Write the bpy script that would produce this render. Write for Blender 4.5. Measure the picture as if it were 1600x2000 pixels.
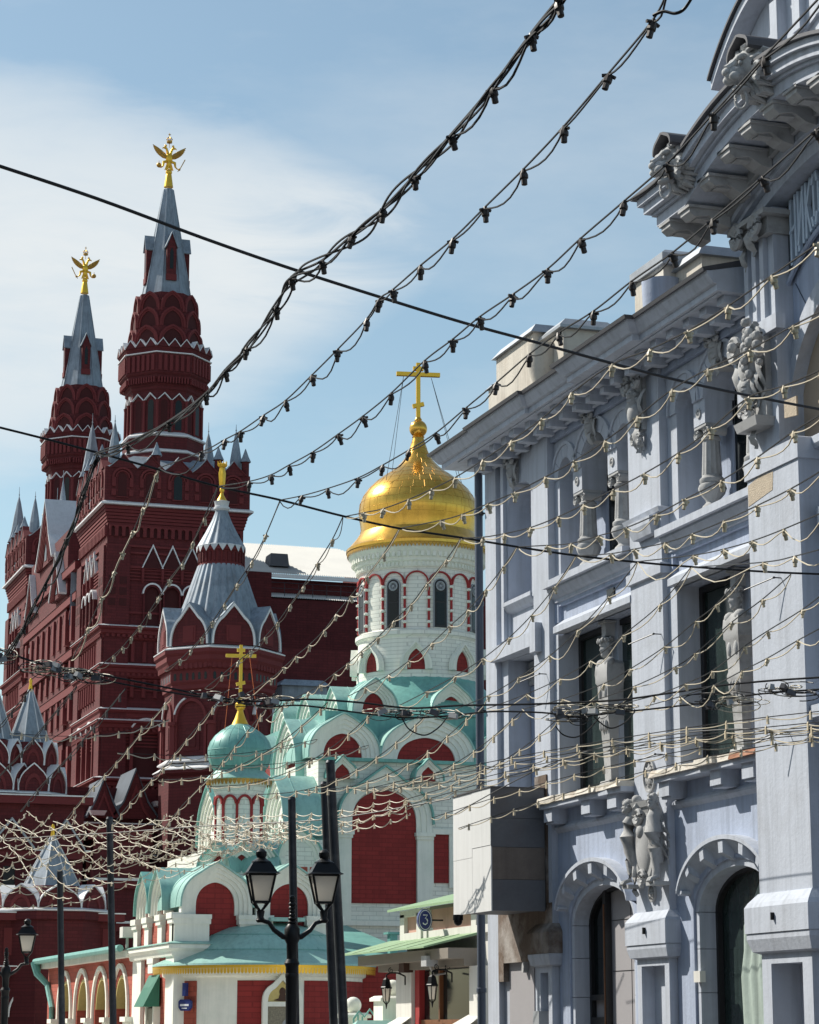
import bpy, bmesh, math, random
from mathutils import Matrix, Vector
random.seed(7)
R = math.radians
PI = math.pi
scene = bpy.context.scene
for o in list(bpy.data.objects):
    bpy.data.objects.remove(o)
COL = scene.collection

# ------------------------------------------------------------------ camera
FPX, PHI, TH, CZ = 4770.0, R(18.35), R(12.07), 1.6
cam_data = bpy.data.cameras.new('camera')
cam_data.sensor_fit = 'HORIZONTAL'
cam_data.sensor_width = 36.0
cam_data.lens = FPX / 1600.0 * 36.0
cam_data.clip_start = 0.1
cam_data.clip_end = 6000
cam = bpy.data.objects.new('camera', cam_data)
cam.location = (0, 0, CZ)
cam.rotation_euler = (PI / 2 + TH, 0, -PHI)
COL.objects.link(cam)
scene.camera = cam

# ------------------------------------------------------------------ sky and sun
SUN_AZ, SUN_EL = R(-42), R(43)          # azimuth from +Y (the street), towards +X positive
world = bpy.data.worlds.new('World')
scene.world = world
world.use_nodes = True
nt = world.node_tree
N, L = nt.nodes, nt.links
N.clear()
out = N.new('ShaderNodeOutputWorld')
bg = N.new('ShaderNodeBackground')
bg.inputs['Strength'].default_value = 0.092
sky = N.new('ShaderNodeTexSky')
sky.sky_type = 'NISHITA'
sky.sun_disc = False
sky.sun_elevation = SUN_EL
sky.sun_rotation = SUN_AZ % (2 * PI)
sky.air_density = 1.0
sky.dust_density = 0.9
sky.ozone_density = 0.75


def wmath(op, a, b=None, c=None):
    n = N.new('ShaderNodeMath')
    n.operation = op
    for i, s in enumerate((a, b, c)):
        if s is None:
            continue
        if isinstance(s, (int, float)):
            n.inputs[i].default_value = s
        else:
            L.new(s, n.inputs[i])
    return n.outputs[0]


# clouds: thin high cloud drawn in direction space; one long lens of cloud plus faint veils all round
tc = N.new('ShaderNodeTexCoord')
sep = N.new('ShaderNodeSeparateXYZ')
L.new(tc.outputs['Generated'], sep.inputs[0])
az = wmath('ARCTAN2', sep.outputs[0], sep.outputs[1])
el = wmath('ARCSINE', sep.outputs[2])
warp = N.new('ShaderNodeTexNoise')
warp.inputs['Scale'].default_value = 9.0
warp.inputs['Detail'].default_value = 6.0
warp.inputs['Roughness'].default_value = 0.55
mp = N.new('ShaderNodeMapping')
mp.inputs['Scale'].default_value = (1.0, 1.0, 2.6)
mp.inputs['Rotation'].default_value = (0.35, 0.25, 0.0)
L.new(tc.outputs['Generated'], mp.inputs['Vector'])
L.new(mp.outputs['Vector'], warp.inputs['Vector'])
w0 = wmath('SUBTRACT', warp.outputs['Fac'], 0.5)
# fine streaks drawn out along the blade of cloud
fib = N.new('ShaderNodeTexNoise')
fib.inputs['Scale'].default_value = 30.0
fib.inputs['Detail'].default_value = 9.0
fib.inputs['Roughness'].default_value = 0.62
fib.inputs['Distortion'].default_value = 0.6
mp3 = N.new('ShaderNodeMapping')
mp3.inputs['Rotation'].default_value = (0.0, 0.30, 0.32)
mp3.inputs['Scale'].default_value = (0.35, 1.0, 1.9)
L.new(tc.outputs['Generated'], mp3.inputs['Vector'])
L.new(mp3.outputs['Vector'], fib.inputs['Vector'])
w1 = wmath('SUBTRACT', fib.outputs['Fac'], 0.5)
# long blade of cloud: a parabola in (az, el) degrees with its tip to the right
azd = wmath('MULTIPLY', az, 180 / PI)
eld = wmath('MULTIPLY', el, 180 / PI)
reach = wmath('SUBTRACT', 19.3, azd)
rpos = wmath('MAXIMUM', reach, 0.02)
mid_el = wmath('SUBTRACT', 18.5, wmath('MULTIPLY', reach, 0.115))
de = wmath('SUBTRACT', eld, mid_el)
dist = wmath('ADD', wmath('DIVIDE', wmath('MULTIPLY', de, de), wmath('ADD', wmath('MULTIPLY', rpos, 1.62), 0.6)), wmath('ADD', wmath('MULTIPLY', w0, 1.9), wmath('MULTIPLY', w1, 0.9)))
dist = wmath('ADD', dist, wmath('MULTIPLY', wmath('MAXIMUM', wmath('MULTIPLY', reach, -1.0), 0.0), 1.2))
lens = N.new('ShaderNodeMapRange')
lens.interpolation_type = 'SMOOTHSTEP'
lens.inputs['From Min'].default_value = 1.75
lens.inputs['From Max'].default_value = 0.05
L.new(dist, lens.inputs['Value'])
# faint veils everywhere
veil = N.new('ShaderNodeTexNoise')
veil.inputs['Scale'].default_value = 3.2
veil.inputs['Detail'].default_value = 8.0
veil.inputs['Roughness'].default_value = 0.6
mp2 = N.new('ShaderNodeMapping')
mp2.inputs['Scale'].default_value = (1.0, 1.0, 3.0)
L.new(tc.outputs['Generated'], mp2.inputs['Vector'])
L.new(mp2.outputs['Vector'], veil.inputs['Vector'])
vr = N.new('ShaderNodeMapRange')
vr.inputs['From Min'].default_value = 0.46
vr.inputs['From Max'].default_value = 0.85
vr.inputs['To Min'].default_value = 0.06
vr.inputs['To Max'].default_value = 0.50
L.new(veil.outputs['Fac'], vr.inputs['Value'])
fade = N.new('ShaderNodeMapRange')
fade.interpolation_type = 'SMOOTHSTEP'
fade.inputs['From Min'].default_value = -0.6
fade.inputs['From Max'].default_value = 5.5
fade.inputs['To Min'].default_value = 0.22
L.new(wmath('ADD', reach, wmath('MULTIPLY', w1, 7.0)), fade.inputs['Value'])
lens_f = wmath('MULTIPLY', lens.outputs[0], fade.outputs[0])
lenstex = wmath('MULTIPLY', lens_f, wmath('ADD', wmath('ADD', 0.86, wmath('MULTIPLY', w0, 0.6)), wmath('MULTIPLY', w1, 0.55)))
cloud = wmath('MAXIMUM', lenstex, vr.outputs[0])
cl = wmath('MINIMUM', cloud, 0.95)
mixc = N.new('ShaderNodeMixRGB')
mixc.inputs['Color2'].default_value = (7.4, 7.75, 7.85, 1)
L.new(cl, mixc.inputs['Fac'])
tint = N.new('ShaderNodeMixRGB')
tint.blend_type = 'MULTIPLY'
tint.inputs['Fac'].default_value = 1.0
tint.inputs['Color2'].default_value = (1.12, 1.24, 1.13, 1)
L.new(sky.outputs['Color'], tint.inputs['Color1'])
L.new(tint.outputs['Color'], mixc.inputs['Color1'])
L.new(mixc.outputs['Color'], bg.inputs['Color'])
L.new(bg.outputs[0], out.inputs['Surface'])

sun_data = bpy.data.lights.new('sun', 'SUN')
sun_data.energy = 5.0
sun_data.angle = R(0.5)
sun_data.color = (1.0, 0.94, 0.84)
sun = bpy.data.objects.new('sun', sun_data)
sdir = Vector((math.sin(SUN_AZ) * math.cos(SUN_EL), math.cos(SUN_AZ) * math.cos(SUN_EL), math.sin(SUN_EL)))
sun.rotation_euler = sdir.to_track_quat('Z', 'Y').to_euler()
sun.location = (-20, 40, 80)
COL.objects.link(sun)

scene.view_settings.view_transform = 'Standard'
scene.view_settings.look = 'None'
scene.view_settings.gamma = 1.0
scene.view_settings.exposure = 0.28
scene.view_settings.use_curve_mapping = False
scene.cycles.max_bounces = 6

# ------------------------------------------------------------------ pixel helpers (measured points of the photograph -> metres)
_sp, _cp, _st, _ct = math.sin(PHI), math.cos(PHI), math.sin(TH), math.cos(TH)


def ray(px, py):
    a, b = (px - 800) / FPX, (1000 - py) / FPX
    fw, up = _ct - b * _st, _st + b * _ct
    return Vector((a * _cp + fw * _sp, -a * _sp + fw * _cp, up))


def at(px, py, d):
    """point seen at a pixel, d metres away (horizontal distance)"""
    r = ray(px, py)
    t = d / math.hypot(r.x, r.y)
    return Vector((r.x * t, r.y * t, CZ + r.z * t))


# ------------------------------------------------------------------ mesh builder
STUFFY = {'dentils', 'small_dentils', 'gilt_valance', 'corbel_table', 'corbel_shadow', 'collar_ribs', 'collar_rib', 'crown_tooth', 'crown_sheet', 'arrow_holes', 'colonettes', 'brick_fillet', 'zigzag_edge', 'sheet_seam', 'spire_rib', 'tent_rib', 'string_course', 'corbel_courses', 'seam', 'joint', 'board_joint', 'guard_rail', 'stay_chain', 'glazing_bar'}


class MB:
    def __init__(self):
        self.v, self.f, self.M = [], [], Matrix()

    def add(self, vs, fs):
        b = len(self.v)
        M = self.M
        self.v += [tuple(M @ Vector(p)) for p in vs]
        self.f += [tuple(b + i for i in q) for q in fs]
        return self

    def box(self, x0, x1, y0, y1, z0, z1):
        return self.add([(x0, y0, z0), (x1, y0, z0), (x1, y1, z0), (x0, y1, z0), (x0, y0, z1), (x1, y0, z1), (x1, y1, z1), (x0, y1, z1)],
                        [(0, 3, 2, 1), (4, 5, 6, 7), (0, 1, 5, 4), (1, 2, 6, 5), (2, 3, 7, 6), (3, 0, 4, 7)])

    def taper(self, x0, x1, y0, y1, z0, z1, dx, dy=None):
        dy = dx if dy is None else dy
        return self.add([(x0, y0, z0), (x1, y0, z0), (x1, y1, z0), (x0, y1, z0), (x0 + dx, y0 + dy, z1), (x1 - dx, y0 + dy, z1), (x1 - dx, y1 - dy, z1), (x0 + dx, y1 - dy, z1)],
                        [(0, 3, 2, 1), (4, 5, 6, 7), (0, 1, 5, 4), (1, 2, 6, 5), (2, 3, 7, 6), (3, 0, 4, 7)])

    def prism(self, pts, y0, y1):
        """polygon in x,z pushed along y"""
        n = len(pts)
        vs = [(x, y0, z) for x, z in pts] + [(x, y1, z) for x, z in pts]
        fs = [tuple(range(n)), tuple(range(2 * n - 1, n - 1, -1))]
        fs += [(i, i + n, (i + 1) % n + n, (i + 1) % n) for i in range(n)]
        return self.add(vs, fs)

    def band(self, inner, outer, y0, y1):
        """strip between two open curves in x,z pushed along y (an arch ring)"""
        n = len(inner)
        vs = []
        for (a, b) in zip(inner, outer):
            vs += [(a[0], y0, a[1]), (b[0], y0, b[1]), (b[0], y1, b[1]), (a[0], y1, a[1])]
        fs = []
        for i in range(n - 1):
            p, q = 4 * i, 4 * i + 4
            fs += [(p, p + 1, q + 1, q), (p + 1, p + 2, q + 2, q + 1), (p + 3, p, q, q + 3), (p + 2, p + 3, q + 3, q + 2)]
        fs += [(0, 3, 2, 1), (4 * n - 4, 4 * n - 3, 4 * n - 2, 4 * n - 1)]
        return self.add(vs, fs)

    def curtain(self, bot, ztop, y0, y1):
        """wall hanging from ztop down to the open curve bot [(x,z)...]; ztop number or list"""
        n = len(bot)
        zt = ztop if isinstance(ztop, (list, tuple)) else [ztop] * n
        return self.band(bot, [(b[0], z) for b, z in zip(bot, zt)], y0, y1)

    def sheet(self, curve, y0, y1):
        n = len(curve)
        vs = [(x, y0, z) for x, z in curve] + [(x, y1, z) for x, z in curve]
        return self.add(vs, [(i, i + 1, i + 1 + n, i + n) for i in range(n - 1)])

    def lathe(self, prof, cx=0, cy=0, n=24, rot=0.0, a0=0.0, a1=2 * PI, ry=1.0, mod=None):
        full = abs(a1 - a0 - 2 * PI) < 1e-6
        m = n if full else n + 1
        vs = []
        for j, (r, z) in enumerate(prof):
            for i in range(m):
                a = a0 + rot + (a1 - a0) * i / n
                rr = r * (mod(a, j) if mod else 1)
                vs.append((cx + rr * math.cos(a), cy + rr * ry * math.sin(a), z))
        fs = []
        for j in range(len(prof) - 1):
            for i in range(n):
                k = (i + 1) % m
                fs.append((j * m + i, j * m + k, (j + 1) * m + k, (j + 1) * m + i))
        if full:
            if prof[0][0] > 1e-4:
                fs.append(tuple(range(m - 1, -1, -1)))
            if prof[-1][0] > 1e-4:
                fs.append(tuple((len(prof) - 1) * m + i for i in range(m)))
        return self.add(vs, fs)

    def tube(self, path, r, n=6, cap=True):
        P = [Vector(p) for p in path]
        k = len(P)
        vs, fs = [], []
        up = Vector((0, 0, 1))
        for i in range(k):
            t = (P[min(i + 1, k - 1)] - P[max(i - 1, 0)])
            if t.length < 1e-9:
                t = Vector((1, 0, 0))
            t.normalize()
            a = t.cross(up)
            if a.length < 0.05:
                a = t.cross(Vector((1, 0, 0)))
            a.normalize()
            b = a.cross(t)
            rr = r[i] if isinstance(r, (list, tuple)) else r
            for j in range(n):
                an = 2 * PI * j / n
                vs.append(tuple(P[i] + a * (rr * math.cos(an)) + b * (rr * math.sin(an))))
        for i in range(k - 1):
            for j in range(n):
                q = (j + 1) % n
                fs.append((i * n + j, i * n + q, (i + 1) * n + q, (i + 1) * n + j))
        if cap:
            fs += [tuple(range(n - 1, -1, -1)), tuple((k - 1) * n + j for j in range(n))]
        return self.add(vs, fs)

    def ball(self, c, r, n=12, m=8, fn=None):
        rx, ry, rz = r if isinstance(r, (list, tuple)) else (r, r, r)
        vs = [(c[0], c[1], c[2] - rz)]
        for j in range(1, m):
            th = -PI / 2 + PI * j / m
            for i in range(n):
                a = 2 * PI * i / n
                d = (math.cos(th) * math.cos(a), math.cos(th) * math.sin(a), math.sin(th))
                s = fn(d) if fn else 1.0
                vs.append((c[0] + rx * d[0] * s, c[1] + ry * d[1] * s, c[2] + rz * d[2] * s))
        vs.append((c[0], c[1], c[2] + rz))
        fs = []
        for i in range(n):
            fs.append((0, 1 + (i + 1) % n, 1 + i))
            fs.append((len(vs) - 1, 1 + (m - 2) * n + i, 1 + (m - 2) * n + (i + 1) % n))
        for j in range(m - 2):
            for i in range(n):
                p, q = 1 + j * n + i, 1 + j * n + (i + 1) % n
                fs.append((p, q, q + n, p + n))
        return self.add(vs, fs)

    def sweep(self, prof, path, closed=False):
        """profile [(out, z)] run along the xy path; out is to the right-hand side of travel"""
        P = [Vector((p[0], p[1])) for p in path]
        k = len(P)
        dirs = [(P[(i + 1) % k] - P[i]).normalized() for i in range(k if closed else k - 1)]
        vs, m = [], len(prof)
        for i in range(k):
            if closed:
                d0, d1 = dirs[i - 1], dirs[i]
            else:
                d0, d1 = dirs[max(i - 1, 0)], dirs[min(i, k - 2)]
            n0, n1 = Vector((d0.y, -d0.x)), Vector((d1.y, -d1.x))
            nn = (n0 + n1)
            nn.normalize()
            s = 1.0 / max(0.3, nn.dot(n1))
            for (o, z) in prof:
                vs.append((P[i].x + nn.x * o * s, P[i].y + nn.y * o * s, z))
        fs = []
        for i in range(k if closed else k - 1):
            q = (i + 1) % k
            for j in range(m):
                l = (j + 1) % m
                fs.append((i * m + j, i * m + l, q * m + l, q * m + j))
        if not closed:
            fs += [tuple(range(m)), tuple((k - 1) * m + j for j in range(m - 1, -1, -1))]
        return self.add(vs, fs)

    def mesh(self, name, smooth=False):
        me = bpy.data.meshes.new(name)
        me.from_pydata(self.v, [], self.f)
        bm = bmesh.new()
        bm.from_mesh(me)
        bmesh.ops.recalc_face_normals(bm, faces=bm.faces)
        bm.to_mesh(me)
        bm.free()
        if smooth:
            ang = smooth if isinstance(smooth, float) else R(40)
            me.shade_smooth()
            me.set_sharp_from_angle(angle=ang)
        me.update()
        return me


def wmat(o):
    m = o.matrix_basis.copy()
    p = o.parent
    while p:
        m = p.matrix_basis @ m
        p = p.parent
    return m


def part(name, mb, mat, parent, smooth=False, local=False, label=None, kind=None):
    """a mesh child; mb is in world coordinates unless local=True (parent's own frame)"""
    if parent is not None and not local:
        inv = wmat(parent).inverted()
        mb.v = [tuple(inv @ Vector(p)) for p in mb.v]
    me = mb.mesh(name, smooth)
    o = bpy.data.objects.new(name, me)
    me.materials.append(mat)
    o.parent = parent
    COL.objects.link(o)
    if label:
        o['label'] = label
    if name in STUFFY:
        kind = 'stuff'
    if kind:
        o['kind'] = kind
    return o


def inst(name, src, parent, loc=(0, 0, 0), rz=0.0, sc=(1, 1, 1)):
    """another child that shares the mesh of src"""
    o = bpy.data.objects.new(name, src.data if hasattr(src, 'data') else src)
    o.parent = parent
    o.location = loc
    o.rotation_euler = (0, 0, rz)
    o.scale = sc
    COL.objects.link(o)
    return o


def tag(o, label, cat, group=None):
    o['label'], o['category'] = label, cat
    if group:
        o['group'] = group
    return o


def thing(name, label, cat, loc=(0, 0, 0), rz=0.0, group=None):
    o = bpy.data.objects.new(name, None)
    o.empty_display_size = 0.3
    o.location = loc
    o.rotation_euler = (0, 0, rz)
    COL.objects.link(o)
    return tag(o, label, cat, group)


def copy_tree(o, parent=None):
    c = o.copy()
    COL.objects.link(c)
    c.parent = parent
    for ch in list(o.children):
        copy_tree(ch, c)
    return c


def arc(cx, cz, rx, rz, a0, a1, n):
    return [(cx + rx * math.cos(a0 + (a1 - a0) * i / n), cz + rz * math.sin(a0 + (a1 - a0) * i / n)) for i in range(n + 1)]


def keel(cx, z0, hw, h, tip=0.35, n=24):
    """ogee (keel) arch curve from left foot to right foot; h is the full height with the tip"""
    pts = []
    for i in range(n + 1):
        t = PI * i / n
        x = -math.cos(t)
        tp = tip * 0.62
        z = (h * (1 - tp)) * max(0.0, math.sin(t)) ** 0.82 + h * tp * max(0.0, 1 - abs(x) / 0.5) ** 1.25
        pts.append((cx + hw * x, z0 + z))
    return pts
# ------------------------------------------------------------------ materials
def nmath(nt, op, a, b=None):
    n = nt.nodes.new('ShaderNodeMath')
    n.operation = op
    for i, s in enumerate((a, b)):
        if s is None:
            continue
        if isinstance(s, (int, float)):
            n.inputs[i].default_value = s
        else:
            nt.links.new(s, n.inputs[i])
    return n.outputs[0]


def mat(name, col, rough=0.7, metal=0.0, var=0.12, scale=1.2, streak=0.0, bump=0.0, bscale=25.0, dirt=None, dirt_amt=0.0, dirt_scale=0.6,
        brick=None, spec=0.4, trans=0.0, coat=0.0, noise_detail=5.0):
    """plain procedural surface: colour with cloudy variation, rain streaks, dirt patches, optional brick courses and fine relief"""
    m = bpy.data.materials.new(name)
    m.use_nodes = True
    nt = m.node_tree
    b = nt.nodes['Principled BSDF']
    lk = nt.links.new
    geo = nt.nodes.new('ShaderNodeNewGeometry')
    pos = geo.outputs['Position']
    b.inputs['Roughness'].default_value = rough
    b.inputs['Metallic'].default_value = metal
    b.inputs['Specular IOR Level'].default_value = spec
    if trans:
        b.inputs['Transmission Weight'].default_value = trans
    if coat:
        b.inputs['Coat Weight'].default_value = coat

    def noise(sc, vec=None, detail=noise_detail, rg=0.6):
        n = nt.nodes.new('ShaderNodeTexNoise')
        n.inputs['Scale'].default_value = sc
        n.inputs['Detail'].default_value = detail
        n.inputs['Roughness'].default_value = rg
        lk(vec if vec is not None else pos, n.inputs['Vector'])
        return n.outputs['Fac']
    fac = noise(scale)
    val = nmath(nt, 'ADD', 1.0, nmath(nt, 'MULTIPLY', nmath(nt, 'SUBTRACT', fac, 0.5), 2.0 * var))
    fine = noise(scale * 9)
    val = nmath(nt, 'MULTIPLY', val, nmath(nt, 'ADD', 1.0, nmath(nt, 'MULTIPLY', nmath(nt, 'SUBTRACT', fine, 0.5), var)))
    if streak:
        mp = nt.nodes.new('ShaderNodeMapping')
        mp.inputs['Scale'].default_value = (7, 7, 0.35)
        lk(pos, mp.inputs['Vector'])
        s = noise(1.0, mp.outputs[0], 4.0)
        sm = nt.nodes.new('ShaderNodeMapRange')
        sm.inputs['From Min'].default_value = 0.45
        sm.inputs['From Max'].default_value = 0.75
        sm.inputs['To Min'].default_value = 1.0
        sm.inputs['To Max'].default_value = 1.0 - streak
        lk(s, sm.inputs['Value'])
        val = nmath(nt, 'MULTIPLY', val, sm.outputs[0])
    mul = nt.nodes.new('ShaderNodeMixRGB')
    mul.blend_type = 'MULTIPLY'
    mul.inputs['Fac'].default_value = 1.0
    mul.inputs['Color1'].default_value = (*col, 1)
    lk(val, mul.inputs['Color2'])
    cur = mul.outputs[0]
    height = None
    if brick:
        bw, bh, mortar, mcol, bvar = brick
        sx = nt.nodes.new('ShaderNodeSeparateXYZ')
        lk(pos, sx.inputs[0])
        cb = nt.nodes.new('ShaderNodeCombineXYZ')
        lk(nmath(nt, 'ADD', sx.outputs[0], sx.outputs[1]), cb.inputs[0])
        lk(sx.outputs[2], cb.inputs[1])
        br = nt.nodes.new('ShaderNodeTexBrick')
        br.inputs['Scale'].default_value = 1.0
        br.inputs['Brick Width'].default_value = bw
        br.inputs['Row Height'].default_value = bh
        br.inputs['Mortar Size'].default_value = mortar
        br.inputs['Mortar Smooth'].default_value = 0.3
        br.inputs['Color1'].default_value = (1 - bvar, 1 - bvar, 1 - bvar, 1)
        br.inputs['Color2'].default_value = (1 + bvar * 0.6, 1 + bvar * 0.6, 1 + bvar * 0.6, 1)
        br.inputs['Mortar'].default_value = (mcol, mcol, mcol, 1)
        lk(cb.outputs[0], br.inputs['Vector'])
        m2 = nt.nodes.new('ShaderNodeMixRGB')
        m2.blend_type = 'MULTIPLY'
        m2.inputs['Fac'].default_value = 1.0
        lk(cur, m2.inputs['Color1'])
        lk(br.outputs['Color'], m2.inputs['Color2'])
        cur = m2.outputs[0]
        height = nmath(nt, 'SUBTRACT', 1.0, br.outputs['Fac'])
    if dirt:
        dn = noise(dirt_scale, None, 8.0, 0.65)
        dr = nt.nodes.new('ShaderNodeMapRange')
        dr.inputs['From Min'].default_value = 0.5
        dr.inputs['From Max'].default_value = 0.72
        dr.inputs['To Max'].default_value = dirt_amt
        lk(dn, dr.inputs['Value'])
        m3 = nt.nodes.new('ShaderNodeMixRGB')
        lk(dr.outputs[0], m3.inputs['Fac'])
        lk(cur, m3.inputs['Color1'])
        m3.inputs['Color2'].default_value = (*dirt, 1)
        cur = m3.outputs[0]
    lk(cur, b.inputs['Base Color'])
    if bump:
        bp = nt.nodes.new('ShaderNodeBump')
        bp.inputs['Strength'].default_value = bump
        bp.inputs['Distance'].default_value = 0.02
        h = noise(bscale, None, 6.0)
        if height is not None:
            h = nmath(nt, 'ADD', nmath(nt, 'MULTIPLY', h, 0.4), height)
        lk(h, bp.inputs['Height'])
        lk(bp.outputs[0], b.inputs['Normal'])
    return m


M_BLUE = mat('blue_plaster', (0.385, 0.445, 0.57), 0.85, var=0.14, scale=0.5, streak=0.26, bump=0.35, bscale=14, dirt=(0.25, 0.27, 0.31), dirt_amt=0.42, dirt_scale=0.8)
M_BLUE2 = mat('pale_blue_plaster', (0.47, 0.51, 0.585), 0.85, var=0.13, scale=0.6, streak=0.22, bump=0.3, bscale=16, dirt=(0.31, 0.32, 0.34), dirt_amt=0.42, dirt_scale=0.9)
M_STONE = mat('grey_stucco_ornament', (0.40, 0.405, 0.41), 0.85, var=0.16, scale=3.0, bump=0.25, bscale=40, dirt=(0.17, 0.17, 0.17), dirt_amt=0.7, dirt_scale=3.2)
M_LEDGE = mat('crumbling_limestone', (0.60, 0.565, 0.50), 0.9, var=0.22, scale=2.5, bump=0.8, bscale=18, dirt=(0.30, 0.22, 0.16), dirt_amt=0.7, dirt_scale=2.2)
M_BRICKRAW = mat('bare_brick_patch', (0.33, 0.16, 0.10), 0.95, var=0.3, scale=4, bump=0.8, bscale=14, dirt=(0.45, 0.38, 0.30), dirt_amt=0.7, dirt_scale=3)
M_PATCH = mat('bare_plaster_patch', (0.47, 0.40, 0.31), 0.95, var=0.25, scale=9, bump=0.8, bscale=40)
M_MOULD = mat('soaked_plaster', (0.135, 0.095, 0.07), 0.9, var=0.45, scale=1.6, streak=0.35, bump=0.6, bscale=12, dirt=(0.42, 0.40, 0.38), dirt_amt=0.8, dirt_scale=0.9)
M_FLASH = mat('dark_roof_flashing', (0.09, 0.09, 0.10), 0.55, 0.3, var=0.25, scale=1.5)
M_CREAM = mat('cream_attic_plaster', (0.60, 0.56, 0.49), 0.9, var=0.12, scale=0.9, streak=0.25, bump=0.3, bscale=12, dirt=(0.28, 0.22, 0.17), dirt_amt=0.55, dirt_scale=0.9)
M_ZINC = mat('zinc_sheet', (0.36, 0.38, 0.41), 0.42, 0.45, var=0.16, scale=1.3, streak=0.15, dirt=(0.16, 0.17, 0.19), dirt_amt=0.5, dirt_scale=1.0)
M_ZINCL = mat('pale_zinc_sheet', (0.60, 0.62, 0.64), 0.5, 0.15, var=0.12, scale=1.1, streak=0.12, dirt=(0.32, 0.33, 0.35), dirt_amt=0.5, dirt_scale=0.9)
M_LEAD = mat('weathered_lead_spire', (0.25, 0.30, 0.355), 0.55, 0.2, var=0.30, scale=1.0, streak=0.35, dirt=(0.10, 0.10, 0.11), dirt_amt=0.55, dirt_scale=0.8)
M_RED = mat('dark_red_brick', (0.112, 0.0175, 0.0205), 0.85, var=0.22, scale=0.7, streak=0.2, bump=0.25, bscale=10, brick=(0.55, 0.17, 0.02, 0.75, 0.16))
M_REDT = mat('red_brick_trim', (0.150, 0.026, 0.028), 0.85, var=0.12, scale=0.8, bump=0.2, bscale=10)
M_REDDK = mat('shaded_recess_brick', (0.060, 0.012, 0.013), 0.9, var=0.12, scale=0.8)  # darker copy of the brick, recess shade put into its colour
M_SNOWCAP = mat('pale_ledge_sheet', (0.72, 0.72, 0.73), 0.45, 0.15, var=0.07, scale=1.0, streak=0.10)
M_CHW = mat('white_painted_brick', (0.83, 0.835, 0.755), 0.85, var=0.06, scale=0.6, streak=0.10, bump=0.3, bscale=20, brick=(0.52, 0.16, 0.016, 0.74, 0.06), dirt=(0.58, 0.64, 0.56), dirt_amt=0.35, dirt_scale=0.7)
M_CHT = mat('white_painted_trim', (0.83, 0.835, 0.75), 0.8, var=0.07, scale=0.8, streak=0.12, bump=0.15, bscale=25, dirt=(0.54, 0.61, 0.52), dirt_amt=0.4, dirt_scale=1.1)
M_CHR = mat('deep_red_painted_brick', (0.27, 0.028, 0.026), 0.8, var=0.10, scale=0.7, bump=0.25, bscale=20, brick=(0.52, 0.16, 0.016, 0.72, 0.13), streak=0.18)
M_CHO = mat('sunlit_red_painted_brick', (0.42, 0.095, 0.062), 0.85, var=0.10, scale=0.8, bump=0.3, bscale=20, brick=(0.52, 0.16, 0.016, 0.75, 0.12), streak=0.15)  # brighter copy of the red brick, sunlight put into its colour
M_CRIM = mat('crimson_painted_mould', (0.33, 0.03, 0.03), 0.75, var=0.1)
M_TEAL = mat('verdigris_roof_sheet', (0.175, 0.41, 0.365), 0.42, 0.1, var=0.20, scale=1.3, streak=0.25, dirt=(0.09, 0.25, 0.25), dirt_amt=0.6, dirt_scale=0.8)
M_TEALL = mat('pale_verdigris_sheet', (0.31, 0.53, 0.475), 0.42, 0.1, var=0.16, scale=1.3, streak=0.22, dirt=(0.17, 0.37, 0.35), dirt_amt=0.55, dirt_scale=0.8)
M_GREEN = mat('apple_green_roof_sheet', (0.27, 0.40, 0.23), 0.5, 0.05, var=0.12, scale=1.2, streak=0.10)
M_GREEND = mat('dark_green_sheet', (0.03, 0.16, 0.10), 0.45, 0.1, var=0.15)
M_GOLD = mat('gilded_sheet', (0.80, 0.46, 0.085), 0.25, 0.95, var=0.14, scale=1.6, streak=0.22, dirt=(0.40, 0.22, 0.04), dirt_amt=0.5, dirt_scale=1.1, bump=0.12, bscale=5)
M_GOLDP = mat('gold_leaf_ornament', (0.85, 0.52, 0.06), 0.38, 0.75, var=0.12, scale=3)
M_GOLDD = mat('tarnished_gold', (0.55, 0.32, 0.07), 0.45, 0.8, var=0.3, scale=4, dirt=(0.12, 0.08, 0.04), dirt_amt=0.7, dirt_scale=4)
M_YEL = mat('yellow_painted_cross', (0.80, 0.53, 0.06), 0.5, 0.25, var=0.08, scale=2)
M_GLASS = mat('dark_window_glass', (0.010, 0.014, 0.015), 0.10, 0.0, var=0.1, spec=0.25)
M_GLASSG = mat('green_draped_glass', (0.030, 0.046, 0.044), 0.10, 0.0, var=0.6, scale=0.9, streak=0.45, spec=0.4)
M_DRAPE = mat('pale_green_curtain', (0.36, 0.44, 0.40), 0.8, 0.0, var=0.18, scale=1.2, streak=0.45, bump=0.4, bscale=8)
M_BLIND = mat('grey_boarded_window', (0.33, 0.32, 0.335), 0.8, var=0.08, scale=1.5)
M_TAN = mat('tan_window_blind', (0.42, 0.335, 0.255), 0.8, var=0.08, scale=0.8)
M_FRAME = mat('black_window_frame', (0.02, 0.02, 0.022), 0.45, 0.0, var=0.2)
M_WOOD = mat('brown_varnished_wood', (0.19, 0.075, 0.03), 0.45, 0.0, var=0.3, scale=4, streak=0.3)
M_BLACK = mat('black_cast_iron', (0.010, 0.011, 0.013), 0.42, 0.3, var=0.2, scale=4, spec=0.35)
M_POLE = mat('dark_steel_pole', (0.038, 0.042, 0.050), 0.45, 0.5, var=0.35, scale=3.0, streak=0.3, dirt=(0.12, 0.12, 0.13), dirt_amt=0.5, dirt_scale=2.5)
M_PIPE = mat('painted_downpipe', (0.085, 0.105, 0.145), 0.45, 0.2, var=0.2, scale=2, streak=0.3)
M_MILK = mat('milk_glass', (0.78, 0.75, 0.69), 0.35, 0.0, var=0.05, scale=3, spec=0.5)
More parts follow.
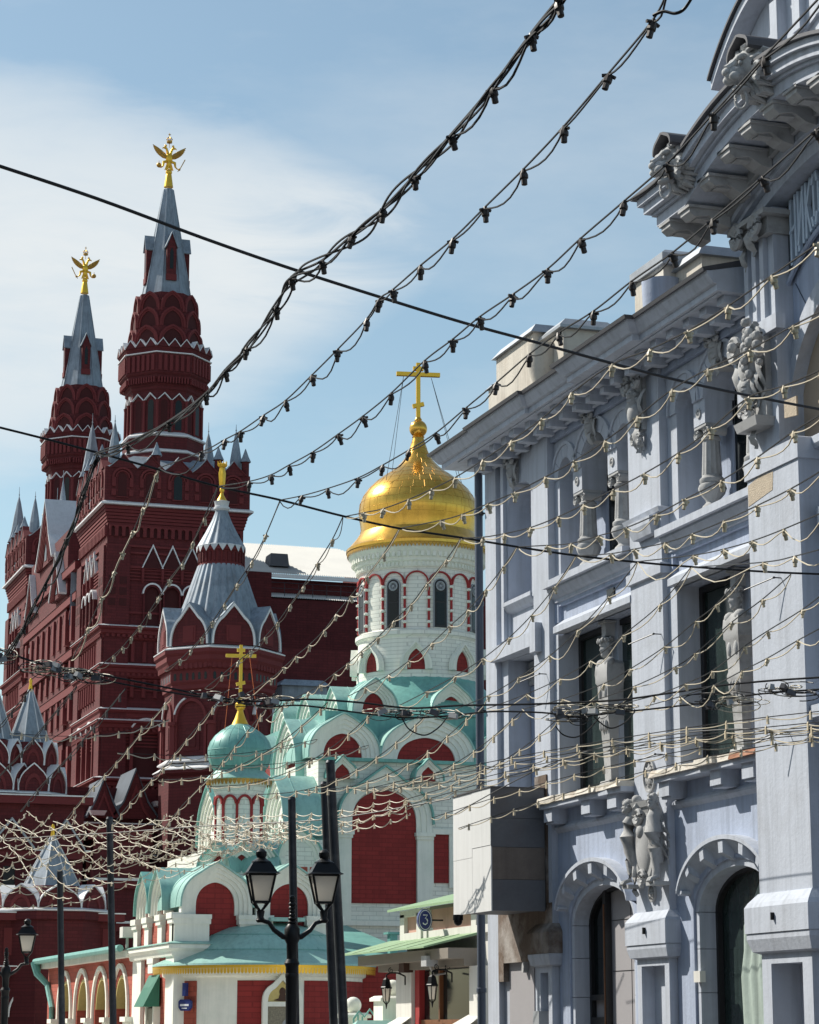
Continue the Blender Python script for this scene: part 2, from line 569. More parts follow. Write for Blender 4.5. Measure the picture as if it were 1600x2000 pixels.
M_WIRE = mat('black_cable', (0.012, 0.012, 0.014), 0.5, 0.0, var=0.1)
M_CORD = mat('ivory_flex', (0.62, 0.56, 0.44), 0.55, 0.0, var=0.12, scale=6)
M_SOCK = mat('ivory_lamp_socket', (0.58, 0.50, 0.36), 0.5, 0.0, var=0.3, scale=5)
M_SOCKD = mat('dark_lamp_socket', (0.06, 0.048, 0.045), 0.5, 0.0, var=0.3, scale=5)
M_BOARD = mat('white_painted_board', (0.66, 0.67, 0.67), 0.7, 0.0, var=0.05, scale=1.4, streak=0.10, dirt=(0.48, 0.49, 0.48), dirt_amt=0.3, dirt_scale=0.8)
M_BOARDD = mat('dark_board', (0.125, 0.13, 0.145), 0.6, 0.0, var=0.25, scale=2.0, dirt=(0.12, 0.10, 0.09), dirt_amt=0.5, dirt_scale=1.2)  # dark tone of the core and of the side facing the viewer
M_BOARDB = mat('brown_stained_board', (0.17, 0.14, 0.12), 0.6, 0.0, var=0.3, scale=3.0, streak=0.2)
M_PINK = mat('salmon_plaster', (0.52, 0.315, 0.245), 0.85, var=0.07, scale=1.5, streak=0.1)
M_SHOPW = mat('white_shop_plaster', (0.66, 0.65, 0.61), 0.85, var=0.07, scale=1.0, streak=0.14)
M_SHOPG = mat('beige_shop_soffit', (0.21, 0.185, 0.155), 0.85, var=0.12, scale=1.0)
M_NAVY = mat('navy_enamel', (0.02, 0.035, 0.16), 0.3, 0.0, var=0.06, coat=0.3)
M_WHITE = mat('white_enamel', (0.75, 0.76, 0.78), 0.4, 0.0, var=0.03)
M_LETTER = mat('pale_blue_letters', (0.50, 0.60, 0.72), 0.6, 0.0, var=0.06)
M_SIGNBG = mat('shadow_box_sign_ground', (0.06, 0.068, 0.082), 0.7, 0.0, var=0.15)
M_ICON = mat('icon_mosaic', (0.22, 0.20, 0.15), 0.5, 0.2, var=0.8, scale=22)
M_ICONY = mat('icon_gold_ground', (0.52, 0.42, 0.16), 0.5, 0.2, var=0.2, scale=12)
M_BROWN = mat('dark_brown_paint', (0.06, 0.03, 0.02), 0.7, 0.0, var=0.3)
M_PAVE = mat('granite_pavement', (0.13, 0.125, 0.125), 0.8, var=0.12, scale=0.6, brick=(0.9, 0.6, 0.012, 0.6, 0.10), bump=0.2)
M_GROUND = mat('grey_ground', (0.11, 0.105, 0.10), 0.9, var=0.15, scale=0.05)
M_RUST = mat('orange_signal', (0.6, 0.13, 0.03), 0.5, 0.0, var=0.1)
M_GREYP = mat('grey_plastic', (0.32, 0.34, 0.36), 0.5, 0.0, var=0.1)


def corrugated(name, col, pitch):
    m = mat(name, col, 0.7, 0.0, var=0.08, scale=0.3, dirt=(0.32, 0.33, 0.34), dirt_amt=0.4, dirt_scale=0.25)
    return m


M_LEADD = mat('dark_zinc_gable_roof', (0.085, 0.10, 0.125), 0.5, 0.3, var=0.3, scale=1.2, streak=0.3)
M_CORDT = mat('tan_flex', (0.44, 0.37, 0.27), 0.6, 0.0, var=0.3, scale=6)
M_CORDD = mat('backlit_brown_flex', (0.10, 0.085, 0.07), 0.6, 0.0, var=0.2, scale=6)  # darker copy of the flex, backlit shade put into its colour
# frosted lamp glass lets daylight through
_b = M_MILK.node_tree.nodes['Principled BSDF']
_t = M_MILK.node_tree.nodes.new('ShaderNodeBsdfTranslucent')
_t.inputs['Color'].default_value = (0.92, 0.88, 0.80, 1)
_m = M_MILK.node_tree.nodes.new('ShaderNodeMixShader')
_m.inputs['Fac'].default_value = 0.55
M_MILK.node_tree.links.new(_b.outputs[0], _m.inputs[1])
M_MILK.node_tree.links.new(_t.outputs[0], _m.inputs[2])
M_MILK.node_tree.links.new(_m.outputs[0], M_MILK.node_tree.nodes['Material Output'].inputs['Surface'])
M_CORR = corrugated('white_corrugated_sheet', (0.47, 0.47, 0.45), 0.4)

# ------------------------------------------------------------------ ground
gm = MB().add([(-900, -900, -0.012), (1500, -900, -0.012), (1500, 2500, -0.012), (-900, 2500, -0.012)], [(0, 1, 2, 3)])
g = part('ground', gm, M_GROUND, None)
g['kind'] = 'structure'
pm = MB().add([(-6.9, -70, 0.0), (16.95, -70, 0.0), (16.95, 48, 0.0), (-6.9, 48, 0.0)], [(0, 1, 2, 3)])
p = part('street_paving', pm, M_PAVE, None)
p['kind'] = 'structure'
M_PLAZA = mat('pale_bounce_setts', (0.46, 0.45, 0.42), 0.75, var=0.10, scale=0.5, bump=0.2)  # unseen paving, made pale and sized to bounce light onto the church front
pz = part('square_paving', MB().add([(-6.9, 48, 0.0), (40, 48, 0.0), (40, 106, 0.0), (-6.9, 106, 0.0)], [(0, 1, 2, 3)]), M_PLAZA, None)
pz['kind'] = 'structure'

# the row across the street, out of the picture to the left: it shades the sky light and shows in the panes
OR = thing('opposite_row', 'long cream three storey row on the left side of the street', 'building', (-7, 35, 0))
part('wall', MB().box(-19, -7, -70, 128, 0, 15.5), M_CREAM, OR)
part('cornice', MB().box(-19.2, -6.4, -70.4, 128.4, 15.5, 16.1), M_BLUE2, OR)
ow = part('window', MB().box(-7.02, -6.96, -0.9, 0.9, 0, 2.6), M_GLASS, OR)
ow.location = (0, -60 - 35, 2.0)
ow.location = (7, -60 - 35, 2.0) if False else (0, -95, 2.0)
for k in range(1, 46):
    for z in (2.0, 6.6, 11.2):
        inst('window', ow, OR, (0, -95 + 4 * k, z))
# ------------------------------------------------------------------ sculptural helpers (front frame: x right, y into the wall, z up)
HEAD = [(-1.25, -0.20, 0.42, 0.40, 0), (-1.0, -0.30, 0.42, 0.42, 0), (-0.93, -0.62, 0.40, 0.42, 0.06), (-0.78, -0.72, 0.52, 0.46, 0.08), (-0.62, -0.70, 0.58, 0.52, 0.02), (-0.50, -0.70, 0.62, 0.56, 0.09), (-0.40, -0.69, 0.64, 0.6, 0.02), (-0.26, -0.70, 0.68, 0.66, 0.27),
        (-0.10, -0.70, 0.71, 0.72, 0.17), (0.06, -0.62, 0.73, 0.78, 0.12), (0.22, -0.76, 0.75, 0.82, 0.02), (0.48, -0.72, 0.74, 0.80, 0), (0.78, -0.50, 0.60, 0.64, 0), (1.0, -0.22, 0.34, 0.36, 0), (1.08, -0.02, 0.05, 0.05, 0)]


def carve_head(mb, c, r, beard=0.0, hair=1.0):
    """carved head looking towards -y, built of level sections with a real profile"""
    n = 24
    vs, fs = [], []
    for (z, f, w, b, nose) in HEAD:
        if z < -0.5:
            f -= beard
        for i in range(n):
            a = 2 * PI * i / n
            x = w * math.sin(a)
            y = f * math.cos(a) if math.cos(a) > 0 else -b * math.cos(a)
            if math.cos(a) > 0:
                y -= nose * math.exp(-(x / 0.15) ** 2)
                if 0.0 < z < 0.12:
                    y += 0.12 * math.exp(-((abs(x) - 0.30) / 0.13) ** 2)
            vs.append((c[0] + r * x, c[1] + r * y, c[2] + r * z))
    m = len(HEAD)
    for j in range(m - 1):
        for i in range(n):
            k = (i + 1) % n
            fs.append((j * n + i, j * n + k, (j + 1) * n + k, (j + 1) * n + i))
    fs.append(tuple((m - 1) * n + i for i in range(n)))
    mb.add(vs, fs)
    if hair:
        for i in range(int(30 * hair)):
            a = random.uniform(0, 2 * PI)
            z = random.uniform(-0.35, 0.95)
            if math.cos(a) > 0.25 and z < 0.5:
                continue
            q = math.sqrt(max(0.05, 1 - z * z)) * 0.78
            mb.ball((c[0] + r * q * math.sin(a), c[1] - r * q * math.cos(a) * 0.95, c[2] + r * z), r * random.uniform(0.18, 0.30), 7, 5)


def volute(mb, cx, cy, cz, r, w, turns=2.2, flip=1):
    """a rolled scroll seen from the front: spiral ridge on a drum whose axis is y"""
    pts = []
    n = 26
    for i in range(n + 1):
        t = i / n
        a = flip * (PI / 2 + turns * 2 * PI * t)
        rr = r * (1 - 0.85 * t)
        pts.append((cx + rr * math.cos(a), cy, cz + rr * math.sin(a)))
    mb.tube(pts, [w * (1 - 0.5 * i / n) for i in range(n + 1)], 6)
    return mb


def leaf(mb, p0, p1, wid, bulge, seg=6):
    """acanthus-like leaf: curled strip with a ridge"""
    p0, p1 = Vector(p0), Vector(p1)
    ax = (p1 - p0)
    side = ax.cross(Vector((0, 1, 0))).normalized()
    vs, fs = [], []
    for i in range(seg + 1):
        t = i / seg
        c = p0 + ax * t + Vector((0, -bulge * math.sin(PI * min(1, t * 1.15)) - 0.3 * bulge * (t > 0.85), 0))
        ww = wid * (math.sin(PI * (0.12 + 0.88 * t)) ** 0.7) * (1 + 0.22 * math.cos(t * 18))
        vs += [tuple(c - side * ww), tuple(c + Vector((0, -0.3 * wid, 0))), tuple(c + side * ww), tuple(c + Vector((0, 0.25 * wid, 0)))]
    for i in range(seg):
        b = 4 * i
        for k in range(4):
            q = (k + 1) % 4
            fs.append((b + k, b + q, b + 4 + q, b + 4 + k))
    fs += [(0, 1, 2, 3), (4 * seg + 3, 4 * seg + 2, 4 * seg + 1, 4 * seg)]
    mb.add(vs, fs)


# ------------------------------------------------------------------ blue trading house: local frame x = along the facade (0 at the far corner), y = into the wall
BH = thing('trading_house', 'pale blue ornate three storey trading house lining the right side', 'building', (17, 46.1, 0), -PI / 2)


def bp(name, mb, m=None, parent=None, smooth=False, label=None):
    o = part(name, mb, m or M_BLUE, parent or BH, smooth, True, label)
    return o


# core behind the front
bp('wall', MB().box(-0.18, 31.4, 0.82, 14, 0, 13.05), M_BLUE)
bp('roof', MB().box(-0.05, 31.3, 0.3, 13.9, 13.06, 13.3), M_FLASH)

# ---- pilasters
def pilaster(u0, u1, w, z0, z1, name='pilaster'):
    return bp(name, MB().box(u0, u1, w, 0.8, z0, z1), M_BLUE2)


pil1 = pilaster(2.5, 3.3, 0.0, 3.45, 13.0)
pil2 = pilaster(7.2, 8.55, 0.0, 3.56, 13.0)
for (u0, u1) in ((7.2, 8.55), (2.5, 3.3)):
    pl = MB()
    pl.sweep([(0, 3.07), (0.16, 3.07), (0.16, 3.45), (0.13, 3.5), (0.02, 3.62), (0, 3.62)], [(u0, 0.8), (u0, 0), (u1, 0), (u1, 0.8)][::1])
    pl.box(u0 + 0.01, u1 - 0.01, 0.01, 0.8, 3.0, 3.57)
    bp('plinth', pl, M_BLUE2 if u0 > 5 else M_MOULD)
    ns = MB()
    ns.sweep([(0, 2.83), (0.10, 2.86), (0.14, 3.0), (0.14, 3.065), (0, 3.065)], [(u0, 0.8), (u0, 0), (u1, 0), (u1, 0.8)])
    ns.box(u0 + 0.02, u0 + 0.2, -0.02, 0.8, 0, 2.84).box(u1 - 0.2, u1 - 0.02, -0.02, 0.8, 0, 2.84)
    ns.box(u0 + 0.2, u1 - 0.2, -0.02, 0.8, 2.72, 2.84).box(u0 + 0.2, u1 - 0.2, 0.22, 0.8, 0, 2.72)
    bp('pedestal', ns, M_BLUE2)
# ---- string bands on pilaster 2
bp('band_course', MB().sweep([(0, 9.28), (0.06, 9.30), (0.06, 9.48), (0, 9.5)], [(7.2, 0.3), (7.2, 0), (8.55, 0), (8.55, 0.3)]), M_BLUE2)
bp('band_course', MB().sweep([(0, 10.35), (0.07, 10.37), (0.10, 10.45), (0, 10.48)], [(7.2, 0.3), (7.2, 0), (8.55, 0), (8.55, 0.3)]), M_BLUE2)


# ---- arcade of the upper floor
def half(c, s, r, rz, z0, n=10):
    return arc(c, z0, r, rz, PI, 0, n)


VOUS = {}


def colonette_mesh():
    mb = MB()
    mb.box(-0.20, 0.20, -0.20, 0.20, 10.02, 10.16)
    flute = lambda a, j: 1.0
    prof = [(0.20, 10.16), (0.17, 10.22), (0.11, 10.28), (0.12, 10.33), (0.20, 10.42), (0.235, 10.52), (0.22, 10.58), (0.19, 10.60), (0.21, 10.63), (0.21, 10.68), (0.17, 10.72), (0.165, 10.75)]
    mb.lathe(prof, n=28, mod=lambda a, j: 1 + (0.05 * math.cos(12 * a) if 3 <= j <= 5 else 0))
    mb.lathe([(0.165, 10.75), (0.155, 10.95), (0.14, 11.3), (0.135, 11.33)], n=48, mod=lambda a, j: 1 + 0.045 * math.cos(12 * a))
    mb.lathe([(0.135, 11.33), (0.165, 11.35), (0.165, 11.39), (0.13, 11.42), (0.13, 11.5), (0.18, 11.56)], n=24)
    for s in (-1, 1):
        volute(mb, s * 0.19, -0.17, 11.48, 0.10, 0.026, 1.8, s)
        mb.M = Matrix.Translation((s * 0.19, 0, 11.48)) @ Matrix.Rotation(PI / 2, 4, 'X')
        mb.lathe([(0.085, -0.17), (0.075, 0.0), (0.085, 0.17)], n=12)
        mb.M = Matrix()
    mb.box(-0.23, 0.23, -0.2, 0.2, 11.55, 11.6)
    return mb


def mask_console(mb, w=0.0):
    """keystone: scroll on top, face below, leaf drop; height about 0.75, top at z=0, centred x=0"""
    mb.box(-0.27, 0.27, -0.06, 0.3, -0.14, 0.02)
    for s in (-1, 1):
        volute(mb, s * 0.17, -0.12, -0.14, 0.10, 0.035, 1.8, s)
        leaf(mb, (s * 0.2, -0.02, -0.2), (s * 0.16, -0.02, -0.62), 0.06, 0.06)
    mb.M = Matrix.Translation((0, -0.03, -0.32)) @ Matrix.Rotation(R(12), 4, 'X')
    carve_head(mb, (0, 0, 0), 0.17, 0.12, 1.2)
    mb.M = Matrix()
    leaf(mb, (0, 0.0, -0.40), (0, 0.0, -0.78), 0.08, 0.10)
    mb.box(-0.14, 0.14, 0.0, 0.3, -0.66, -0.1)


def herm_mesh():
    """bust on a tapering pillar, foot at z=0, height 3.0, looking towards -y"""
    mb = MB()
    mb.taper(-0.26, 0.26, -0.22, 0.24, 0.0, 0.10, 0.04, 0.03)
    # tapering shaft (wider on top) in steps
    def ring(z, hx, y0):
        return [(-hx, y0, z), (hx, y0, z), (hx, 0.25, z), (-hx, 0.25, z)]
    lv = [(0.10, 0.15, -0.10), (0.45, 0.155, -0.12), (1.15, 0.21, -0.17), (1.22, 0.25, -0.21), (1.30, 0.25, -0.21), (1.36, 0.22, -0.19), (1.86, 0.25, -0.22), (1.90, 0.285, -0.25), (1.98, 0.285, -0.25), (2.06, 0.30, -0.26), (2.22, 0.29, -0.24), (2.30, 0.20, -0.16)]
    vs, fs = [], []
    for z, hx, y0 in lv:
        vs += ring(z, hx, y0)
    for i in range(len(lv) - 1):
        for k in range(4):
            q = (k + 1) % 4
            fs.append((4 * i + k, 4 * i + q, 4 * i + 4 + q, 4 * i + 4 + k))
    fs += [(3, 2, 1, 0), tuple(4 * len(lv) - 4 + k for k in range(4))]
    mb.add(vs, fs)
    for k in (-1, 0, 1):
        mb.ball((k * 0.11, -0.21, 1.10), (0.045, 0.05, 0.10), 8, 6)
    for s in (-1, 1):
        mb.ball((s * 0.13, -0.20, 1.72), (0.075, 0.06, 0.12), 10, 7)
        mb.ball((s * 0.19, -0.12, 2.24), (0.13, 0.14, 0.10), 12, 8)
    mb.lathe([(0.10, 2.24), (0.085, 2.34), (0.09, 2.42)], 0, -0.05, 14)
    mb.M = Matrix.Translation((0, -0.12, 2.545)) @ Matrix.Rotation(R(8), 4, 'X')
    carve_head(mb, (0, 0, 0), 0.185, 0, 1.2)
    for i in range(15):                        # wreath of flowers
        a = 2 * PI * i / 15
        mb.ball((0.165 * math.cos(a), 0.01 + 0.17 * math.sin(a), 0.115 + 0.02 * (i % 2)), 0.042, 8, 6)
    mb.M = Matrix()
    mb.box(-0.10, 0.10, -0.16, 0.22, 2.74, 2.98)
    mb.taper(-0.17, 0.17, -0.22, 0.22, 2.98, 3.02, 0.0)
    return mb


herm_me = herm_mesh().mesh('herm', True)
herm_me.materials.append(M_STONE)
col_me = colonette_mesh().mesh('colonette', True)
col_me.materials.append(M_STONE)
mk = MB()
mask_console(mk)
mask_me = mk.mesh('mask_keystone', True)
mask_me.materials.append(M_STONE)


def bchild(name, me, parent, loc):
    o = bpy.data.objects.new(name, me)
    o.parent = parent
    o.location = loc
    COL.objects.link(o)
    return o


def bay(c, idx):
    u0, u1 = (3.3, 7.2) if idx == 0 else (8.55, 12.55)
    W0 = 0.15
    # --- arcade wall with three arches
    bot = [(u0, 9.95), (c - 1.74, 9.95), (c - 1.74, 12.02)]
    sp = 12.02
    side = half(c - 1.40, 0, 0.34, 0.36, sp)
    mid = half(c, 0, 0.62, 0.52, sp)
    side2 = half(c + 1.40, 0, 0.34, 0.36, sp)
    bot += side + [(c - 1.06, 11.60), (c - 0.62, 11.60)] + mid + [(c + 0.62, 11.60), (c + 1.06, 11.60)] + side2 + [(c + 1.74, 12.02), (c + 1.74, 9.95), (u1, 9.95)]
    aw = bp('arcade_wall', MB().curtain(bot, 12.95, W0, 0.72), M_BLUE2)
    bp('frieze', MB().box(u0, u1, 0.06, 0.5, 12.80, 13.0), M_BLUE, aw)
    # raised archivolts cut into voussoirs
    for (cx, r, rz, k) in ((c - 1.40, 0.34, 0.36, 5), (c, 0.62, 0.52, 7), (c + 1.40, 0.34, 0.36, 5)):
        for i in range(k):
            if k == 7 and i == 3:
                continue
            a0, a1 = PI - PI * i / k - 0.012, PI - PI * (i + 1) / k + 0.012
            bp('voussoir', MB().band(arc(cx, sp, r + 0.006, rz + 0.006, a0, a1, 3), arc(cx, sp, r + 0.25, rz + 0.25, a0, a1, 3), W0 - 0.03, W0 + 0.02), M_BLUE2, aw)
        bp('hood_mould', MB().band(arc(cx, sp, r + 0.25, rz + 0.25, PI, 0, 14), arc(cx, sp, r + 0.31, rz + 0.31, PI, 0, 14), W0 - 0.06, W0 + 0.02), M_BLUE2, aw)
    for s in (-0.84, 0.84):
        bchild('colonette', col_me, BH, (c + s, 0.36, 0))
        rb = MB()
        rb.M = Matrix.Translation((c + s, W0 - 0.005, 11.80)) @ Matrix.Rotation(PI / 2, 4, 'X')
        rb.lathe([(0.085, -0.01), (0.085, 0.02), (0.06, 0.02), (0.05, 0.0), (0.0, 0.03)], n=14)
        bp('rosette', rb, M_STONE, aw, True)
    bchild('mask_keystone', mask_me, BH, (c, W0 - 0.02, 13.02))
    # glass and jamb lining behind the arcade
    g3 = bp('window', MB().box(c - 1.74, c + 1.74, 0.70, 0.73, 10.0, 12.7), M_GLASS)
    bp('frame', MB().box(c - 1.80, c - 0.62, 0.66, 0.695, 10.0, 12.6).box(c + 0.62, c + 0.95, 0.66, 0.695, 10.0, 12.6).box(c - 0.62, c + 0.62, 0.66, 0.69, 12.2, 12.6), M_BLUE, g3)
    # --- sill with moulding
    sl = MB().box(u0 + 0.02, u1 - 0.02, -0.14, 0.72, 9.90, 10.03)
    sl.sweep([(0, 9.62), (0.06, 9.64), (0.06, 9.70), (0.12, 9.74), (0.20, 9.86), (0.20, 9.90), (0, 9.90)], [(u0 + 0.03, W0), (u1 - 0.03, W0)])
    bp('sill', sl, M_BLUE2)
    # --- spandrel panel and lintel of the middle floor
    bp('spandrel', MB().box(u0, u1, 0.20, 0.8, 9.02, 9.63).box(u0, u0 + 0.18, 0.12, 0.3, 9.25, 9.63).box(u0 + 0.18, u1, 0.13, 0.3, 9.56, 9.63), M_BLUE)
    lin = MB().add([(u0 + 0.25, -0.02, 9.02), (u1, -0.02, 9.02), (u1, -0.02, 9.14), (u0 + 0.25, -0.02, 9.14), (u0 + 0.25, 0.24, 9.02), (u1, 0.24, 9.02), (u1, 0.24, 9.32), (u0 + 0.25, 0.24, 9.32)],
                   [(0, 1, 2, 3), (3, 2, 6, 7), (0, 3, 7, 4), (1, 5, 6, 2), (0, 4, 5, 1)])
    bp('lintel', lin, M_BLUE2)
    if idx == 0:
        bp('vent', MB().box(c + 0.42, c + 0.74, 0.17, 0.21, 9.36, 9.50), M_GLASS)
    # --- big window of the middle floor with its herm
    w2 = bp('window', MB().box(c - 1.79, c + 1.79, 0.56, 0.60, 5.8, 9.02), M_GLASSG)
    bp('frame', MB().box(c - 1.79, c - 1.66, 0.51, 0.56, 5.8, 9.0).box(c + 1.66, c + 1.79, 0.51, 0.56, 5.8, 9.0).box(c - 1.66, c + 1.66, 0.51, 0.56, 8.9, 9.0), M_FRAME, w2)
    bp('pier', MB().box(c - 0.18, c + 0.20, 0.47, 0.58, 5.8, 9.02), M_BLUE2)
    bp('jamb', MB().box(u0, c - 1.79, 0.10, 0.8, 5.8, 9.02), M_BLUE2)
    bp('jamb', MB().box(c + 1.79, u1, 0.10, 0.8, 5.8, 9.02), M_BLUE2)
    bchild('herm', herm_me, BH, (c - 0.02, 0.40, 5.98)).scale = (0.95, 0.72, 1.0)
    # --- ledge of broken stones on corbels
    lg = bp('ledge', MB().box(u0 + 0.05, u1, -0.26, 0.7, 5.70, 5.79).box(u0, u1, 0.0, 0.7, 5.79, 5.84), M_BLUE2)
    x = u0 - 0.05
    k = 0
    while x < u1 - 0.15:
        wd = random.uniform(0.35, 1.05)
        wd = min(wd, u1 - x)
        hh = random.uniform(0.09, 0.12)
        dep = -0.34 + random.uniform(-0.03, 0.06)
        raw = (idx == 1 and x > u0 + 2.3)
        s = MB().add([(x + 0.003, dep, 5.785), (x + wd - 0.003, dep + random.uniform(-0.02, 0.03), 5.785), (x + wd - 0.003, 0.3, 5.80), (x + 0.003, 0.3, 5.80),
                      (x + 0.02, dep + random.uniform(0, 0.07), 5.79 + hh), (x + wd - 0.02, dep + random.uniform(0, 0.07), 5.79 + hh * random.uniform(0.7, 1.1)), (x + wd - 0.02, 0.3, 5.80 + hh), (x + 0.02, 0.3, 5.80 + hh)],
                     [(0, 3, 2, 1), (4, 5, 6, 7), (0, 1, 5, 4), (1, 2, 6, 5), (2, 3, 7, 6), (3, 0, 4, 7)])
        bp('ledge_stone', s, M_BRICKRAW if raw and k % 3 != 1 else M_LEDGE, lg)
        x += wd
        k += 1
    for uu in (u0 + 0.12, c - 0.05, u1 - 0.75):
        bp('corbel', MB().taper(uu, uu + 0.40, -0.20, 0.3, 5.46, 5.70, 0.0).box(uu + 0.02, uu + 0.38, -0.16, 0.3, 5.42, 5.46), M_BLUE2, lg)
    bp('string_course', MB().sweep([(0, 5.26), (0.03, 5.28), (0.09, 5.34), (0.09, 5.38), (0, 5.46)], [(u0, 0.15), (u1, 0.15)]), M_BLUE2)
    # --- ground floor: wall with an arched opening
    zsp = 3.55
    ab = [(u0, 0), (c - 1.5, 0), (c - 1.5, zsp)] + arc(c, zsp, 1.5, 0.78, PI, 0, 22) + [(c + 1.5, zsp), (c + 1.5, 0), (u1, 0)]
    bp('ground_wall', MB().curtain(ab, 5.72, 0.13, 0.60), M_BLUE)
    # stone lining of the opening in blocks
    ln = bp('arch_lining', MB().band(arc(c, zsp, 1.36, 0.66, PI, 0, 22), arc(c, zsp, 1.52, 0.80, PI, 0, 22), 0.17, 0.58), M_BLUE2)
    for z0, z1 in ((0, 0.75), (0.76, 1.5), (1.51, 2.25), (2.26, 2.95), (2.96, 3.54)):
        bp('jamb_stone', MB().box(c - 1.52, c - 1.36, 0.17, 0.58, z0, z1), M_BLUE2, ln)
        bp('jamb_stone', MB().box(c + 1.36, c + 1.52, 0.17, 0.58, z0, z1), M_BLUE2, ln)
    # hood over the arch with blocks
    A0, A1 = R(166), R(14)
    outer, inner = arc(c, zsp + 0.12, 1.72, 1.02, A0, A1, 22), arc(c, zsp + 0.12, 1.58, 0.74, A0, A1, 22)
    hood = MB()
    hood.band([(p[0], p[1] - 0.07) for p in outer], outer, -0.10, 0.2)
    n = len(outer)
    vs = []
    for i in range(n):                       # concave underside
        o_, i_ = outer[i], inner[i]
        for t in range(5):
            s = t / 4
            y = -0.06 + 0.20 * math.sin(s * PI / 2)
            vs.append((o_[0] + (i_[0] - o_[0]) * (0.1 + 0.9 * s), y, o_[1] - 0.06 + (i_[1] - o_[1]) * s))
    fs = [(5 * i + t, 5 * i + t + 1, 5 * i + 6 + t, 5 * i + 5 + t) for i in range(n - 1) for t in range(4)]
    hood.add(vs, fs)
    for e in (0,):
        o_, i_ = outer[e], inner[e]
        hood.prism([o_, (o_[0], o_[1] - 0.1), i_, (i_[0], i_[1] + 0.04)], -0.06, 0.2)
    hd = bp('arch_hood', hood, M_BLUE2, None, R(50))
    for a in (142, 116, 90, 64, 38):
        a = R(a)
        po, pi = (c + 1.66 * math.cos(a), zsp + 0.12 + 0.94 * math.sin(a)), (c + 1.60 * math.cos(a), zsp + 0.12 + 0.72 * math.sin(a))
        dx, dz = 0.085 * math.sin(a), -0.085 * math.cos(a) * 0.6
        bk = MB()
        q = [(po[0] - dx, po[1] - dz), (po[0] + dx, po[1] + dz), (pi[0] + dx * 0.9, pi[1] + dz * 0.9), (pi[0] - dx * 0.9, pi[1] - dz * 0.9)]
        bk.add([(p[0], -0.075, p[1]) for p in q[:2]] + [(p[0], -0.07, p[1] + 0.02) for p in q[2:]] + [(p[0], 0.16, p[1] - 0.02) for p in q[:2]] + [(p[0], 0.17, p[1] - 0.10) for p in q[2:]],
               [(0, 1, 2, 3), (4, 5, 6, 7), (0, 1, 5, 4), (1, 2, 6, 5), (2, 3, 7, 6), (3, 0, 4, 7)])
        bp('hood_block', bk, M_BLUE2, hd)
    # window in the arch
    op = [(c - 1.5, 0), (c - 1.5, zsp)] + arc(c, zsp, 1.5, 0.78, PI, 0, 22) + [(c + 1.5, zsp), (c + 1.5, 0)]
    if idx == 0:
        gw = bp('shop_window', MB().prism(op, 0.56, 0.59), M_BLIND)
        bp('pane', MB().box(c - 1.36, c - 0.62, 0.53, 0.557, 2.25, 4.05), M_GLASS, gw)
        bp('pane', MB().box(c - 1.36, c - 0.62, 0.53, 0.557, 0, 1.75), M_GLASS, gw)
        fr = MB().band(arc(c, zsp, 1.30, 0.60, PI, R(75), 14), arc(c, zsp, 1.38, 0.68, PI, R(75), 14), 0.46, 0.55)
        fr.box(c - 1.38, c - 1.28, 0.46, 0.55, 0, 3.56).box(c - 0.66, c - 0.52, 0.44, 0.55, 0, 4.15).box(c - 1.28, c - 0.66, 0.46, 0.55, 1.75, 1.9).box(c - 1.28, c - 0.66, 0.46, 0.55, 2.2, 2.3)
        bp('frame', fr, M_FRAME, gw)
        bp('mullion', MB().box(c - 0.61, c - 0.57, 0.425, 0.44, 0, 3.9), M_WOOD, gw)
        sm = MB()
        for z in (1.35, 2.7, 3.6):
            sm.box(c - 0.5, c + 1.3, 0.553, 0.5595, z, z + 0.012)
        sm.box(c + 0.35, c + 0.362, 0.553, 0.5595, 0, 4.2)
        bp('board_joint', sm, M_FRAME, gw)
    else:
        gw = bp('shop_window', MB().prism(op, 0.56, 0.59), M_GLASSG)
        fr = MB().band(arc(c, zsp, 1.29, 0.60, PI, 0, 18), arc(c, zsp, 1.38, 0.68, PI, 0, 18), 0.46, 0.555).box(c - 1.38, c - 1.29, 0.46, 0.555, 0, 3.56)
        bp('frame', fr, M_FRAME, gw)
        n = 36
        vs, fs = [], []
        for i in range(n + 1):               # gathered curtain behind the glass, drawn to one side
            t = i / n
            for z, xa in ((0.0, 0.0), (0.8, 0.02), (1.7, -0.16), (2.5, -0.20), (2.9, -0.06), (3.3, -0.02), (3.62, 0.30), (4.1, 0.75)):
                x = c - 0.42 + xa + t * (1.75 - xa)
                vs.append((x, 0.545 - 0.025 + 0.02 * math.sin(t * 40 + z), z))
        for i in range(n):
            for k in range(7):
                fs.append((i * 8 + k, i * 8 + 8 + k, i * 8 + 9 + k, i * 8 + k + 1))
        bp('curtain', MB().add(vs, fs), M_DRAPE, gw, True)
    if idx == 1:
        bp('bell_box', MB().box(c - 1.44, c - 1.20, 0.08, 0.18, 2.42, 2.60), M_SHOPW)


bay(5.3, 0)
bay(10.7, 1)

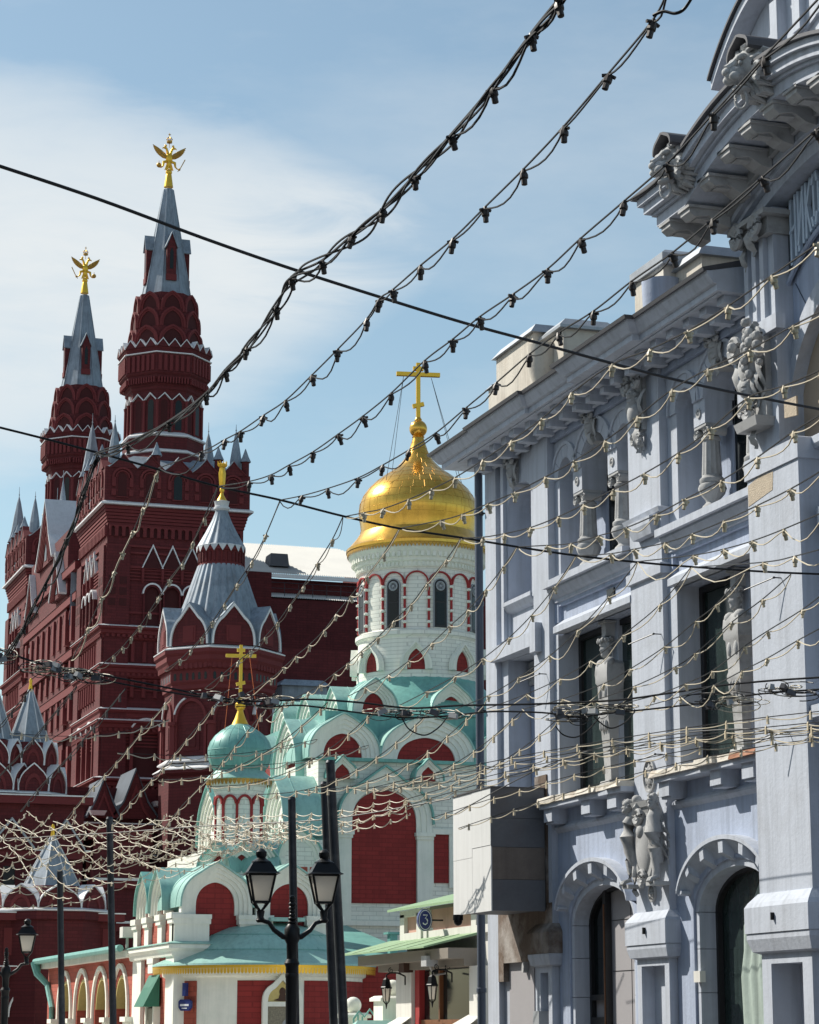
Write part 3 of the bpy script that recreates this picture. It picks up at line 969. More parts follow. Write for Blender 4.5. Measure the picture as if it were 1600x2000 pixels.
# ---- corner bay (far end) with a slender arched window over a lintelled one
cw = MB()
bot = [(-0.2, 0), (0.62, 0), (0.62, 8.9), (2.28, 8.9), (2.28, 0), (2.5, 0)]
cw.box(-0.2, 0.42, 0.0, 0.8, 0, 13.0)
cw.box(2.304, 2.5, 0.104, 0.8, 5.9, 12.99)
cw.box(0.42, 0.80, 0.104, 0.8, 5.9, 12.99)
cw.curtain([(0.79, 9.1), (0.86, 9.1), (0.86, 11.95)] + arc(1.56, 11.95, 0.70, 0.45, PI, 0, 12) + [(2.26, 11.95), (2.26, 9.1), (2.3, 9.1)], 13.0, 0.10, 0.72)
cw.box(0.87, 2.25, 0.16, 0.715, 8.9, 9.95)
cw.box(0.42, 2.5, 0.10, 0.8, 3.4, 5.9)
cw.box(0.42, 0.70, 0.12, 0.8, 0, 3.4).box(2.05, 2.5, 0.12, 0.8, 0, 3.4)
bp('corner_bay_wall', cw, M_BLUE2)
bp('window_niche', MB().box(0.86, 2.3, 0.60, 0.7, 9.9, 12.5), M_BLUE)
bp('sill', MB().sweep([(0, 9.82), (0.08, 9.86), (0.16, 9.98), (0.16, 10.06), (0, 10.12)], [(0.82, 0.16), (2.32, 0.16)]), M_BLUE2)
bp('panel_strip', MB().box(0.66, 0.80, 0.02, 0.12, 9.3, 12.9).box(2.34, 2.49, 0.03, 0.12, 9.95, 12.9), M_BLUE2)
lw = bp('window', MB().box(0.86, 2.3, 0.56, 0.6, 5.9, 8.9), M_BLUE)
bp('pane', MB().box(1.75, 2.3, 0.53, 0.556, 6.0, 8.3), M_GLASS, lw)
bp('relief', MB().box(0.9, 2.26, 0.50, 0.55, 8.40, 8.86), M_STONE, lw)
for i in range(7):
    rr = MB()
    volute(rr, 1.0 + 0.19 * i, 0.48, 8.62, 0.10, 0.03, 1.6, 1 if i % 2 else -1)
    bp('scroll', rr, M_STONE, lw, True)
bp('lintel', MB().box(0.30, 2.9, -0.12, 0.2, 8.92, 9.20).box(2.62, 2.91, -0.14, 0.2, 8.78, 9.34), M_BLUE2)
bchild('mask_keystone', mask_me, BH, (1.35, 0.06, 13.02))
bp('soaked_wall', MB().box(0.70, 3.29, -0.012, 0.12, 2.95, 4.0).box(2.52, 3.12, -0.03, 0.12, 4.0, 6.4).box(0.42, 0.7, -0.01, 0.12, 2.6, 3.9), M_MOULD)
bp('shuttered_arch', MB().prism([(0.74, 0), (0.74, 2.95)] + arc(1.4, 2.95, 0.66, 0.55, PI, 0, 14) + [(2.06, 2.95), (2.06, 0)], 0.10, 0.20), M_BLIND)
bp('arch_rim', MB().band(arc(1.95, 2.75, 0.20, 0.28, PI, R(20), 8), arc(1.95, 2.75, 0.30, 0.38, PI, R(20), 8), 0.0, 0.2), M_STONE)
bp('meter_box', MB().box(2.55, 2.85, -0.12, 0.12, 1.6, 2.02), M_GREYP)

# ---- main cornice of the wing (right-hand side of travel is outwards)
prof = [(0.0, 12.92), (0.05, 12.94), (0.05, 13.02), (0.12, 13.06), (0.12, 13.12), (0.70, 13.14), (0.70, 13.24), (0.76, 13.26), (0.86, 13.40), (0.88, 13.45), (0.0, 13.62)]
path = [(-0.2, 2.0), (-0.2, 0.0), (2.2, 0.0), (2.2, -0.06), (3.4, -0.06), (3.4, 0.02), (7.1, 0.02), (7.1, -0.12), (8.65, -0.12), (8.65, 0.02), (12.4, 0.02)]
co = bp('cornice', MB().sweep([(-o if False else o, z) for o, z in prof], path), M_BLUE2)
bp('roof_flashing', MB().sweep([(0.80, 13.455), (0.93, 13.44), (0.95, 13.50), (0.0, 13.75), (0.0, 13.63)], path), M_FLASH)
u = 0.1
while u < 12.2:
    w = -0.05 if 2.2 < u < 3.2 or 7.1 < u < 8.5 else 0.03
    bp('modillion', MB().box(u, u + 0.26, w - 0.52, w, 13.0, 13.13).box(u + 0.03, u + 0.23, w - 0.36, w, 12.88, 13.0), M_BLUE2, co)
    u += 0.66
bp('soffit_panel', MB().box(-0.1, 12.3, -0.62, -0.56, 13.115, 13.14), M_BLUE2, co)

# ---- console with a cherub at the top of the middle pilaster
ck = MB()
for s in (-1, 1):
    volute(ck, s * 0.22, -0.20, -0.18, 0.17, 0.05, 2.0, s)
    leaf(ck, (s * 0.28, -0.05, -0.35), (s * 0.20, -0.05, -0.95), 0.09, 0.12)
    volute(ck, s * 0.12, -0.12, -1.20, 0.10, 0.035, 1.8, -s)
ck.M = Matrix.Translation((0, -0.16, -0.48)) @ Matrix.Rotation(R(15), 4, 'X')
carve_head(ck, (0, 0, 0), 0.15)
ck.M = Matrix()
ck.ball((0, -0.12, -0.76), (0.17, 0.15, 0.22), 14, 10)
leaf(ck, (0, -0.02, -0.9), (0, -0.02, -1.45), 0.13, 0.12)
leaf(ck, (-0.1, -0.02, -1.1), (-0.14, -0.02, -1.42), 0.07, 0.08)
leaf(ck, (0.1, -0.02, -1.1), (0.14, -0.02, -1.42), 0.07, 0.08)
ck.taper(-0.24, 0.24, -0.10, 0.2, -0.10, 0.06, -0.06)
ck.box(-0.16, 0.16, -0.05, 0.1, -1.05, -0.05)
o = bp('cherub_console', ck, M_STONE, None, True)
o.location = (7.88, -0.02, 13.0)
o = bp('scroll_bracket', MB().sweep([(0, -0.32), (0.10, -0.30), (0.16, -0.12), (0.16, 0.0), (0.0, 0.0)], [(-0.30, 0.1), (-0.30, 0), (0.30, 0), (0.30, 0.1)]), M_BLUE2)
o.location = (8.0, -0.02, 10.32)

# ---- oval reliefs
def oval(u, z, ru, rz):
    ov = MB()
    ov.M = Matrix.Translation((u, 0.0, z)) @ Matrix.Diagonal((ru, 1, rz, 1)) @ Matrix.Rotation(PI / 2, 4, 'X')
    ov.lathe([(1.0, -0.01), (1.0, 0.045), (0.9, 0.05), (0.85, 0.012), (0.0, 0.012)], n=28)
    ov.M = Matrix()
    for k in range(8):
        a = 2 * PI * k / 8
        leaf(ov, (u, -0.02, z), (u + ru * 0.75 * math.cos(a), -0.015, z + rz * 0.75 * math.sin(a)), ru * 0.2, 0.05, 4)
    ov.ball((u, -0.05, z), (ru * 0.22, 0.05, rz * 0.18), 10, 7)
    bp('oval_relief', ov, M_STONE, None, True)


oval(7.90, 5.90, 0.24, 0.29)
oval(7.92, 3.92, 0.13, 0.15)

# ---- griffin cartouche on the middle pilaster
gr = MB()
GX = 7.92
gr.ball((GX - 0.05, -0.10, 4.72), (0.33, 0.13, 0.52), 20, 14)                                   # convex shield
gr.band(arc(GX - 0.05, 4.72, 0.33, 0.52, 0, 2 * PI, 28), arc(GX - 0.05, 4.72, 0.42, 0.62, 0, 2 * PI, 28), -0.15, 0.0)
volute(gr, GX - 0.10, -0.22, 5.22, 0.17, 0.055, 2.0, 1)
volute(gr, GX - 0.02, -0.20, 4.18, 0.14, 0.045, 2.0, -1)
gr.M = Matrix.Translation((GX - 0.10, -0.1, 5.22)) @ Matrix.Rotation(PI / 2, 4, 'X')
gr.lathe([(0.15, -0.1), (0.12, 0.1)], n=14)
gr.M = Matrix.Translation((GX - 0.02, -0.1, 4.18)) @ Matrix.Rotation(PI / 2, 4, 'X')
gr.lathe([(0.12, -0.1), (0.09, 0.09)], n=14)
gr.M = Matrix()
gr.ball((GX - 0.05, -0.20, 4.95), (0.12, 0.07, 0.12), 12, 8)
# beasts: body, breast, foreleg, head and wing on either side
for s, k in ((1, 1.0), (-1, 0.85)):
    bx = GX + s * 0.50
    gr.tube([(bx - s * 0.05, -0.12, 5.30), (bx + s * 0.03, -0.20, 5.12), (bx + s * 0.05, -0.22, 4.90), (bx + s * 0.02, -0.18, 4.66), (bx - s * 0.02, -0.12, 4.40)],
            [0.10 * k, 0.14 * k, 0.17 * k, 0.14 * k, 0.10 * k], 10)
    gr.tube([(bx + s * 0.02, -0.20, 4.75), (bx + s * 0.05, -0.20, 4.50), (bx + s * 0.03, -0.18, 4.28), (bx + s * 0.05, -0.20, 4.14)], [0.10 * k, 0.085 * k, 0.07 * k, 0.075 * k], 9)
    for t in (-0.055, 0, 0.055):
        gr.tube([(bx + s * 0.05 + t, -0.20, 4.16), (bx + s * 0.06 + t, -0.30, 4.13), (bx + s * 0.06 + t, -0.33, 4.08)], 0.032, 6)
    gr.box(bx - 0.14, bx + 0.20 * s if s > 0 else bx + 0.12, -0.30, 0, 4.02, 4.085)
    gr.M = Matrix.Translation((bx + s * 0.02, -0.22, 5.42)) @ Matrix.Rotation(R(s * 25), 4, 'Z')
    carve_head(gr, (0, 0, 0), 0.12, 0.1, 1.3)
    gr.M = Matrix()
    for j in range(4):
        leaf(gr, (bx + s * 0.08, -0.06, 5.22 - 0.10 * j), (bx + s * (0.22 - 0.02 * j), 0.02, 4.78 - 0.14 * j), 0.06, 0.10)
    leaf(gr, (bx - s * 0.04, -0.1, 5.5), (bx + s * 0.16, -0.02, 5.62), 0.05, 0.05, 4)
gr.taper(GX - 0.36, GX + 0.26, -0.20, 0.0, 5.36, 5.46, -0.04)
gr.taper(GX - 0.30, GX + 0.20, -0.15, 0.0, 5.26, 5.36, -0.03)
gr.ball((GX - 0.40, -0.10, 5.52), 0.09, 10, 7)
gr.tube([(GX - 0.45, -0.12, 4.45), (GX - 0.40, -0.16, 4.2), (GX - 0.46, -0.15, 3.98), (GX - 0.40, -0.12, 3.9)], [0.07, 0.055, 0.05, 0.04], 8)
bp('griffin_cartouche', gr, M_STONE, None, True, 'grey griffins holding an oval shield')

# ---- projecting centre part
RW = -0.30
RC = 15.5
r1 = bp('centre_pilaster', MB().box(12.5, 14.2, RW, 0.8, 3.62, 10.05), M_BLUE2)
r2 = bp('centre_pilaster', MB().box(12.52, 13.55, RW + 0.04, 0.8, 10.05, 14.2), M_BLUE2)
for k in range(3):
    bp('fillet', MB().box(12.66 + 0.27 * k, 12.80 + 0.27 * k, RW - 0.035, RW + 0.04, 10.9, 13.75), M_BLUE2, r2)
pth = [(12.5, 0.8), (12.5, RW), (14.2, RW), (14.2, 0.8)]
bp('plinth', MB().sweep([(0, 3.07), (0.18, 3.07), (0.18, 3.45), (0.14, 3.52), (0.02, 3.66), (0, 3.66)], pth).box(12.51, 14.19, RW + 0.01, 0.8, 3.0, 3.62), M_BLUE2)
ns = MB().sweep([(0, 2.76), (0.10, 2.80), (0.16, 2.98), (0.16, 3.065), (0, 3.065)], pth)
ns.box(12.55, 12.85, RW - 0.02, 0.8, 0, 2.78).box(13.85, 14.15, RW - 0.02, 0.8, 0, 2.78).box(12.85, 13.85, RW - 0.02, 0.8, 2.62, 2.78).box(12.85, 13.85, 0.15, 0.8, 0, 2.62)
pd = bp('pedestal', ns, M_BLUE2)
bp('meter_panel', MB().box(13.3, 13.8, 0.05, 0.15, 0, 2.0), M_BLIND, pd)
for (uu, w) in ((7.9, -0.16), (13.3, RW - 0.18)):
    bp('eye_bolt', MB().box(uu - 0.015, uu + 0.015, w - 0.05, w + 0.02, 3.24, 3.35), M_BLACK)
bp('bare_patch', MB().prism([(12.52, 9.62), (13.35, 9.72), (13.38, 10.0), (12.9, 10.02), (12.52, 9.95)], RW - 0.006, RW + 0.02), M_PATCH)
bp('bare_patch', MB().prism([(13.75, 10.75), (14.15, 10.70), (14.15, 11.0), (13.75, 11.02)], RW + 0.03, RW + 0.06), M_PATCH)
bp('shelf', MB().sweep([(0, 10.02), (0.05, 10.03), (0.05, 10.35), (0, 10.37)], [(12.5, 0.5), (12.5, RW + 0.02), (14.2, RW + 0.02), (14.2, 0.5)]), M_BLUE2)
# central wall with the great arched window
CWW = 0.05
cen = [(13.0, 10.35), (RC - 2.1, 10.35)] + arc(RC, 10.5, 2.1, 2.1, PI, 0, 36) + [(RC + 2.1, 10.35), (17.5, 10.35)]
bp('centre_wall', MB().curtain(cen, 15.0, CWW, 0.8).box(13.9, 18.6, CWW + 0.04, 0.8, 3.0, 9.2), M_BLUE)
arcv = bp('archivolt', MB().band(arc(RC, 10.5, 2.07, 2.07, PI, 0, 36), arc(RC, 10.5, 2.25, 2.25, PI, 0, 36), CWW - 0.10, CWW + 0.3)
          .band(arc(RC, 10.5, 2.25, 2.25, PI, 0, 36), arc(RC, 10.5, 2.47, 2.47, PI, 0, 36), CWW - 0.05, CWW + 0.05), M_BLUE2, None, R(35))
jm = MB()
for k in range(8):
    a = PI - k * R(15) - R(8)
    p0, p1 = (RC + 2.49 * math.cos(a), 10.5 + 2.49 * math.sin(a)), (RC + 3.05 * math.cos(a), 10.5 + 3.05 * math.sin(a))
    jm.tube([(p0[0], CWW - 0.004, p0[1]), (p1[0], CWW - 0.004, p1[1])], 0.012, 4)
bp('joint', jm, M_PIPE)
bp('arched_window', MB().prism([(RC - 2.1, 10.3)] + arc(RC, 10.5, 2.1, 2.1, PI, 0, 36) + [(RC + 2.1, 10.3)], 0.17, 0.2), M_TAN)
bp('sill', MB().sweep([(0, 10.16), (0.10, 10.18), (0.14, 10.24), (0.14, 10.36), (0, 10.38)], [(13.92, CWW), (17.5, CWW)]), M_BLUE2)
bp('spandrel', MB().box(13.92, 18.6, 0.20, 0.8, 9.2, 10.17).box(14.2, 18.6, 0.12, 0.3, 9.95, 10.17), M_BLUE)
bp('sill', MB().sweep([(0, 6.0), (0.16, 6.03), (0.30, 6.12), (0.30, 6.30), (0, 6.34)], [(14.22, CWW), (18.6, CWW)]), M_BLUE2)
bp('lintel', MB().box(14.35, 18.6, -0.10, 0.3, 9.0, 9.25), M_BLUE2)
# sign field with raised letters
SB = CWW - 0.02
top = [(RC - 7.1 * math.sin(t), 14.55 - 7.1 * (1 - math.cos(t))) for t in [R(17.6 - k * 35.2 / 24) for k in range(25)]]
lo = [(RC - 3.15 * math.sin(t), 10.5 + 3.15 * math.cos(t)) for t in [R(43 - k * 86 / 24) for k in range(25)]]
sg = bp('sign_field', MB().band(lo, top, SB - 0.03, SB), M_SIGNBG)
rim = MB()
rim.tube([(x, SB - 0.06, z) for x, z in top], 0.06, 6)
rim.tube([(x, SB - 0.05, z) for x, z in lo], 0.045, 6)
rim.tube([(lo[0][0], SB - 0.05, lo[0][1]), (top[0][0], SB - 0.05, top[0][1])], 0.055, 6)
bp('sign_rim', rim, M_BLUE, sg)
STR = {'Н': [((0, 0), (0, 1)), ((1, 0), (1, 1)), ((0, .5), (1, .5))], 'И': [((0, 0), (0, 1)), ((1, 0), (1, 1)), ((0, .1), (1, .9))],
       'К': [((0, 0), (0, 1)), ((0, .45), (1, 1)), ((.25, .55), (1, 0))], 'О': [((0, .15), (0, .85)), ((1, .15), (1, .85)), ((.2, 1), (.8, 1)), ((.2, 0), (.8, 0)), ((0, .85), (.2, 1)), ((1, .85), (.8, 1)), ((0, .15), (.2, 0)), ((1, .15), (.8, 0))],
       'Л': [((0, 0), (.4, 1)), ((1, 0), (1, 1)), ((.4, 1), (1, 1))], 'Ь': [((0, 0), (0, 1)), ((0, .5), (.9, .5)), ((0, 0), (.9, 0)), ((1, .08), (1, .45))],
       'С': [((0, .15), (0, .85)), ((.1, 1), (1, 1)), ((.1, 0), (1, 0))], 'Е': [((0, 0), (0, 1)), ((0, 1), (1, 1)), ((0, .5), (.8, .5)), ((0, 0), (1, 0))],
       'Р': [((0, 0), (0, 1)), ((0, 1), (.9, 1)), ((0, .5), (.9, .5)), ((1, .55), (1, .95))], 'Я': [((1, 0), (1, 1)), ((1, 1), (.1, 1)), ((1, .5), (.1, .5)), ((0, .55), (0, .95)), ((.7, .5), (0, 0))],
       'Д': [((.1, .2), (.4, 1)), ((.9, .2), (.9, 1)), ((.4, 1), (.9, 1)), ((0, .2), (1, .2)), ((0, .2), (0, 0)), ((1, .2), (1, 0))], 'Ы': [((0, 0), (0, 1)), ((0, .5), (.5, .5)), ((0, 0), (.5, 0)), ((.6, .08), (.6, .45)), ((1, 0), (1, 1))]}
txt = 'НИКОЛЬСКИЕ РЯДЫ'
for k, chh in enumerate(txt):
    if chh == ' ':
        continue
    t0 = (k + 0.5) / len(txt)
    x0 = RC - 1.80 + t0 * 3.85

    def zlo(x):
        return 10.5 + math.sqrt(3.24 ** 2 - (x - RC) ** 2)

    def ztop(x):
        return 14.45 - 7.1 + math.sqrt(7.1 ** 2 - (x - RC) ** 2)
    lm = MB()
    wl = 0.165
    for (a, b) in STR[chh]:
        pp = []
        for (fx, fz) in (a, b):
            x = x0 - wl / 2 + fx * wl
            pp.append(Vector((x, 0, zlo(x) + fz * (ztop(x) - zlo(x)))))
        d = (pp[1] - pp[0]).normalized()
        pr = Vector((-d.z, 0, d.x)) * 0.030
        e = d * 0.025
        q = [pp[0] - pr - e, pp[1] - pr + e, pp[1] + pr + e, pp[0] + pr - e]
        lm.prism([(v.x, v.z) for v in q], SB - 0.085 - 0.0008 * len(lm.v), SB - 0.03)
    bp('letter', lm, M_LETTER, sg)
# pediment: flat ends and a low arc
def ped_curve(o_side, z_off, k=24):
    hw = 2.95 + 0.0
    rise, r = 0.62, 7.2
    pts = [(12.45 - o_side, z_off), (RC - hw, z_off)]
    for i in range(k + 1):
        x = RC - hw + 2 * hw * i / k
        pts.append((x, z_off + math.sqrt(r * r - (x - RC) ** 2) - math.sqrt(r * r - hw * hw)))
    pts += [(RC + hw, z_off), (2 * RC - 12.45 + o_side, z_off)]
    return pts


# stack of mouldings, each (overhang, z0, z1)
pc = MB()
for (ov, z0, z1) in ((0.05, 13.86, 14.06), (0.14, 14.06, 14.14), (0.22, 14.14, 14.24)):
    pc.band(ped_curve(ov, z0), ped_curve(ov, z1), RW - ov, 1.2)
bed = bp('pediment_bed', pc, M_BLUE2)
ov = MB()
for (o_, z0, z1) in ((0.98, 14.42, 14.60), (1.04, 14.60, 14.66), (1.14, 14.66, 14.80), (1.22, 14.80, 14.92)):
    ov.band(ped_curve(o_, z0), ped_curve(o_, z1), RW - o_, 1.2)
cornp = bp('pediment_cornice', ov, M_BLUE2)
bp('pediment_flashing', MB().band(ped_curve(1.30, 14.925), ped_curve(1.30, 14.98), RW - 1.30, 1.3).band(ped_curve(1.26, 14.985), ped_curve(0.5, 15.14), RW - 0.6, 1.3), M_FLASH)
bp('pediment_core', MB().band(ped_curve(0.3, 14.245), ped_curve(0.3, 14.42), RW - 0.30, 1.2), M_STONE)
# modillions under the pediment, each a curled bracket
def ped_z(x):
    if abs(x - RC) > 2.95:
        return 0
    return math.sqrt(7.2 ** 2 - (x - RC) ** 2) - math.sqrt(7.2 ** 2 - 2.95 ** 2)


x = 11.75
while x < 18.5:
    z = 14.25 + ped_z(x)
    b = MB()
    cur = [(RW - 0.95, z + 0.17), (RW - 0.95, z + 0.05), (RW - 0.86, z - 0.02), (RW - 0.62, z + 0.02), (RW - 0.42, z - 0.10), (RW - 0.24, z - 0.14), (RW - 0.24, z + 0.17)]
    vs = [(x - 0.17, y, zz) for y, zz in cur] + [(x + 0.17, y, zz) for y, zz in cur]
    n = len(cur)
    b.add(vs, [tuple(range(n)), tuple(range(2 * n - 1, n - 1, -1))] + [(i, (i + 1) % n, (i + 1) % n + n, i + n) for i in range(n)])
    b.box(x - 0.21, x + 0.21, RW - 0.98, RW - 0.2, z + 0.12, z + 0.165)
    b.box(x - 0.10, x + 0.10, RW - 0.80, RW - 0.55, z - 0.03, z + 0.02)
    bp('modillion', b, M_STONE, cornp)
    x += 0.74
# capital scroll on top of the upper pilaster
cp = MB()
volute(cp, 12.78, RW - 0.20, 13.90, 0.20, 0.06, 2.2, 1)
volute(cp, 13.42, RW - 0.20, 13.90, 0.20, 0.06, 2.2, -1)
cp.box(12.5, 13.75, RW - 0.22, 0.3, 14.02, 14.10)
cp.box(12.62, 13.6, RW - 0.08, 0.3, 13.75, 14.02)
leaf(cp, (13.1, RW - 0.04, 14.0), (13.1, RW - 0.02, 13.5), 0.12, 0.16)
leaf(cp, (12.76, RW - 0.02, 13.75), (12.74, RW - 0.0, 13.36), 0.09, 0.10)
bp('capital', cp, M_STONE, None, True)
# cartouche with fruit at the foot of the upper pilaster
ct = MB()
CX = 13.05
for s in (-1, 1):
    volute(ct, CX + s * 0.38, RW - 0.24, 12.10, 0.20, 0.06, 2.0, s)
    leaf(ct, (CX + s * 0.45, RW - 0.1, 11.95), (CX + s * 0.32, RW - 0.05, 11.2), 0.10, 0.16)
volute(ct, CX, RW - 0.22, 11.02, 0.18, 0.06, 2.0, 1)
for i in range(34):
    ct.ball((CX + random.gauss(0.18, 0.20), RW - 0.22 - random.random() * 0.15, 12.0 + random.gauss(0, 0.16)), random.uniform(0.05, 0.095), 8, 6)
ct.ball((CX - 0.05, RW - 0.14, 11.72), (0.30, 0.16, 0.28), 14, 10)
for i in range(5):
    leaf(ct, (CX - 0.30 + 0.15 * i, RW - 0.10, 11.7), (CX - 0.25 + 0.12 * i, RW - 0.06, 11.15 - 0.1 * (i % 2)), 0.08, 0.14)
ct.M = Matrix.Translation((CX - 0.02, RW - 0.2, 11.38)) @ Matrix.Rotation(R(8), 4, 'X')
carve_head(ct, (0, 0, 0), 0.15, 0.1)
ct.M = Matrix()
ct.taper(CX - 0.34, CX + 0.34, RW - 0.26, RW + 0.1, 10.72, 10.86, -0.04)
leaf(ct, (CX - 0.1, RW - 0.06, 10.74), (CX - 0.12, RW - 0.02, 10.45), 0.12, 0.08)
ct.box(CX - 0.30, CX + 0.30, RW - 0.06, RW + 0.1, 10.8, 12.15)
bp('fruit_cartouche', ct, M_STONE, None, True, 'cartouche heaped with fruit')
bp('impost_block', MB().box(12.6, 13.75, RW - 0.06, RW + 0.1, 12.18, 12.42), M_BLUE2)
# lions on the pediment cornice
def lion(x, z, s):
    lm = MB()
    lm.M = Matrix.Translation((x, RW - 1.22, z)) @ Matrix.Rotation(R(6), 4, 'X') @ Matrix.Scale(s, 4)
    lm.ball((0, 0.06, 0.06), (0.26, 0.28, 0.29), 18, 12)
    lm.ball((0, -0.22, -0.08), (0.155, 0.20, 0.14), 16, 10)
    lm.ball((0, -0.40, -0.03), (0.085, 0.06, 0.06), 10, 8)
    lm.tube([(0, -0.14, 0.20), (0, -0.26, 0.09), (0, -0.38, 0.01)], [0.07, 0.06, 0.07], 8)
    lm.ball((0, -0.17, -0.31), (0.12, 0.16, 0.06), 12, 8)
    for k in (-1, 1):
        lm.ball((k * 0.12, -0.17, 0.17), (0.10, 0.09, 0.055), 10, 7)
        lm.ball((k * 0.13, -0.21, 0.08), (0.035, 0.03, 0.035), 8, 6)
        lm.ball((k * 0.10, -0.31, -0.13), (0.085, 0.10, 0.075), 10, 7)
        lm.ball((k * 0.22, 0.02, 0.30), (0.07, 0.05, 0.09), 8, 6)
    rnd = random.Random(int(x * 100))
    for i in range(54):                        # locks of the mane, swept back and down
        a = 2 * PI * i / 54 + rnd.uniform(-0.05, 0.05)
        r0 = rnd.uniform(0.20, 0.28)
        p0 = Vector((r0 * math.cos(a), rnd.uniform(-0.12, 0.06), 0.04 + r0 * 1.1 * math.sin(a)))
        r1 = rnd.uniform(0.36, 0.50)
        p2 = Vector((r1 * math.cos(a + 0.15), rnd.uniform(0.12, 0.34), 0.02 + r1 * 1.05 * math.sin(a) - 0.08))
        p1_ = (p0 + p2) / 2 + Vector((0.05 * math.cos(a), -0.05, 0.05 * math.sin(a)))
        lm.tube([p0, p1_, p2], [0.035, 0.055, 0.015], 6)
    lm.M = lm.M @ Matrix.Translation((0, -0.20, -0.46)) @ Matrix.Rotation(R(35), 4, 'Z')
    lm.tube([(0.10 * math.cos(2 * PI * k / 20), 0, 0.14 * math.sin(2 * PI * k / 20)) for k in range(21)], 0.026, 6)
    lm.M = Matrix()
    lm.box(x - 0.28 * s, x + 0.28 * s, RW - 1.15, RW - 0.2, z - 0.42 * s, z + 0.28 * s)
    o = bp('lion_mask', lm, M_STONE, None, True)
    cap = MB()
    pts = keel(x, z + 0.22 * s, 0.34 * s, 0.30 * s, 0.3, 16)
    cap.band(pts, [(p[0] + (0.03 if p[0] > x else -0.03), p[1] + 0.04) for p in pts], RW - 1.42, RW - 0.4)
    bp('lead_hood', cap, M_FLASH, o)
    vv = MB()
    volute(vv, x + 0.46 * s, RW - 1.32, z - 0.15, 0.13, 0.045, 1.8, -1)
    bp('scroll', vv, M_STONE, o, True)


lion(12.66, 15.05, 0.92)
lion(15.42, 15.55, 0.98)
# attic gable above the pediment
gp = [(11.95, 15.0), (11.95, 16.9)]
edge = []
for i in range(13):
    t = i / 12
    edge.append((11.75 + 1.9 * t, 16.95 + 1.05 * math.sin(t * PI / 2) ** 0.9))
ag = bp('attic_gable', MB().prism([(12.0, 15.0), (12.0, 16.86)] + [(p[0] + 0.12, p[1] - 0.12) for p in edge] + [(19.0, 17.88), (19.0, 15.0)], -0.05, 1.4), M_BLUE2)
bp('gable_coping', MB().band([(p[0], p[1] - 0.16) for p in edge] + [(19.0, 17.84)], edge + [(19.0, 18.0)], -0.38, 1.5), M_BLUE2, ag)
bp('coping_flashing', MB().band([(p[0] - 0.03, p[1] + 0.002) for p in edge] + [(19.0, 18.002)], [(p[0] - 0.03, p[1] + 0.05) for p in edge] + [(19.0, 18.05)], -0.44, 1.5), M_FLASH, ag)
bp('bare_brick', MB().box(11.965, 12.0, 0.06, 1.35, 15.1, 16.7).box(11.96, 12.3, -0.075, -0.05, 15.1, 16.2), M_BRICKRAW, ag)
bp('raised_panel', MB().band(arc(RC, 14.2, 2.7, 2.7, R(150), R(30), 20), arc(RC, 14.2, 3.1, 3.1, R(150), R(30), 20), -0.11, -0.05), M_BLUE2, ag)
for k in range(5):
    x = 13.6 + k * 0.75
    bp('gable_block', MB().box(x, x + 0.24, -0.22, -0.05, 16.75, 17.55), M_BLUE2, ag)
# attic pedestals on the wing roof
ped = bp('attic_pedestal', MB().box(-0.1, 0.4, 0.06, 1.3, 13.4, 14.72).box(0.4, 2.5, 0.05, 1.3, 13.4, 15.25).box(2.5, 3.6, 0.25, 1.3, 13.4, 15.05), M_CREAM)
bp('pedestal_cap', MB().taper(-0.18, 0.39, 0.0, 1.36, 14.72, 14.82, 0.1).taper(0.3, 2.6, -0.03, 1.4, 15.25, 15.45, 0.16).box(2.42, 3.7, 0.15, 1.4, 15.05, 15.11).taper(2.42, 3.7, 0.15, 1.4, 15.11, 15.28, 0.18), M_ZINC, ped)
sc = MB()
sc.M = Matrix.Translation((2.75, 0.2, 14.5))
sc.lathe([(0.02, -0.5), (0.22, -0.42), (0.34, -0.1), (0.36, 0.4)], n=16)
bp('scroll_buttress', sc, M_CREAM, ped, True)
ped2 = bp('attic_pedestal', MB().box(7.5, 8.75, 0.06, 1.3, 13.4, 14.75).box(8.75, 9.8, 0.3, 1.2, 13.4, 14.62), M_CREAM)
bp('pedestal_cap', MB().box(7.42, 8.85, 0.0, 1.36, 14.75, 14.95).taper(7.42, 8.85, 0.0, 1.36, 14.95, 15.03, 0.1).taper(8.7, 9.9, 0.2, 1.3, 14.62, 14.82, 0.14), M_ZINC, ped2)
sc = MB()
sc.M = Matrix.Translation((8.55, 0.12, 14.0))
sc.lathe([(0.02, -0.5), (0.24, -0.42), (0.34, -0.1), (0.36, 0.5)], n=16)
bp('scroll_buttress', sc, M_BLUE, ped2, True)
# downpipe
dpz = MB()
dpz.tube([(-0.42, -0.06, 13.2), (-0.42, -0.06, 6.0), (-0.42, -0.06, 0)], 0.085, 12)
dp = bp('downpipe', dpz, M_PIPE, None, True)
bp('pipe_collar', MB().lathe([(0.085, 0), (0.102, 0.01), (0.102, 0.09), (0.085, 0.10)], -0.42, -0.06, 12).add([], []), M_PIPE, dp).location = (0, 0, 10.2)
for z in (12.1, 8.0, 5.9, 2.4):
    inst('pipe_collar', dp.children[0], dp, (0, 0, z))
bp('pipe_bracket', MB().box(-0.42, -0.2, -0.08, 0.0, 12.1, 12.13).box(-0.42, -0.2, -0.08, 0.0, 8.0, 8.03), M_BLACK, dp)

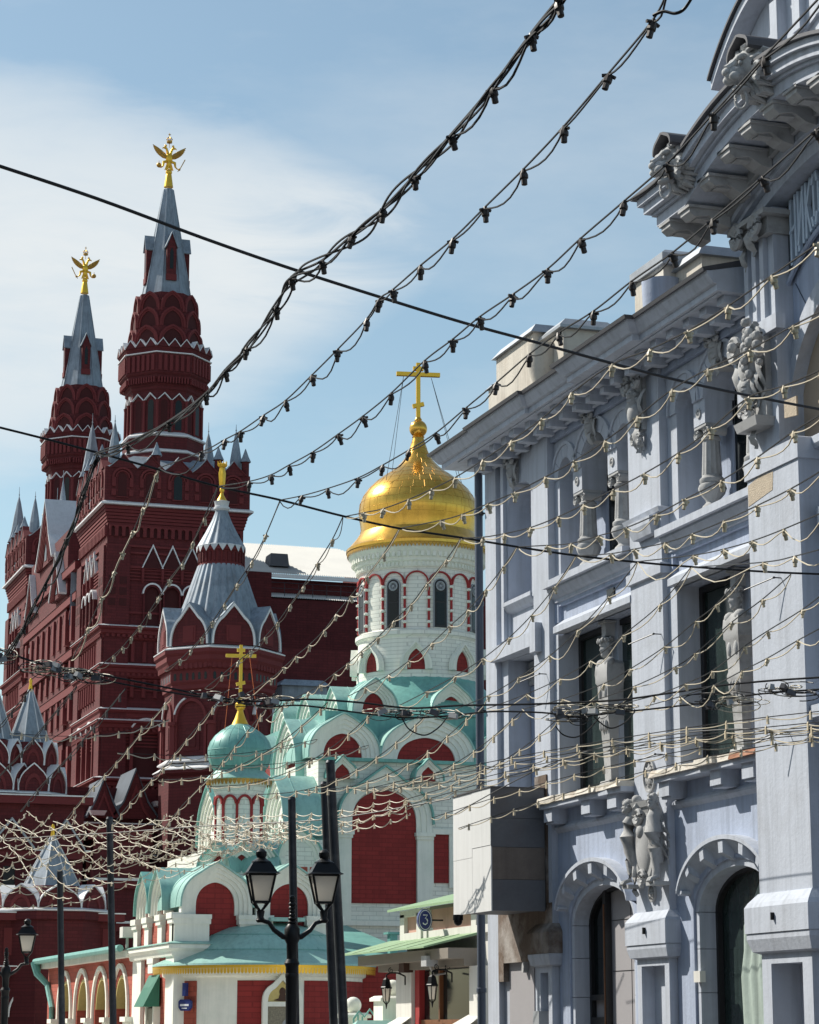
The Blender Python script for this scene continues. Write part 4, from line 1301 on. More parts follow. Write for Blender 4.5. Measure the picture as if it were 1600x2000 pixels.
# ---- plywood casing hung on the corner bay: boards are separate pieces
CS = thing('plywood_casing', 'boxy casing of white and dark boards on the blue house corner', 'casing', (17, 46.1, 0), -PI / 2)
bp('box', MB().box(0.97, 3.03, -1.10, -0.03, 3.87, 6.10), M_BOARDD, CS)
zz = [3.84, 4.98, 6.12]
cols = [0.94, 2.03, 3.06]
for i in range(2):
    sp = 4.88 if i == 0 else 5.05
    for (a, b) in ((3.84, sp), (sp + 0.006, 6.12)):
        bp('board', MB().box(cols[i] + 0.004, cols[i + 1] - 0.004, -1.125 + random.uniform(-0.006, 0.003), -1.10, a, b), M_BOARD, CS)
hz = [3.84, 4.42, 5.02, 5.56, 6.13]
for i in range(4):
    bp('board', MB().box(3.03, 3.055 + random.uniform(-0.004, 0.004), -1.12, -0.05, hz[i] + 0.004, hz[i + 1] - 0.004), M_BOARDB if i == 1 else M_BOARDD, CS)
bp('drip_strip', MB().box(0.92, 3.08, -1.15, 0.0, 6.125, 6.15), M_FLASH, CS)
tag(part('dome_camera', MB().ball((15.86, 44.85, 3.72), 0.085, 12, 8).lathe([(0.10, 3.74), (0.10, 3.845)], 15.86, 44.85, 12), M_BLACK, None, True), 'small black dome camera under the white boarded casing', 'camera')
# ------------------------------------------------------------------ church with the golden dome
CH = thing('church', 'white and red church with gold dome and green barrel gables', 'church', (29, 90, 0))
LEFT = Matrix.Rotation(-PI / 2, 4, 'Z')          # front frame -> wall facing -X


def frame_front(x, y):
    return Matrix.Translation((x, y, 0))


def frame_left(x, y):
    return Matrix.Translation((x, y, 0)) @ LEFT


def kokoshnik(fr, z0, hw, h, depth, parent, tip=0.3, red=True, rm=None, rings=3, ringw=None, roof=True, roofm=None, ratio=0.62, legs=0.0):
    """keel-shaped gable: stepped white archivolts round a red field, barrel roof of sheet metal running back"""
    ringw = ringw or hw * (1 - ratio) / rings
    w = MB()
    w.M = fr
    n = 26
    core = keel(0, z0, hw, h, tip, n)
    hwi, hi = hw - rings * ringw, h - rings * ringw * 1.15
    # stepped rings, each set further back
    for k in range(rings):
        a = keel(0, z0, hw - k * ringw, h - k * ringw * 1.15, tip * (1 - 0.2 * k), n)
        b = keel(0, z0, hw - (k + 1) * ringw, h - (k + 1) * ringw * 1.15, tip * (1 - 0.2 * (k + 1)), n)
        if legs:
            a = [(a[0][0], z0 - legs)] + a + [(a[-1][0], z0 - legs)]
            b = [(b[0][0], z0 - legs)] + b + [(b[-1][0], z0 - legs)]
        w.band(b, a, 0.07 * k, 0.30)
    o = part('gable', w, M_CHT, parent, R(30))
    inner = keel(0, z0, hwi + 0.01, hi + 0.01, tip * (1 - 0.2 * rings), n)
    if legs:
        inner = [(inner[0][0], z0 - legs)] + inner + [(inner[-1][0], z0 - legs)]
    f = MB()
    f.M = fr
    f.prism(inner, 0.07 * rings + 0.02, 0.32)
    part('gable_field', f, (rm or M_CHR) if red else M_CHW, o)
    if roof:
        rf = MB()
        rf.M = fr
        up = keel(0, z0, hw + 0.05, h + 0.06, tip, n)
        rf.band(core, up, -0.09, depth)
        r = part('barrel_roof', rf, roofm or M_TEAL, o, R(30))
        k = max(1, int(depth / 0.9))
        for i in range(k):
            sm = MB()
            sm.M = fr
            up2 = keel(0, z0, hw + 0.065, h + 0.075, tip, n)
            y = (i + 0.5) * depth / k
            sm.band(up, up2, y, y + 0.025)
            part('seam', sm, roofm or M_TEAL, o)
    return o


# main body
part('wall', MB().box(25.6, 35.5, 88.06, 103, 0, 11.75), M_CHW, CH)
part('side_chapel_wall', MB().box(22.6, 25.58, 87.0, 100, 0, 8.6), M_CHW, CH)
part('base_ledge', MB().box(25.3, 35.5, 87.85, 88.1, 5.55, 5.72), M_CHT, CH)
part('wall_ledge', MB().box(25.5, 35.6, 87.8, 88.1, 11.66, 11.78), M_TEAL, CH)
# great niche on the front
NC = 28.17
z0 = 9.35
core = keel(NC, z0, 1.85, 2.12, 0.36, 30)
w = MB()
for k, ww in enumerate((0.0, 0.2, 0.38)):
    a = keel(NC, z0, 1.85 - ww, 2.12 - ww * 1.3, 0.36 - 0.1 * k, 30)
    b = keel(NC, z0, 1.85 - ww - 0.2, 2.12 - (ww + 0.2) * 1.3, 0.36 - 0.1 * (k + 1), 30)
    w.band([(b[0][0], 9.0)] + b + [(b[-1][0], 9.0)], [(a[0][0], 9.0)] + a + [(a[-1][0], 9.0)], 87.78 + 0.07 * k, 88.1)
niche = part('niche_arch', w, M_CHT, CH, R(30))
part('niche_field', MB().prism([(26.88, 6.38), (26.88, 9.3)] + keel(NC, 9.3, 1.27, 1.32, 0.05, 24) + [(29.44, 9.3), (29.44, 6.38)], 87.98, 88.08), M_CHR, niche)
part('niche_roof', MB().band(core, keel(NC, z0, 1.92, 2.2, 0.36, 30), 87.65, 88.6), M_TEAL, niche, R(30))
for x0, x1 in ((26.26, 26.86), (29.46, 30.06)):
    part('niche_jamb', MB().box(x0, x1, 87.86, 88.1, 5.72, 9.0).box(x0 - 0.08, x1 + 0.08, 87.74, 88.1, 8.9, 9.04).box(x0 - 0.04, x1 + 0.04, 87.8, 88.1, 8.78, 8.9), M_CHT, niche)
part('side_field', MB().box(30.12, 30.75, 87.98, 88.1, 7.18, 9.0), M_CHR, CH)
part('side_field_frame', MB().box(30.06, 30.12, 87.9, 88.1, 7.0, 9.1).box(30.75, 31.0, 87.9, 88.1, 7.0, 9.1).box(30.06, 31.0, 87.88, 88.1, 9.0, 9.2), M_CHT, CH)
for x in (25.75, 26.0):
    part('strip_field', MB().box(x - 0.30, x - 0.08, 87.98, 88.1, 6.2, 8.6), M_CHO, CH)
# small gabled hoods on the wall
for cx in (26.42, 29.82):
    kokoshnik(frame_front(cx, 87.55), 10.98, 0.56, 0.82, 0.7, CH, 0.42, rings=2, ratio=0.55)
# tier of great gables, front and left side
kokoshnik(frame_front(30.38, 89.3), 11.80, 1.94, 1.9, 4.5, CH, 0.16, ratio=0.62, rings=4, roofm=M_TEALL)
kokoshnik(frame_front(26.98, 89.25), 11.90, 1.42, 1.72, 4.5, CH, 0.24, ratio=0.55, rings=4, roofm=M_TEALL)
kokoshnik(frame_front(33.7, 89.3), 11.85, 1.4, 1.7, 4.5, CH, 0.34, ratio=0.55, rings=4)
for (y, z) in ((91.75, 11.25), (95.35, 11.0)):
    kokoshnik(frame_left(25.35, y), z, 1.72, 2.35, 3.0, CH, 0.22, ratio=0.55, rings=4, legs=0.4, roofm=M_TEALL)
part('tier_block', MB().box(26.6, 35, 90.6, 102, 11.7, 13.9), M_TEAL, CH)
for cx in (28.75, 32.0):
    kokoshnik(frame_front(cx, 90.95), 13.86, 0.93, 1.42, 3.0, CH, 0.26, ratio=0.5, rings=4, roofm=M_TEALL)
for (y, x) in ((92.7, 27.5), (95.2, 27.1), (97.6, 26.7)):
    kokoshnik(frame_left(x, y), 13.5, 1.12, 1.6, 2.5, CH, 0.22, ratio=0.5, rings=3, red=False, roofm=M_TEALL)
part('upper_roof', MB().lathe([(4.6, 13.88), (3.4, 14.9), (2.6, 15.6), (2.5, 15.9)], 31.9, 95, 32), M_TEAL, CH, R(30))
# lower left cascade of barrel roofs
for (x, y, z, hw, h, dp_, rm) in ((24.1, 88.7, 8.75, 1.5, 2.3, 1.9, M_TEALL), (23.6, 92.1, 8.9, 1.6, 2.3, 2.2, M_TEALL), (23.2, 95.6, 9.0, 1.6, 2.3, 2.6, M_TEAL)):
    kokoshnik(frame_left(x, y), z, hw, h, dp_, CH, 0.22, ratio=0.5, rings=4, red=False, roofm=rm, legs=0.5)
kokoshnik(frame_front(24.6, 86.9), 7.75, 0.85, 1.2, 1.2, CH, 0.25, ratio=0.5, rings=3)
part('side_roof', MB().box(23.9, 25.6, 87.4, 99, 8.5, 8.9), M_TEAL, CH)
for (x0, x1, y) in ((23.2, 23.5, 86.98), (24.5, 24.9, 86.98), (25.0, 25.2, 86.98)):
    part('strip_field', MB().box(x0, x1, y - 0.01, y + 0.05, 5.0, 7.6), M_CHO, CH)
for x in (22.7, 23.9, 25.35):
    part('wall_strip', MB().box(x - 0.14, x + 0.14, 86.86, 87.02, 4.6, 7.9), M_CHT, CH)

# drum
DX, DY = 31.9, 95.0
part('drum', MB().lathe([(2.56, 15.7), (2.56, 16.0), (2.52, 16.05), (2.50, 17.35), (2.62, 17.45), (2.62, 17.62), (2.47, 17.7), (2.47, 20.35)], DX, DY, 64), M_CHW, CH, R(30))
crn = part('drum_cornice', MB().lathe([(2.47, 20.2), (2.55, 20.25), (2.55, 20.42), (2.66, 20.5), (2.66, 20.62), (2.78, 20.85), (2.92, 21.0), (2.92, 21.12), (2.6, 21.15)], DX, DY, 64), M_CHT, CH, R(30))
dn = MB()
for i in range(72):
    a = 2 * PI * i / 72
    dn.M = Matrix.Translation((DX, DY, 0)) @ Matrix.Rotation(a, 4, 'Z')
    dn.box(2.60, 2.80, -0.065, 0.065, 20.64, 20.84)
part('dentils', dn, M_CHT, crn)
dn = MB()
for i in range(90):
    a = 2 * PI * i / 90
    dn.M = Matrix.Translation((DX, DY, 0)) @ Matrix.Rotation(a, 4, 'Z')
    dn.box(2.5, 2.60, -0.045, 0.045, 20.28, 20.44)
part('small_dentils', dn, M_CHT, crn)
# the camera sees the drum from azimuth about 198.6 degrees: bays every 45 degrees of wall
VA = math.atan2(-DY, -DX)
for i in range(-4, 4):
    a = VA + R(22.5 * 2 * i + 21)
    T = Matrix.Translation((DX, DY, 0)) @ Matrix.Rotation(a + PI / 2, 4, 'Z')
    # slit window
    ww = MB()
    ww.M = T
    ww.prism([(-0.27, 17.75), (-0.27, 19.45)] + arc(0, 19.45, 0.27, 0.28, PI, 0, 12) + [(0.27, 19.45), (0.27, 17.75)], -2.50, -2.30)
    o = part('slit_window', ww, M_FRAME, CH)
    gg = MB()
    gg.M = T
    gg.box(-0.18, 0.18, -2.512, -2.48, 17.85, 18.75).box(-0.18, 0.18, -2.512, -2.48, 18.82, 19.2)
    part('pane', gg, M_GLASS, o)
    cc = MB()
    cc.M = T @ Matrix.Translation((0, -2.51, 19.45)) @ Matrix.Rotation(PI / 2, 4, 'X')
    cc.lathe([(0.20, 0), (0.20, 0.03), (0.16, 0.04), (0.13, 0.0), (0.05, 0.0), (0.05, 0.03), (0, 0.03)], n=16)
    part('roundel', cc, M_GREYP, o, True)
    fr = MB()
    fr.M = T
    fr.band([(-0.27, 17.75), (-0.27, 19.45)] + arc(0, 19.45, 0.27, 0.28, PI, 0, 12) + [(0.27, 19.45), (0.27, 17.75)],
            [(-0.31, 17.72), (-0.31, 19.45)] + arc(0, 19.45, 0.31, 0.32, PI, 0, 12) + [(0.31, 19.45), (0.31, 17.72)], -2.53, -2.4)
    part('window_frame', fr, M_GREYP, o)
    # two bays of crimson arcading: over the window and over the blank wall
    for (da, hw) in ((0, 0.47), (R(22.5), 0.47)):
        T2 = Matrix.Translation((DX, DY, 0)) @ Matrix.Rotation(a + da + PI / 2, 4, 'Z')
        ar = MB()
        ar.M = T2
        ar.band(arc(0, 19.55, hw - 0.03, 0.45, PI, 0, 14), arc(0, 19.55, hw + 0.03, 0.51, PI, 0, 14), -2.55, -2.38)
        part('blind_arch', ar, M_CRIM, CH)
        T3 = Matrix.Translation((DX, DY, 0)) @ Matrix.Rotation(a + da + R(11.25) + PI / 2, 4, 'Z')
        sh = MB()
        sh.M = T3 @ Matrix.Translation((0, -2.52, 0))
        sh.lathe([(0.052, 17.72), (0.052, 19.6)], n=8)
        cl = part('colonette', sh, M_CRIM, CH)
        for z in (17.95, 18.45, 18.95, 19.45):
            rg = MB()
            rg.M = sh.M
            rg.lathe([(0.05, z - 0.06), (0.105, z - 0.03), (0.105, z + 0.03), (0.05, z + 0.06)], n=10)
            part('ring', rg, M_CHT, cl)
for i in range(8):
    a = VA + R(45 * i - 2)
    T = Matrix.Translation((DX, DY, 0)) @ Matrix.Rotation(a + PI / 2, 4, 'Z') @ Matrix.Translation((0, -2.80, 0))
    kokoshnik(T, 16.0, 0.66, 1.18, 0.2, CH, 0.42, rings=3, ratio=0.55, roof=False)
# golden dome, sheet by sheet courses
prof = [(2.92, 21.13), (3.02, 21.20), (3.02, 21.32), (2.9, 21.42), (2.62, 21.75), (2.44, 22.02), (2.44, 22.10)]
part('dome_skirt', MB().lathe(prof, DX, DY, 64), M_GOLD, CH, R(30))
val = MB()
for i in range(120):
    a = 2 * PI * i / 120
    val.M = Matrix.Translation((DX, DY, 0)) @ Matrix.Rotation(a, 4, 'Z')
    val.add([(2.99, -0.07, 21.22), (2.99, 0.07, 21.22), (2.985, 0.07, 21.10), (2.98, 0, 20.98), (2.985, -0.07, 21.10)], [(0, 1, 2, 3, 4)])
part('gilt_valance', val, M_GOLDD, CH)
op = [(2.40, 22.02), (2.42, 22.30), (2.46, 22.6), (2.50, 22.95), (2.46, 23.3), (2.33, 23.62), (2.10, 23.95), (1.80, 24.25), (1.45, 24.52), (1.12, 24.75), (0.85, 24.98), (0.64, 25.22), (0.48, 25.48), (0.37, 25.74), (0.29, 26.0), (0.22, 26.26)]
fine = []
for i in range(len(op) - 1):
    for t in (0, 0.5):
        fine.append((op[i][0] + (op[i + 1][0] - op[i][0]) * t, op[i][1] + (op[i + 1][1] - op[i][1]) * t))
fine.append(op[-1])
part('dome', MB().lathe(fine, DX, DY, 72), M_GOLD, CH, R(60))
# seams of the gilded sheets (raised folds)
sm = MB()
for j in range(2, 15):
    r, z = op[j]
    n = max(8, int(r * 13))
    ring = [(DX + (r + 0.006) * math.cos(2 * PI * k / 48), DY + (r + 0.006) * math.sin(2 * PI * k / 48), z) for k in range(49)]
    sm.tube(ring, 0.0035, 4, False)
    r2, z2 = op[min(j + 1, 15)]
    for k in range(n):
        a = 2 * PI * (k + 0.5 * (j % 2)) / n
        sm.tube([(DX + (r + 0.006) * math.cos(a), DY + (r + 0.006) * math.sin(a), z), (DX + (r2 + 0.006) * math.cos(a), DY + (r2 + 0.006) * math.sin(a), z2)], 0.0035, 4, False)
part('sheet_seam', sm, M_GOLDD, CH, kind='stuff')
orb = part('orb', MB().ball((DX, DY, 26.62), 0.38, 24, 16), M_GOLD, CH, True)
part('orb_neck', MB().lathe([(0.22, 26.2), (0.27, 26.26), (0.2, 26.34)], DX, DY, 20).lathe([(0.14, 26.96), (0.16, 27.02), (0.10, 27.12)], DX, DY, 16), M_GOLD, orb, True)


def cross(cx, cy, zb, zt, half, t, material, parent, beams):
    cm = MB()
    cm.M = Matrix.Translation((cx, cy, 0)) @ Matrix.Rotation(-PHI * 0.55, 4, 'Z')
    cm.box(-t, t, -t, t, zb, zt)
    c = part('cross', cm, material, parent)
    for (z, hw, tilt) in beams:
        bm_ = MB()
        bm_.M = cm.M @ Matrix.Translation((0, 0, z)) @ Matrix.Rotation(tilt, 4, 'Y')
        bm_.box(-hw, hw, -t * 1.05, t * 1.05, -t, t)
        part('cross_beam', bm_, material, c)
    return c


cr = cross(DX, DY, 27.05, 29.5, 0.9, 0.085, M_GOLDP, CH, ((29.25, 0.22, 0), (29.0, 0.93, 0), (27.65, 0.24, R(-14))))
st = MB()
for s in (-0.62, 0.62):
    for q in (-0.35, 0.35):
        st.tube([(DX + s, DY + 0.1, 28.92), (DX + s * 2.6 + q * 0.6, DY - 0.9 + q, 24.0)], 0.012, 4)
part('stay_chain', st, M_POLE, CH)

# small green cupola
QX, QY = 21.0, 82.0
part('small_drum', MB().lathe([(1.0, 7.2), (0.92, 7.9), (0.80, 7.95), (0.80, 9.6), (0.86, 9.75), (0.98, 10.05), (1.0, 10.12)], QX, QY, 40), M_CHW, CH, R(30))
sv = MB()
for i in range(10):
    a = VA + 2 * PI * (i + 0.5) / 10
    T = Matrix.Translation((QX, QY, 0)) @ Matrix.Rotation(a + PI / 2, 4, 'Z')
    ar = MB()
    ar.M = T
    ar.band(arc(0, 9.3, 0.19, 0.24, PI, 0, 10), arc(0, 9.3, 0.27, 0.32, PI, 0, 10), -0.86, -0.76)
    part('blind_arch', ar, M_CRIM, CH)
    T = Matrix.Translation((QX, QY, 0)) @ Matrix.Rotation(a + 2 * PI / 20 + PI / 2, 4, 'Z')
    ar = MB()
    ar.M = T
    ar.box(-0.045, 0.045, -0.85, -0.78, 7.95, 9.3)
    part('pilaster_strip', ar, M_CRIM, CH)
part('cupola_skirt', MB().lathe([(1.0, 10.1), (1.10, 10.12), (1.22, 10.16), (0.95, 10.40), (0.86, 10.5)], QX, QY, 40), M_TEALL, CH, R(30))
vl = MB()
for i in range(48):
    a = 2 * PI * i / 48
    vl.M = Matrix.Translation((QX, QY, 0)) @ Matrix.Rotation(a, 4, 'Z')
    vl.add([(1.15, -0.075, 10.16), (1.15, 0.075, 10.16), (1.13, 0.06, 10.02), (1.12, 0, 9.93), (1.13, -0.06, 10.02)], [(0, 1, 2, 3, 4)])
part('gilt_valance', vl, M_GOLDD, CH)
part('cupola', MB().lathe([(0.84, 10.45), (0.98, 10.62), (1.07, 10.85), (1.11, 11.1), (1.10, 11.28), (1.02, 11.5), (0.88, 11.7), (0.66, 11.88), (0.44, 12.02), (0.30, 12.1)], QX, QY, 48), M_TEAL, CH, R(60))
cs_ = MB()
cs_.tube([(QX + 1.113 * math.cos(2 * PI * k / 48), QY + 1.113 * math.sin(2 * PI * k / 48), 11.18) for k in range(49)], 0.008, 4)
for k in range(20):
    a = 2 * PI * k / 20
    cs_.tube([(QX + (r + 0.002) * math.cos(a), QY + (r + 0.002) * math.sin(a), z) for (r, z) in ((1.10, 11.28), (1.02, 11.5), (0.88, 11.7), (0.66, 11.88), (0.44, 12.02))], 0.006, 4)
    a += PI / 20
    cs_.tube([(QX + (r + 0.002) * math.cos(a), QY + (r + 0.002) * math.sin(a), z) for (r, z) in ((0.98, 10.62), (1.07, 10.85), (1.11, 11.1))], 0.006, 4)
part('sheet_seam', cs_, M_TEAL, CH)
part('cupola_cone', MB().lathe([(0.31, 12.08), (0.20, 12.3), (0.11, 12.55), (0.09, 12.66)], QX, QY, 24), M_GOLDP, CH, True)
part('orb', MB().ball((QX, QY, 12.76), 0.185, 18, 12), M_GOLDP, CH, True)
cross(QX, QY, 12.9, 14.9, 0.5, 0.055, M_YEL, CH, ((14.72, 0.14, 0), (14.52, 0.53, 0), (13.55, 0.16, R(-12))))
st = MB()
for s in (-0.32, 0.32):
    st.tube([(QX + s, QY, 14.45), (QX + s * 2.0, QY - 0.3, 11.6)], 0.012, 4)
part('stay_chain', st, M_RUST, CH)
for a in (0, 45, -45, 90):
    T = Matrix.Translation((QX, QY, 0)) @ Matrix.Rotation(R(a - 8), 4, 'Z') @ Matrix.Translation((0, -1.25, 0))
    kokoshnik(T, 6.95, 0.72, 1.02, 1.0, CH, 0.4, rings=3, ratio=0.5, roofm=M_TEALL)
part('cupola_base', MB().box(19.8, 22.3, 80.9, 83.6, 5.5, 7.0), M_CHW, CH)

# chapel block with keel gables towards the street and the viewer
BX0, BY0 = 17.21, 75.0
part('chapel_wall', MB().box(17.32, 22.4, 75.42, 81.0, 0, 5.1), M_CHO, CH)
part('chapel_roof', MB().box(17.6, 22.3, 75.6, 81.2, 5.1, 5.9), M_TEAL, CH)
part('chapel_side', MB().box(21.7, 22.42, 75.30, 75.42, 0, 5.2), M_CHW, CH)
for cx in (18.55, 20.95):
    kokoshnik(frame_front(cx, 75.0), 5.48, 1.14, 1.36, 5.0, CH, 0.26, ratio=0.55, rings=4, legs=0.25, roofm=M_TEALL)
for y in (77.55, 79.75):
    kokoshnik(frame_left(17.22, y), 5.42, 1.02, 1.35, 2.4, CH, 0.28, ratio=0.5, rings=4, legs=0.1, roofm=M_TEALL if y < 79 else M_TEAL)
part('niche_field', MB().box(18.0, 19.6, 75.315, 75.42, 3.9, 5.6), M_CHR, CH)
part('niche_field', MB().box(20.3, 21.6, 75.315, 75.42, 3.9, 5.6), M_CHR, CH)
for x0, x1 in ((17.2, 18.32), (19.3, 20.32), (21.5, 22.6)):
    b = MB().box(x0, x1, 75.0, 75.3, 4.3, 5.2).box(x0 - 0.06, x1 + 0.06, 74.92, 75.3, 5.1, 5.24).box(x0 - 0.04, x1 + 0.04, 74.95, 75.3, 4.95, 5.1)
    part('impost', b, M_CHT, CH)
for y0 in (75.05, 76.75, 78.7, 80.4):
    b = MB().box(17.2, 17.5, y0, y0 + 0.62, 4.35, 5.2).box(17.10, 17.5, y0 - 0.07, y0 + 0.69, 5.12, 5.3).box(17.14, 17.5, y0 - 0.04, y0 + 0.66, 4.98, 5.12)
    part('impost', b, M_CHT, CH)
part('chapel_cornice', MB().sweep([(0, 3.95), (0.06, 3.97), (0.10, 4.1), (0.20, 4.2), (0.20, 4.32), (0, 4.36)], [(17.2, 81.2), (17.2, 75.0), (18.5, 75.0)][::1]), M_CHT, CH)
part('cornice_sheet', MB().sweep([(0, 4.365), (0.24, 4.33), (0.24, 4.36), (0, 4.42)], [(17.2, 81.2), (17.2, 75.0), (18.5, 75.0)]), M_TEALL, CH)
part('corner_pier', MB().box(17.2, 17.9, 74.95, 76.1, 0, 3.97), M_CHT, CH)
part('corner_pier', MB().box(17.2, 17.6, 79.7, 81.0, 0, 3.97), M_CHT, CH)
part('drop_block', MB().box(17.12, 17.4, 77.6, 78.3, 3.5, 3.97).box(17.1, 17.4, 77.5, 78.4, 3.8, 3.97), M_CHT, CH)
hood = MB()
hood.add([(17.25, 77.1, 3.45), (17.25, 78.7, 3.45), (16.75, 77.2, 2.45), (16.75, 78.6, 2.45), (17.25, 77.1, 2.45), (17.25, 78.7, 2.45), (17.0, 77.5, 3.05), (17.0, 78.3, 3.05)],
         [(0, 1, 7, 6), (6, 7, 3, 2), (0, 6, 2, 4), (1, 5, 3, 7), (2, 3, 5, 4)])
ib = part('icon_hood', hood, M_GREEND, CH)
part('icon', MB().box(17.15, 17.33, 77.4, 78.4, 0.9, 2.4), M_ICON, CH)
part('icon_frame', MB().box(17.10, 17.33, 77.25, 77.4, 0.9, 2.45), M_CHT, CH)
part('icon_frame', MB().box(17.10, 17.33, 78.4, 78.55, 0.9, 2.45), M_CHT, CH)

# gallery along the street with arched windows
GX0 = 17.24
cs = (83.0, 86.4, 89.8, 93.2)
bot = [(-97.0, 0)]
b2 = []
for c in sorted(cs, reverse=True):
    b2 += [(-(c + 1.05), 0), (-(c + 1.05), 2.45)] + arc(-c, 2.45, 1.05, 1.12, PI, 0, 14) + [(-(c - 1.05), 2.45), (-(c - 1.05), 0)]
bot = [(-97.0, 0)] + b2 + [(-81.0, 0)]
gw = MB()
gw.M = Matrix.Translation((GX0, 0, 0)) @ LEFT
gw.curtain(bot, 4.3, 0.0, 0.5)
part('gallery_wall', gw, M_CHO, CH)
part('gallery_back', MB().box(GX0 + 0.52, 22, 81, 97, 0, 4.3), M_CHW, CH)
for c in cs:
    f = MB()
    f.M = Matrix.Translation((GX0, c, 0)) @ LEFT
    f.band([(-1.24, 1.9), (-1.24, 2.45)] + arc(0, 2.45, 1.24, 1.34, PI, 0, 16) + [(1.24, 2.45), (1.24, 1.9)], [(-1.40, 1.9), (-1.40, 2.45)] + arc(0, 2.45, 1.40, 1.5, PI, 0, 16) + [(1.40, 2.45), (1.40, 1.9)], -0.09, 0.05)
    part('archivolt', f, M_CHT, CH)
    f = MB()
    f.M = Matrix.Translation((GX0, c, 0)) @ LEFT
    f.band(arc(0, 2.45, 0.93, 1.0, PI, 0, 16), arc(0, 2.45, 1.06, 1.13, PI, 0, 16), 0.02, 0.5)
    part('arch_lining', f, M_ICONY, CH)
    f = MB()
    f.M = Matrix.Translation((GX0, c, 0)) @ LEFT
    f.box(-1.05, 1.05, 0.40, 0.44, 0, 3.6)
    w_ = part('window', f, M_GLASS, CH)
    f = MB()
    f.M = Matrix.Translation((GX0, c, 0)) @ LEFT
    for x in (-0.5, 0, 0.5):
        f.box(x - 0.025, x + 0.025, 0.35, 0.395, 0, 3.45)
    for z in (0.7, 1.4, 2.1, 2.8):
        f.box(-0.95, 0.95, 0.36, 0.39, z - 0.02, z + 0.02)
    part('glazing_bar', f, M_GREYP, w_)
for y in (81.25, 84.7, 88.1, 91.5, 94.9):
    part('gallery_pier', MB().box(GX0 - 0.22, GX0 + 0.5, y - 0.33, y + 0.33, 0, 2.0).box(GX0 - 0.30, GX0 + 0.5, y - 0.42, y + 0.42, 2.0, 2.16).box(GX0 - 0.27, GX0 + 0.5, y - 0.38, y + 0.38, 1.3, 1.42), M_CHT, CH)
part('gallery_cornice', MB().box(GX0 - 0.28, GX0 + 0.5, 81, 97.1, 4.1, 4.32), M_CHT, CH)
part('gallery_roof', MB().add([(GX0 - 0.45, 80.9, 4.36), (GX0 - 0.45, 97.3, 4.36), (22, 97.3, 5.2), (22, 80.9, 5.2), (GX0 - 0.45, 80.9, 4.30), (GX0 - 0.45, 97.3, 4.30)], [(0, 1, 2, 3), (0, 1, 5, 4)]), M_GREEND, CH)
gt = part('gutter', MB().tube([(GX0 - 0.5, 80.9, 4.38), (GX0 - 0.5, 97.2, 4.38)], 0.12, 8), M_TEAL, CH, True)
part('downspout', MB().tube([(GX0 - 0.5, 97.1, 4.34), (GX0 - 0.45, 96.9, 3.9), (GX0 - 0.1, 96.6, 3.5), (GX0 - 0.1, 95.4, 2.6), (GX0 - 0.1, 95.4, 0)], [0.2, 0.14, 0.12, 0.12, 0.12], 8), M_TEAL, gt, True)
part('flood_lamp', MB().box(16.9, 17.3, 81.3, 81.8, 4.75, 5.1).tube([(17.1, 81.5, 4.4), (17.1, 81.5, 4.8)], 0.05, 6), M_SHOPW, CH)

# round apse with a low sheet-metal dome
AX, AY = 20.42, 76.2
a0, a1 = R(172), R(368)
part('apse_wall', MB().lathe([(3.12, 0), (3.12, 3.3), (3.22, 3.35), (3.25, 3.55), (3.30, 3.62)], AX, AY, 64, 0, a0, a1), M_CHT, CH, R(30))
for (d0, d1) in ((200, 214), (240, 262), (278, 296), (306, 352)):
    b = MB().lathe([(3.135, 0), (3.135, 3.2)], AX, AY, 16, 0, R(d0), R(d1))
    part('red_field', b, M_CHR if d0 > 220 else M_CHO, CH)  # the sunward field takes the sunlit red
part('apse_roof', MB().lathe([(3.56, 3.66), (3.54, 3.72), (2.95, 3.98), (2.60, 4.15)], AX, AY, 64, 0, a0, a1), M_TEALL, CH, R(30))
part('apse_dome', MB().lathe([(2.66, 4.12), (2.5, 4.34), (2.15, 4.62), (1.65, 4.86), (1.05, 5.01), (0.45, 5.08), (0.0, 5.09)], AX, AY, 64, 0, a0, a1), M_TEALL, CH, R(60))
sm = MB()
rr = [(2.65, 4.16), (2.15, 4.63), (1.05, 5.015)]
for j, (r, z) in enumerate(rr):
    sm.tube([(AX + r * math.cos(a0 + (a1 - a0) * k / 48), AY + r * math.sin(a0 + (a1 - a0) * k / 48), z) for k in range(49)], 0.007, 4)
    if j < 2:
        r2, z2 = rr[j + 1]
        for k in range(16):
            a = a0 + (a1 - a0) * (k + 0.5 * (j % 2)) / 16
            sm.tube([(AX + r * math.cos(a), AY + r * math.sin(a), z), (AX + r2 * math.cos(a), AY + r2 * math.sin(a), z2)], 0.006, 4)
part('sheet_seam', sm, M_TEAL, CH, kind='stuff')
part('dome_cap', MB().box(20.2, 21.3, 74.6, 75.4, 5.05, 5.17), M_TEALL, CH)
vl = MB()
k = 110
for i in range(k):
    a = a0 + (a1 - a0) * (i + 0.5) / k
    vl.M = Matrix.Translation((AX, AY, 0)) @ Matrix.Rotation(a, 4, 'Z')
    h = 3.6 / k * 2.6
    vl.add([(3.53, -0.05, 3.56), (3.53, 0.05, 3.56), (3.52, 0.045, 3.44), (3.52, 0.0, 3.39), (3.52, -0.045, 3.44)], [(0, 1, 2, 3, 4)])
    vl.add([(3.54, -0.054, 3.66), (3.54, 0.054, 3.66), (3.535, 0.054, 3.565), (3.535, -0.054, 3.565)], [(0, 1, 2, 3)])
part('gilt_valance', vl, M_GOLDP, CH)
part('flat_roof', MB().add([(21.5, 75.0, 4.0), (25.4, 74.6, 3.9), (26.4, 86.9, 5.5), (21.6, 86.9, 5.5)], [(0, 1, 2, 3)]), M_TEAL, CH)
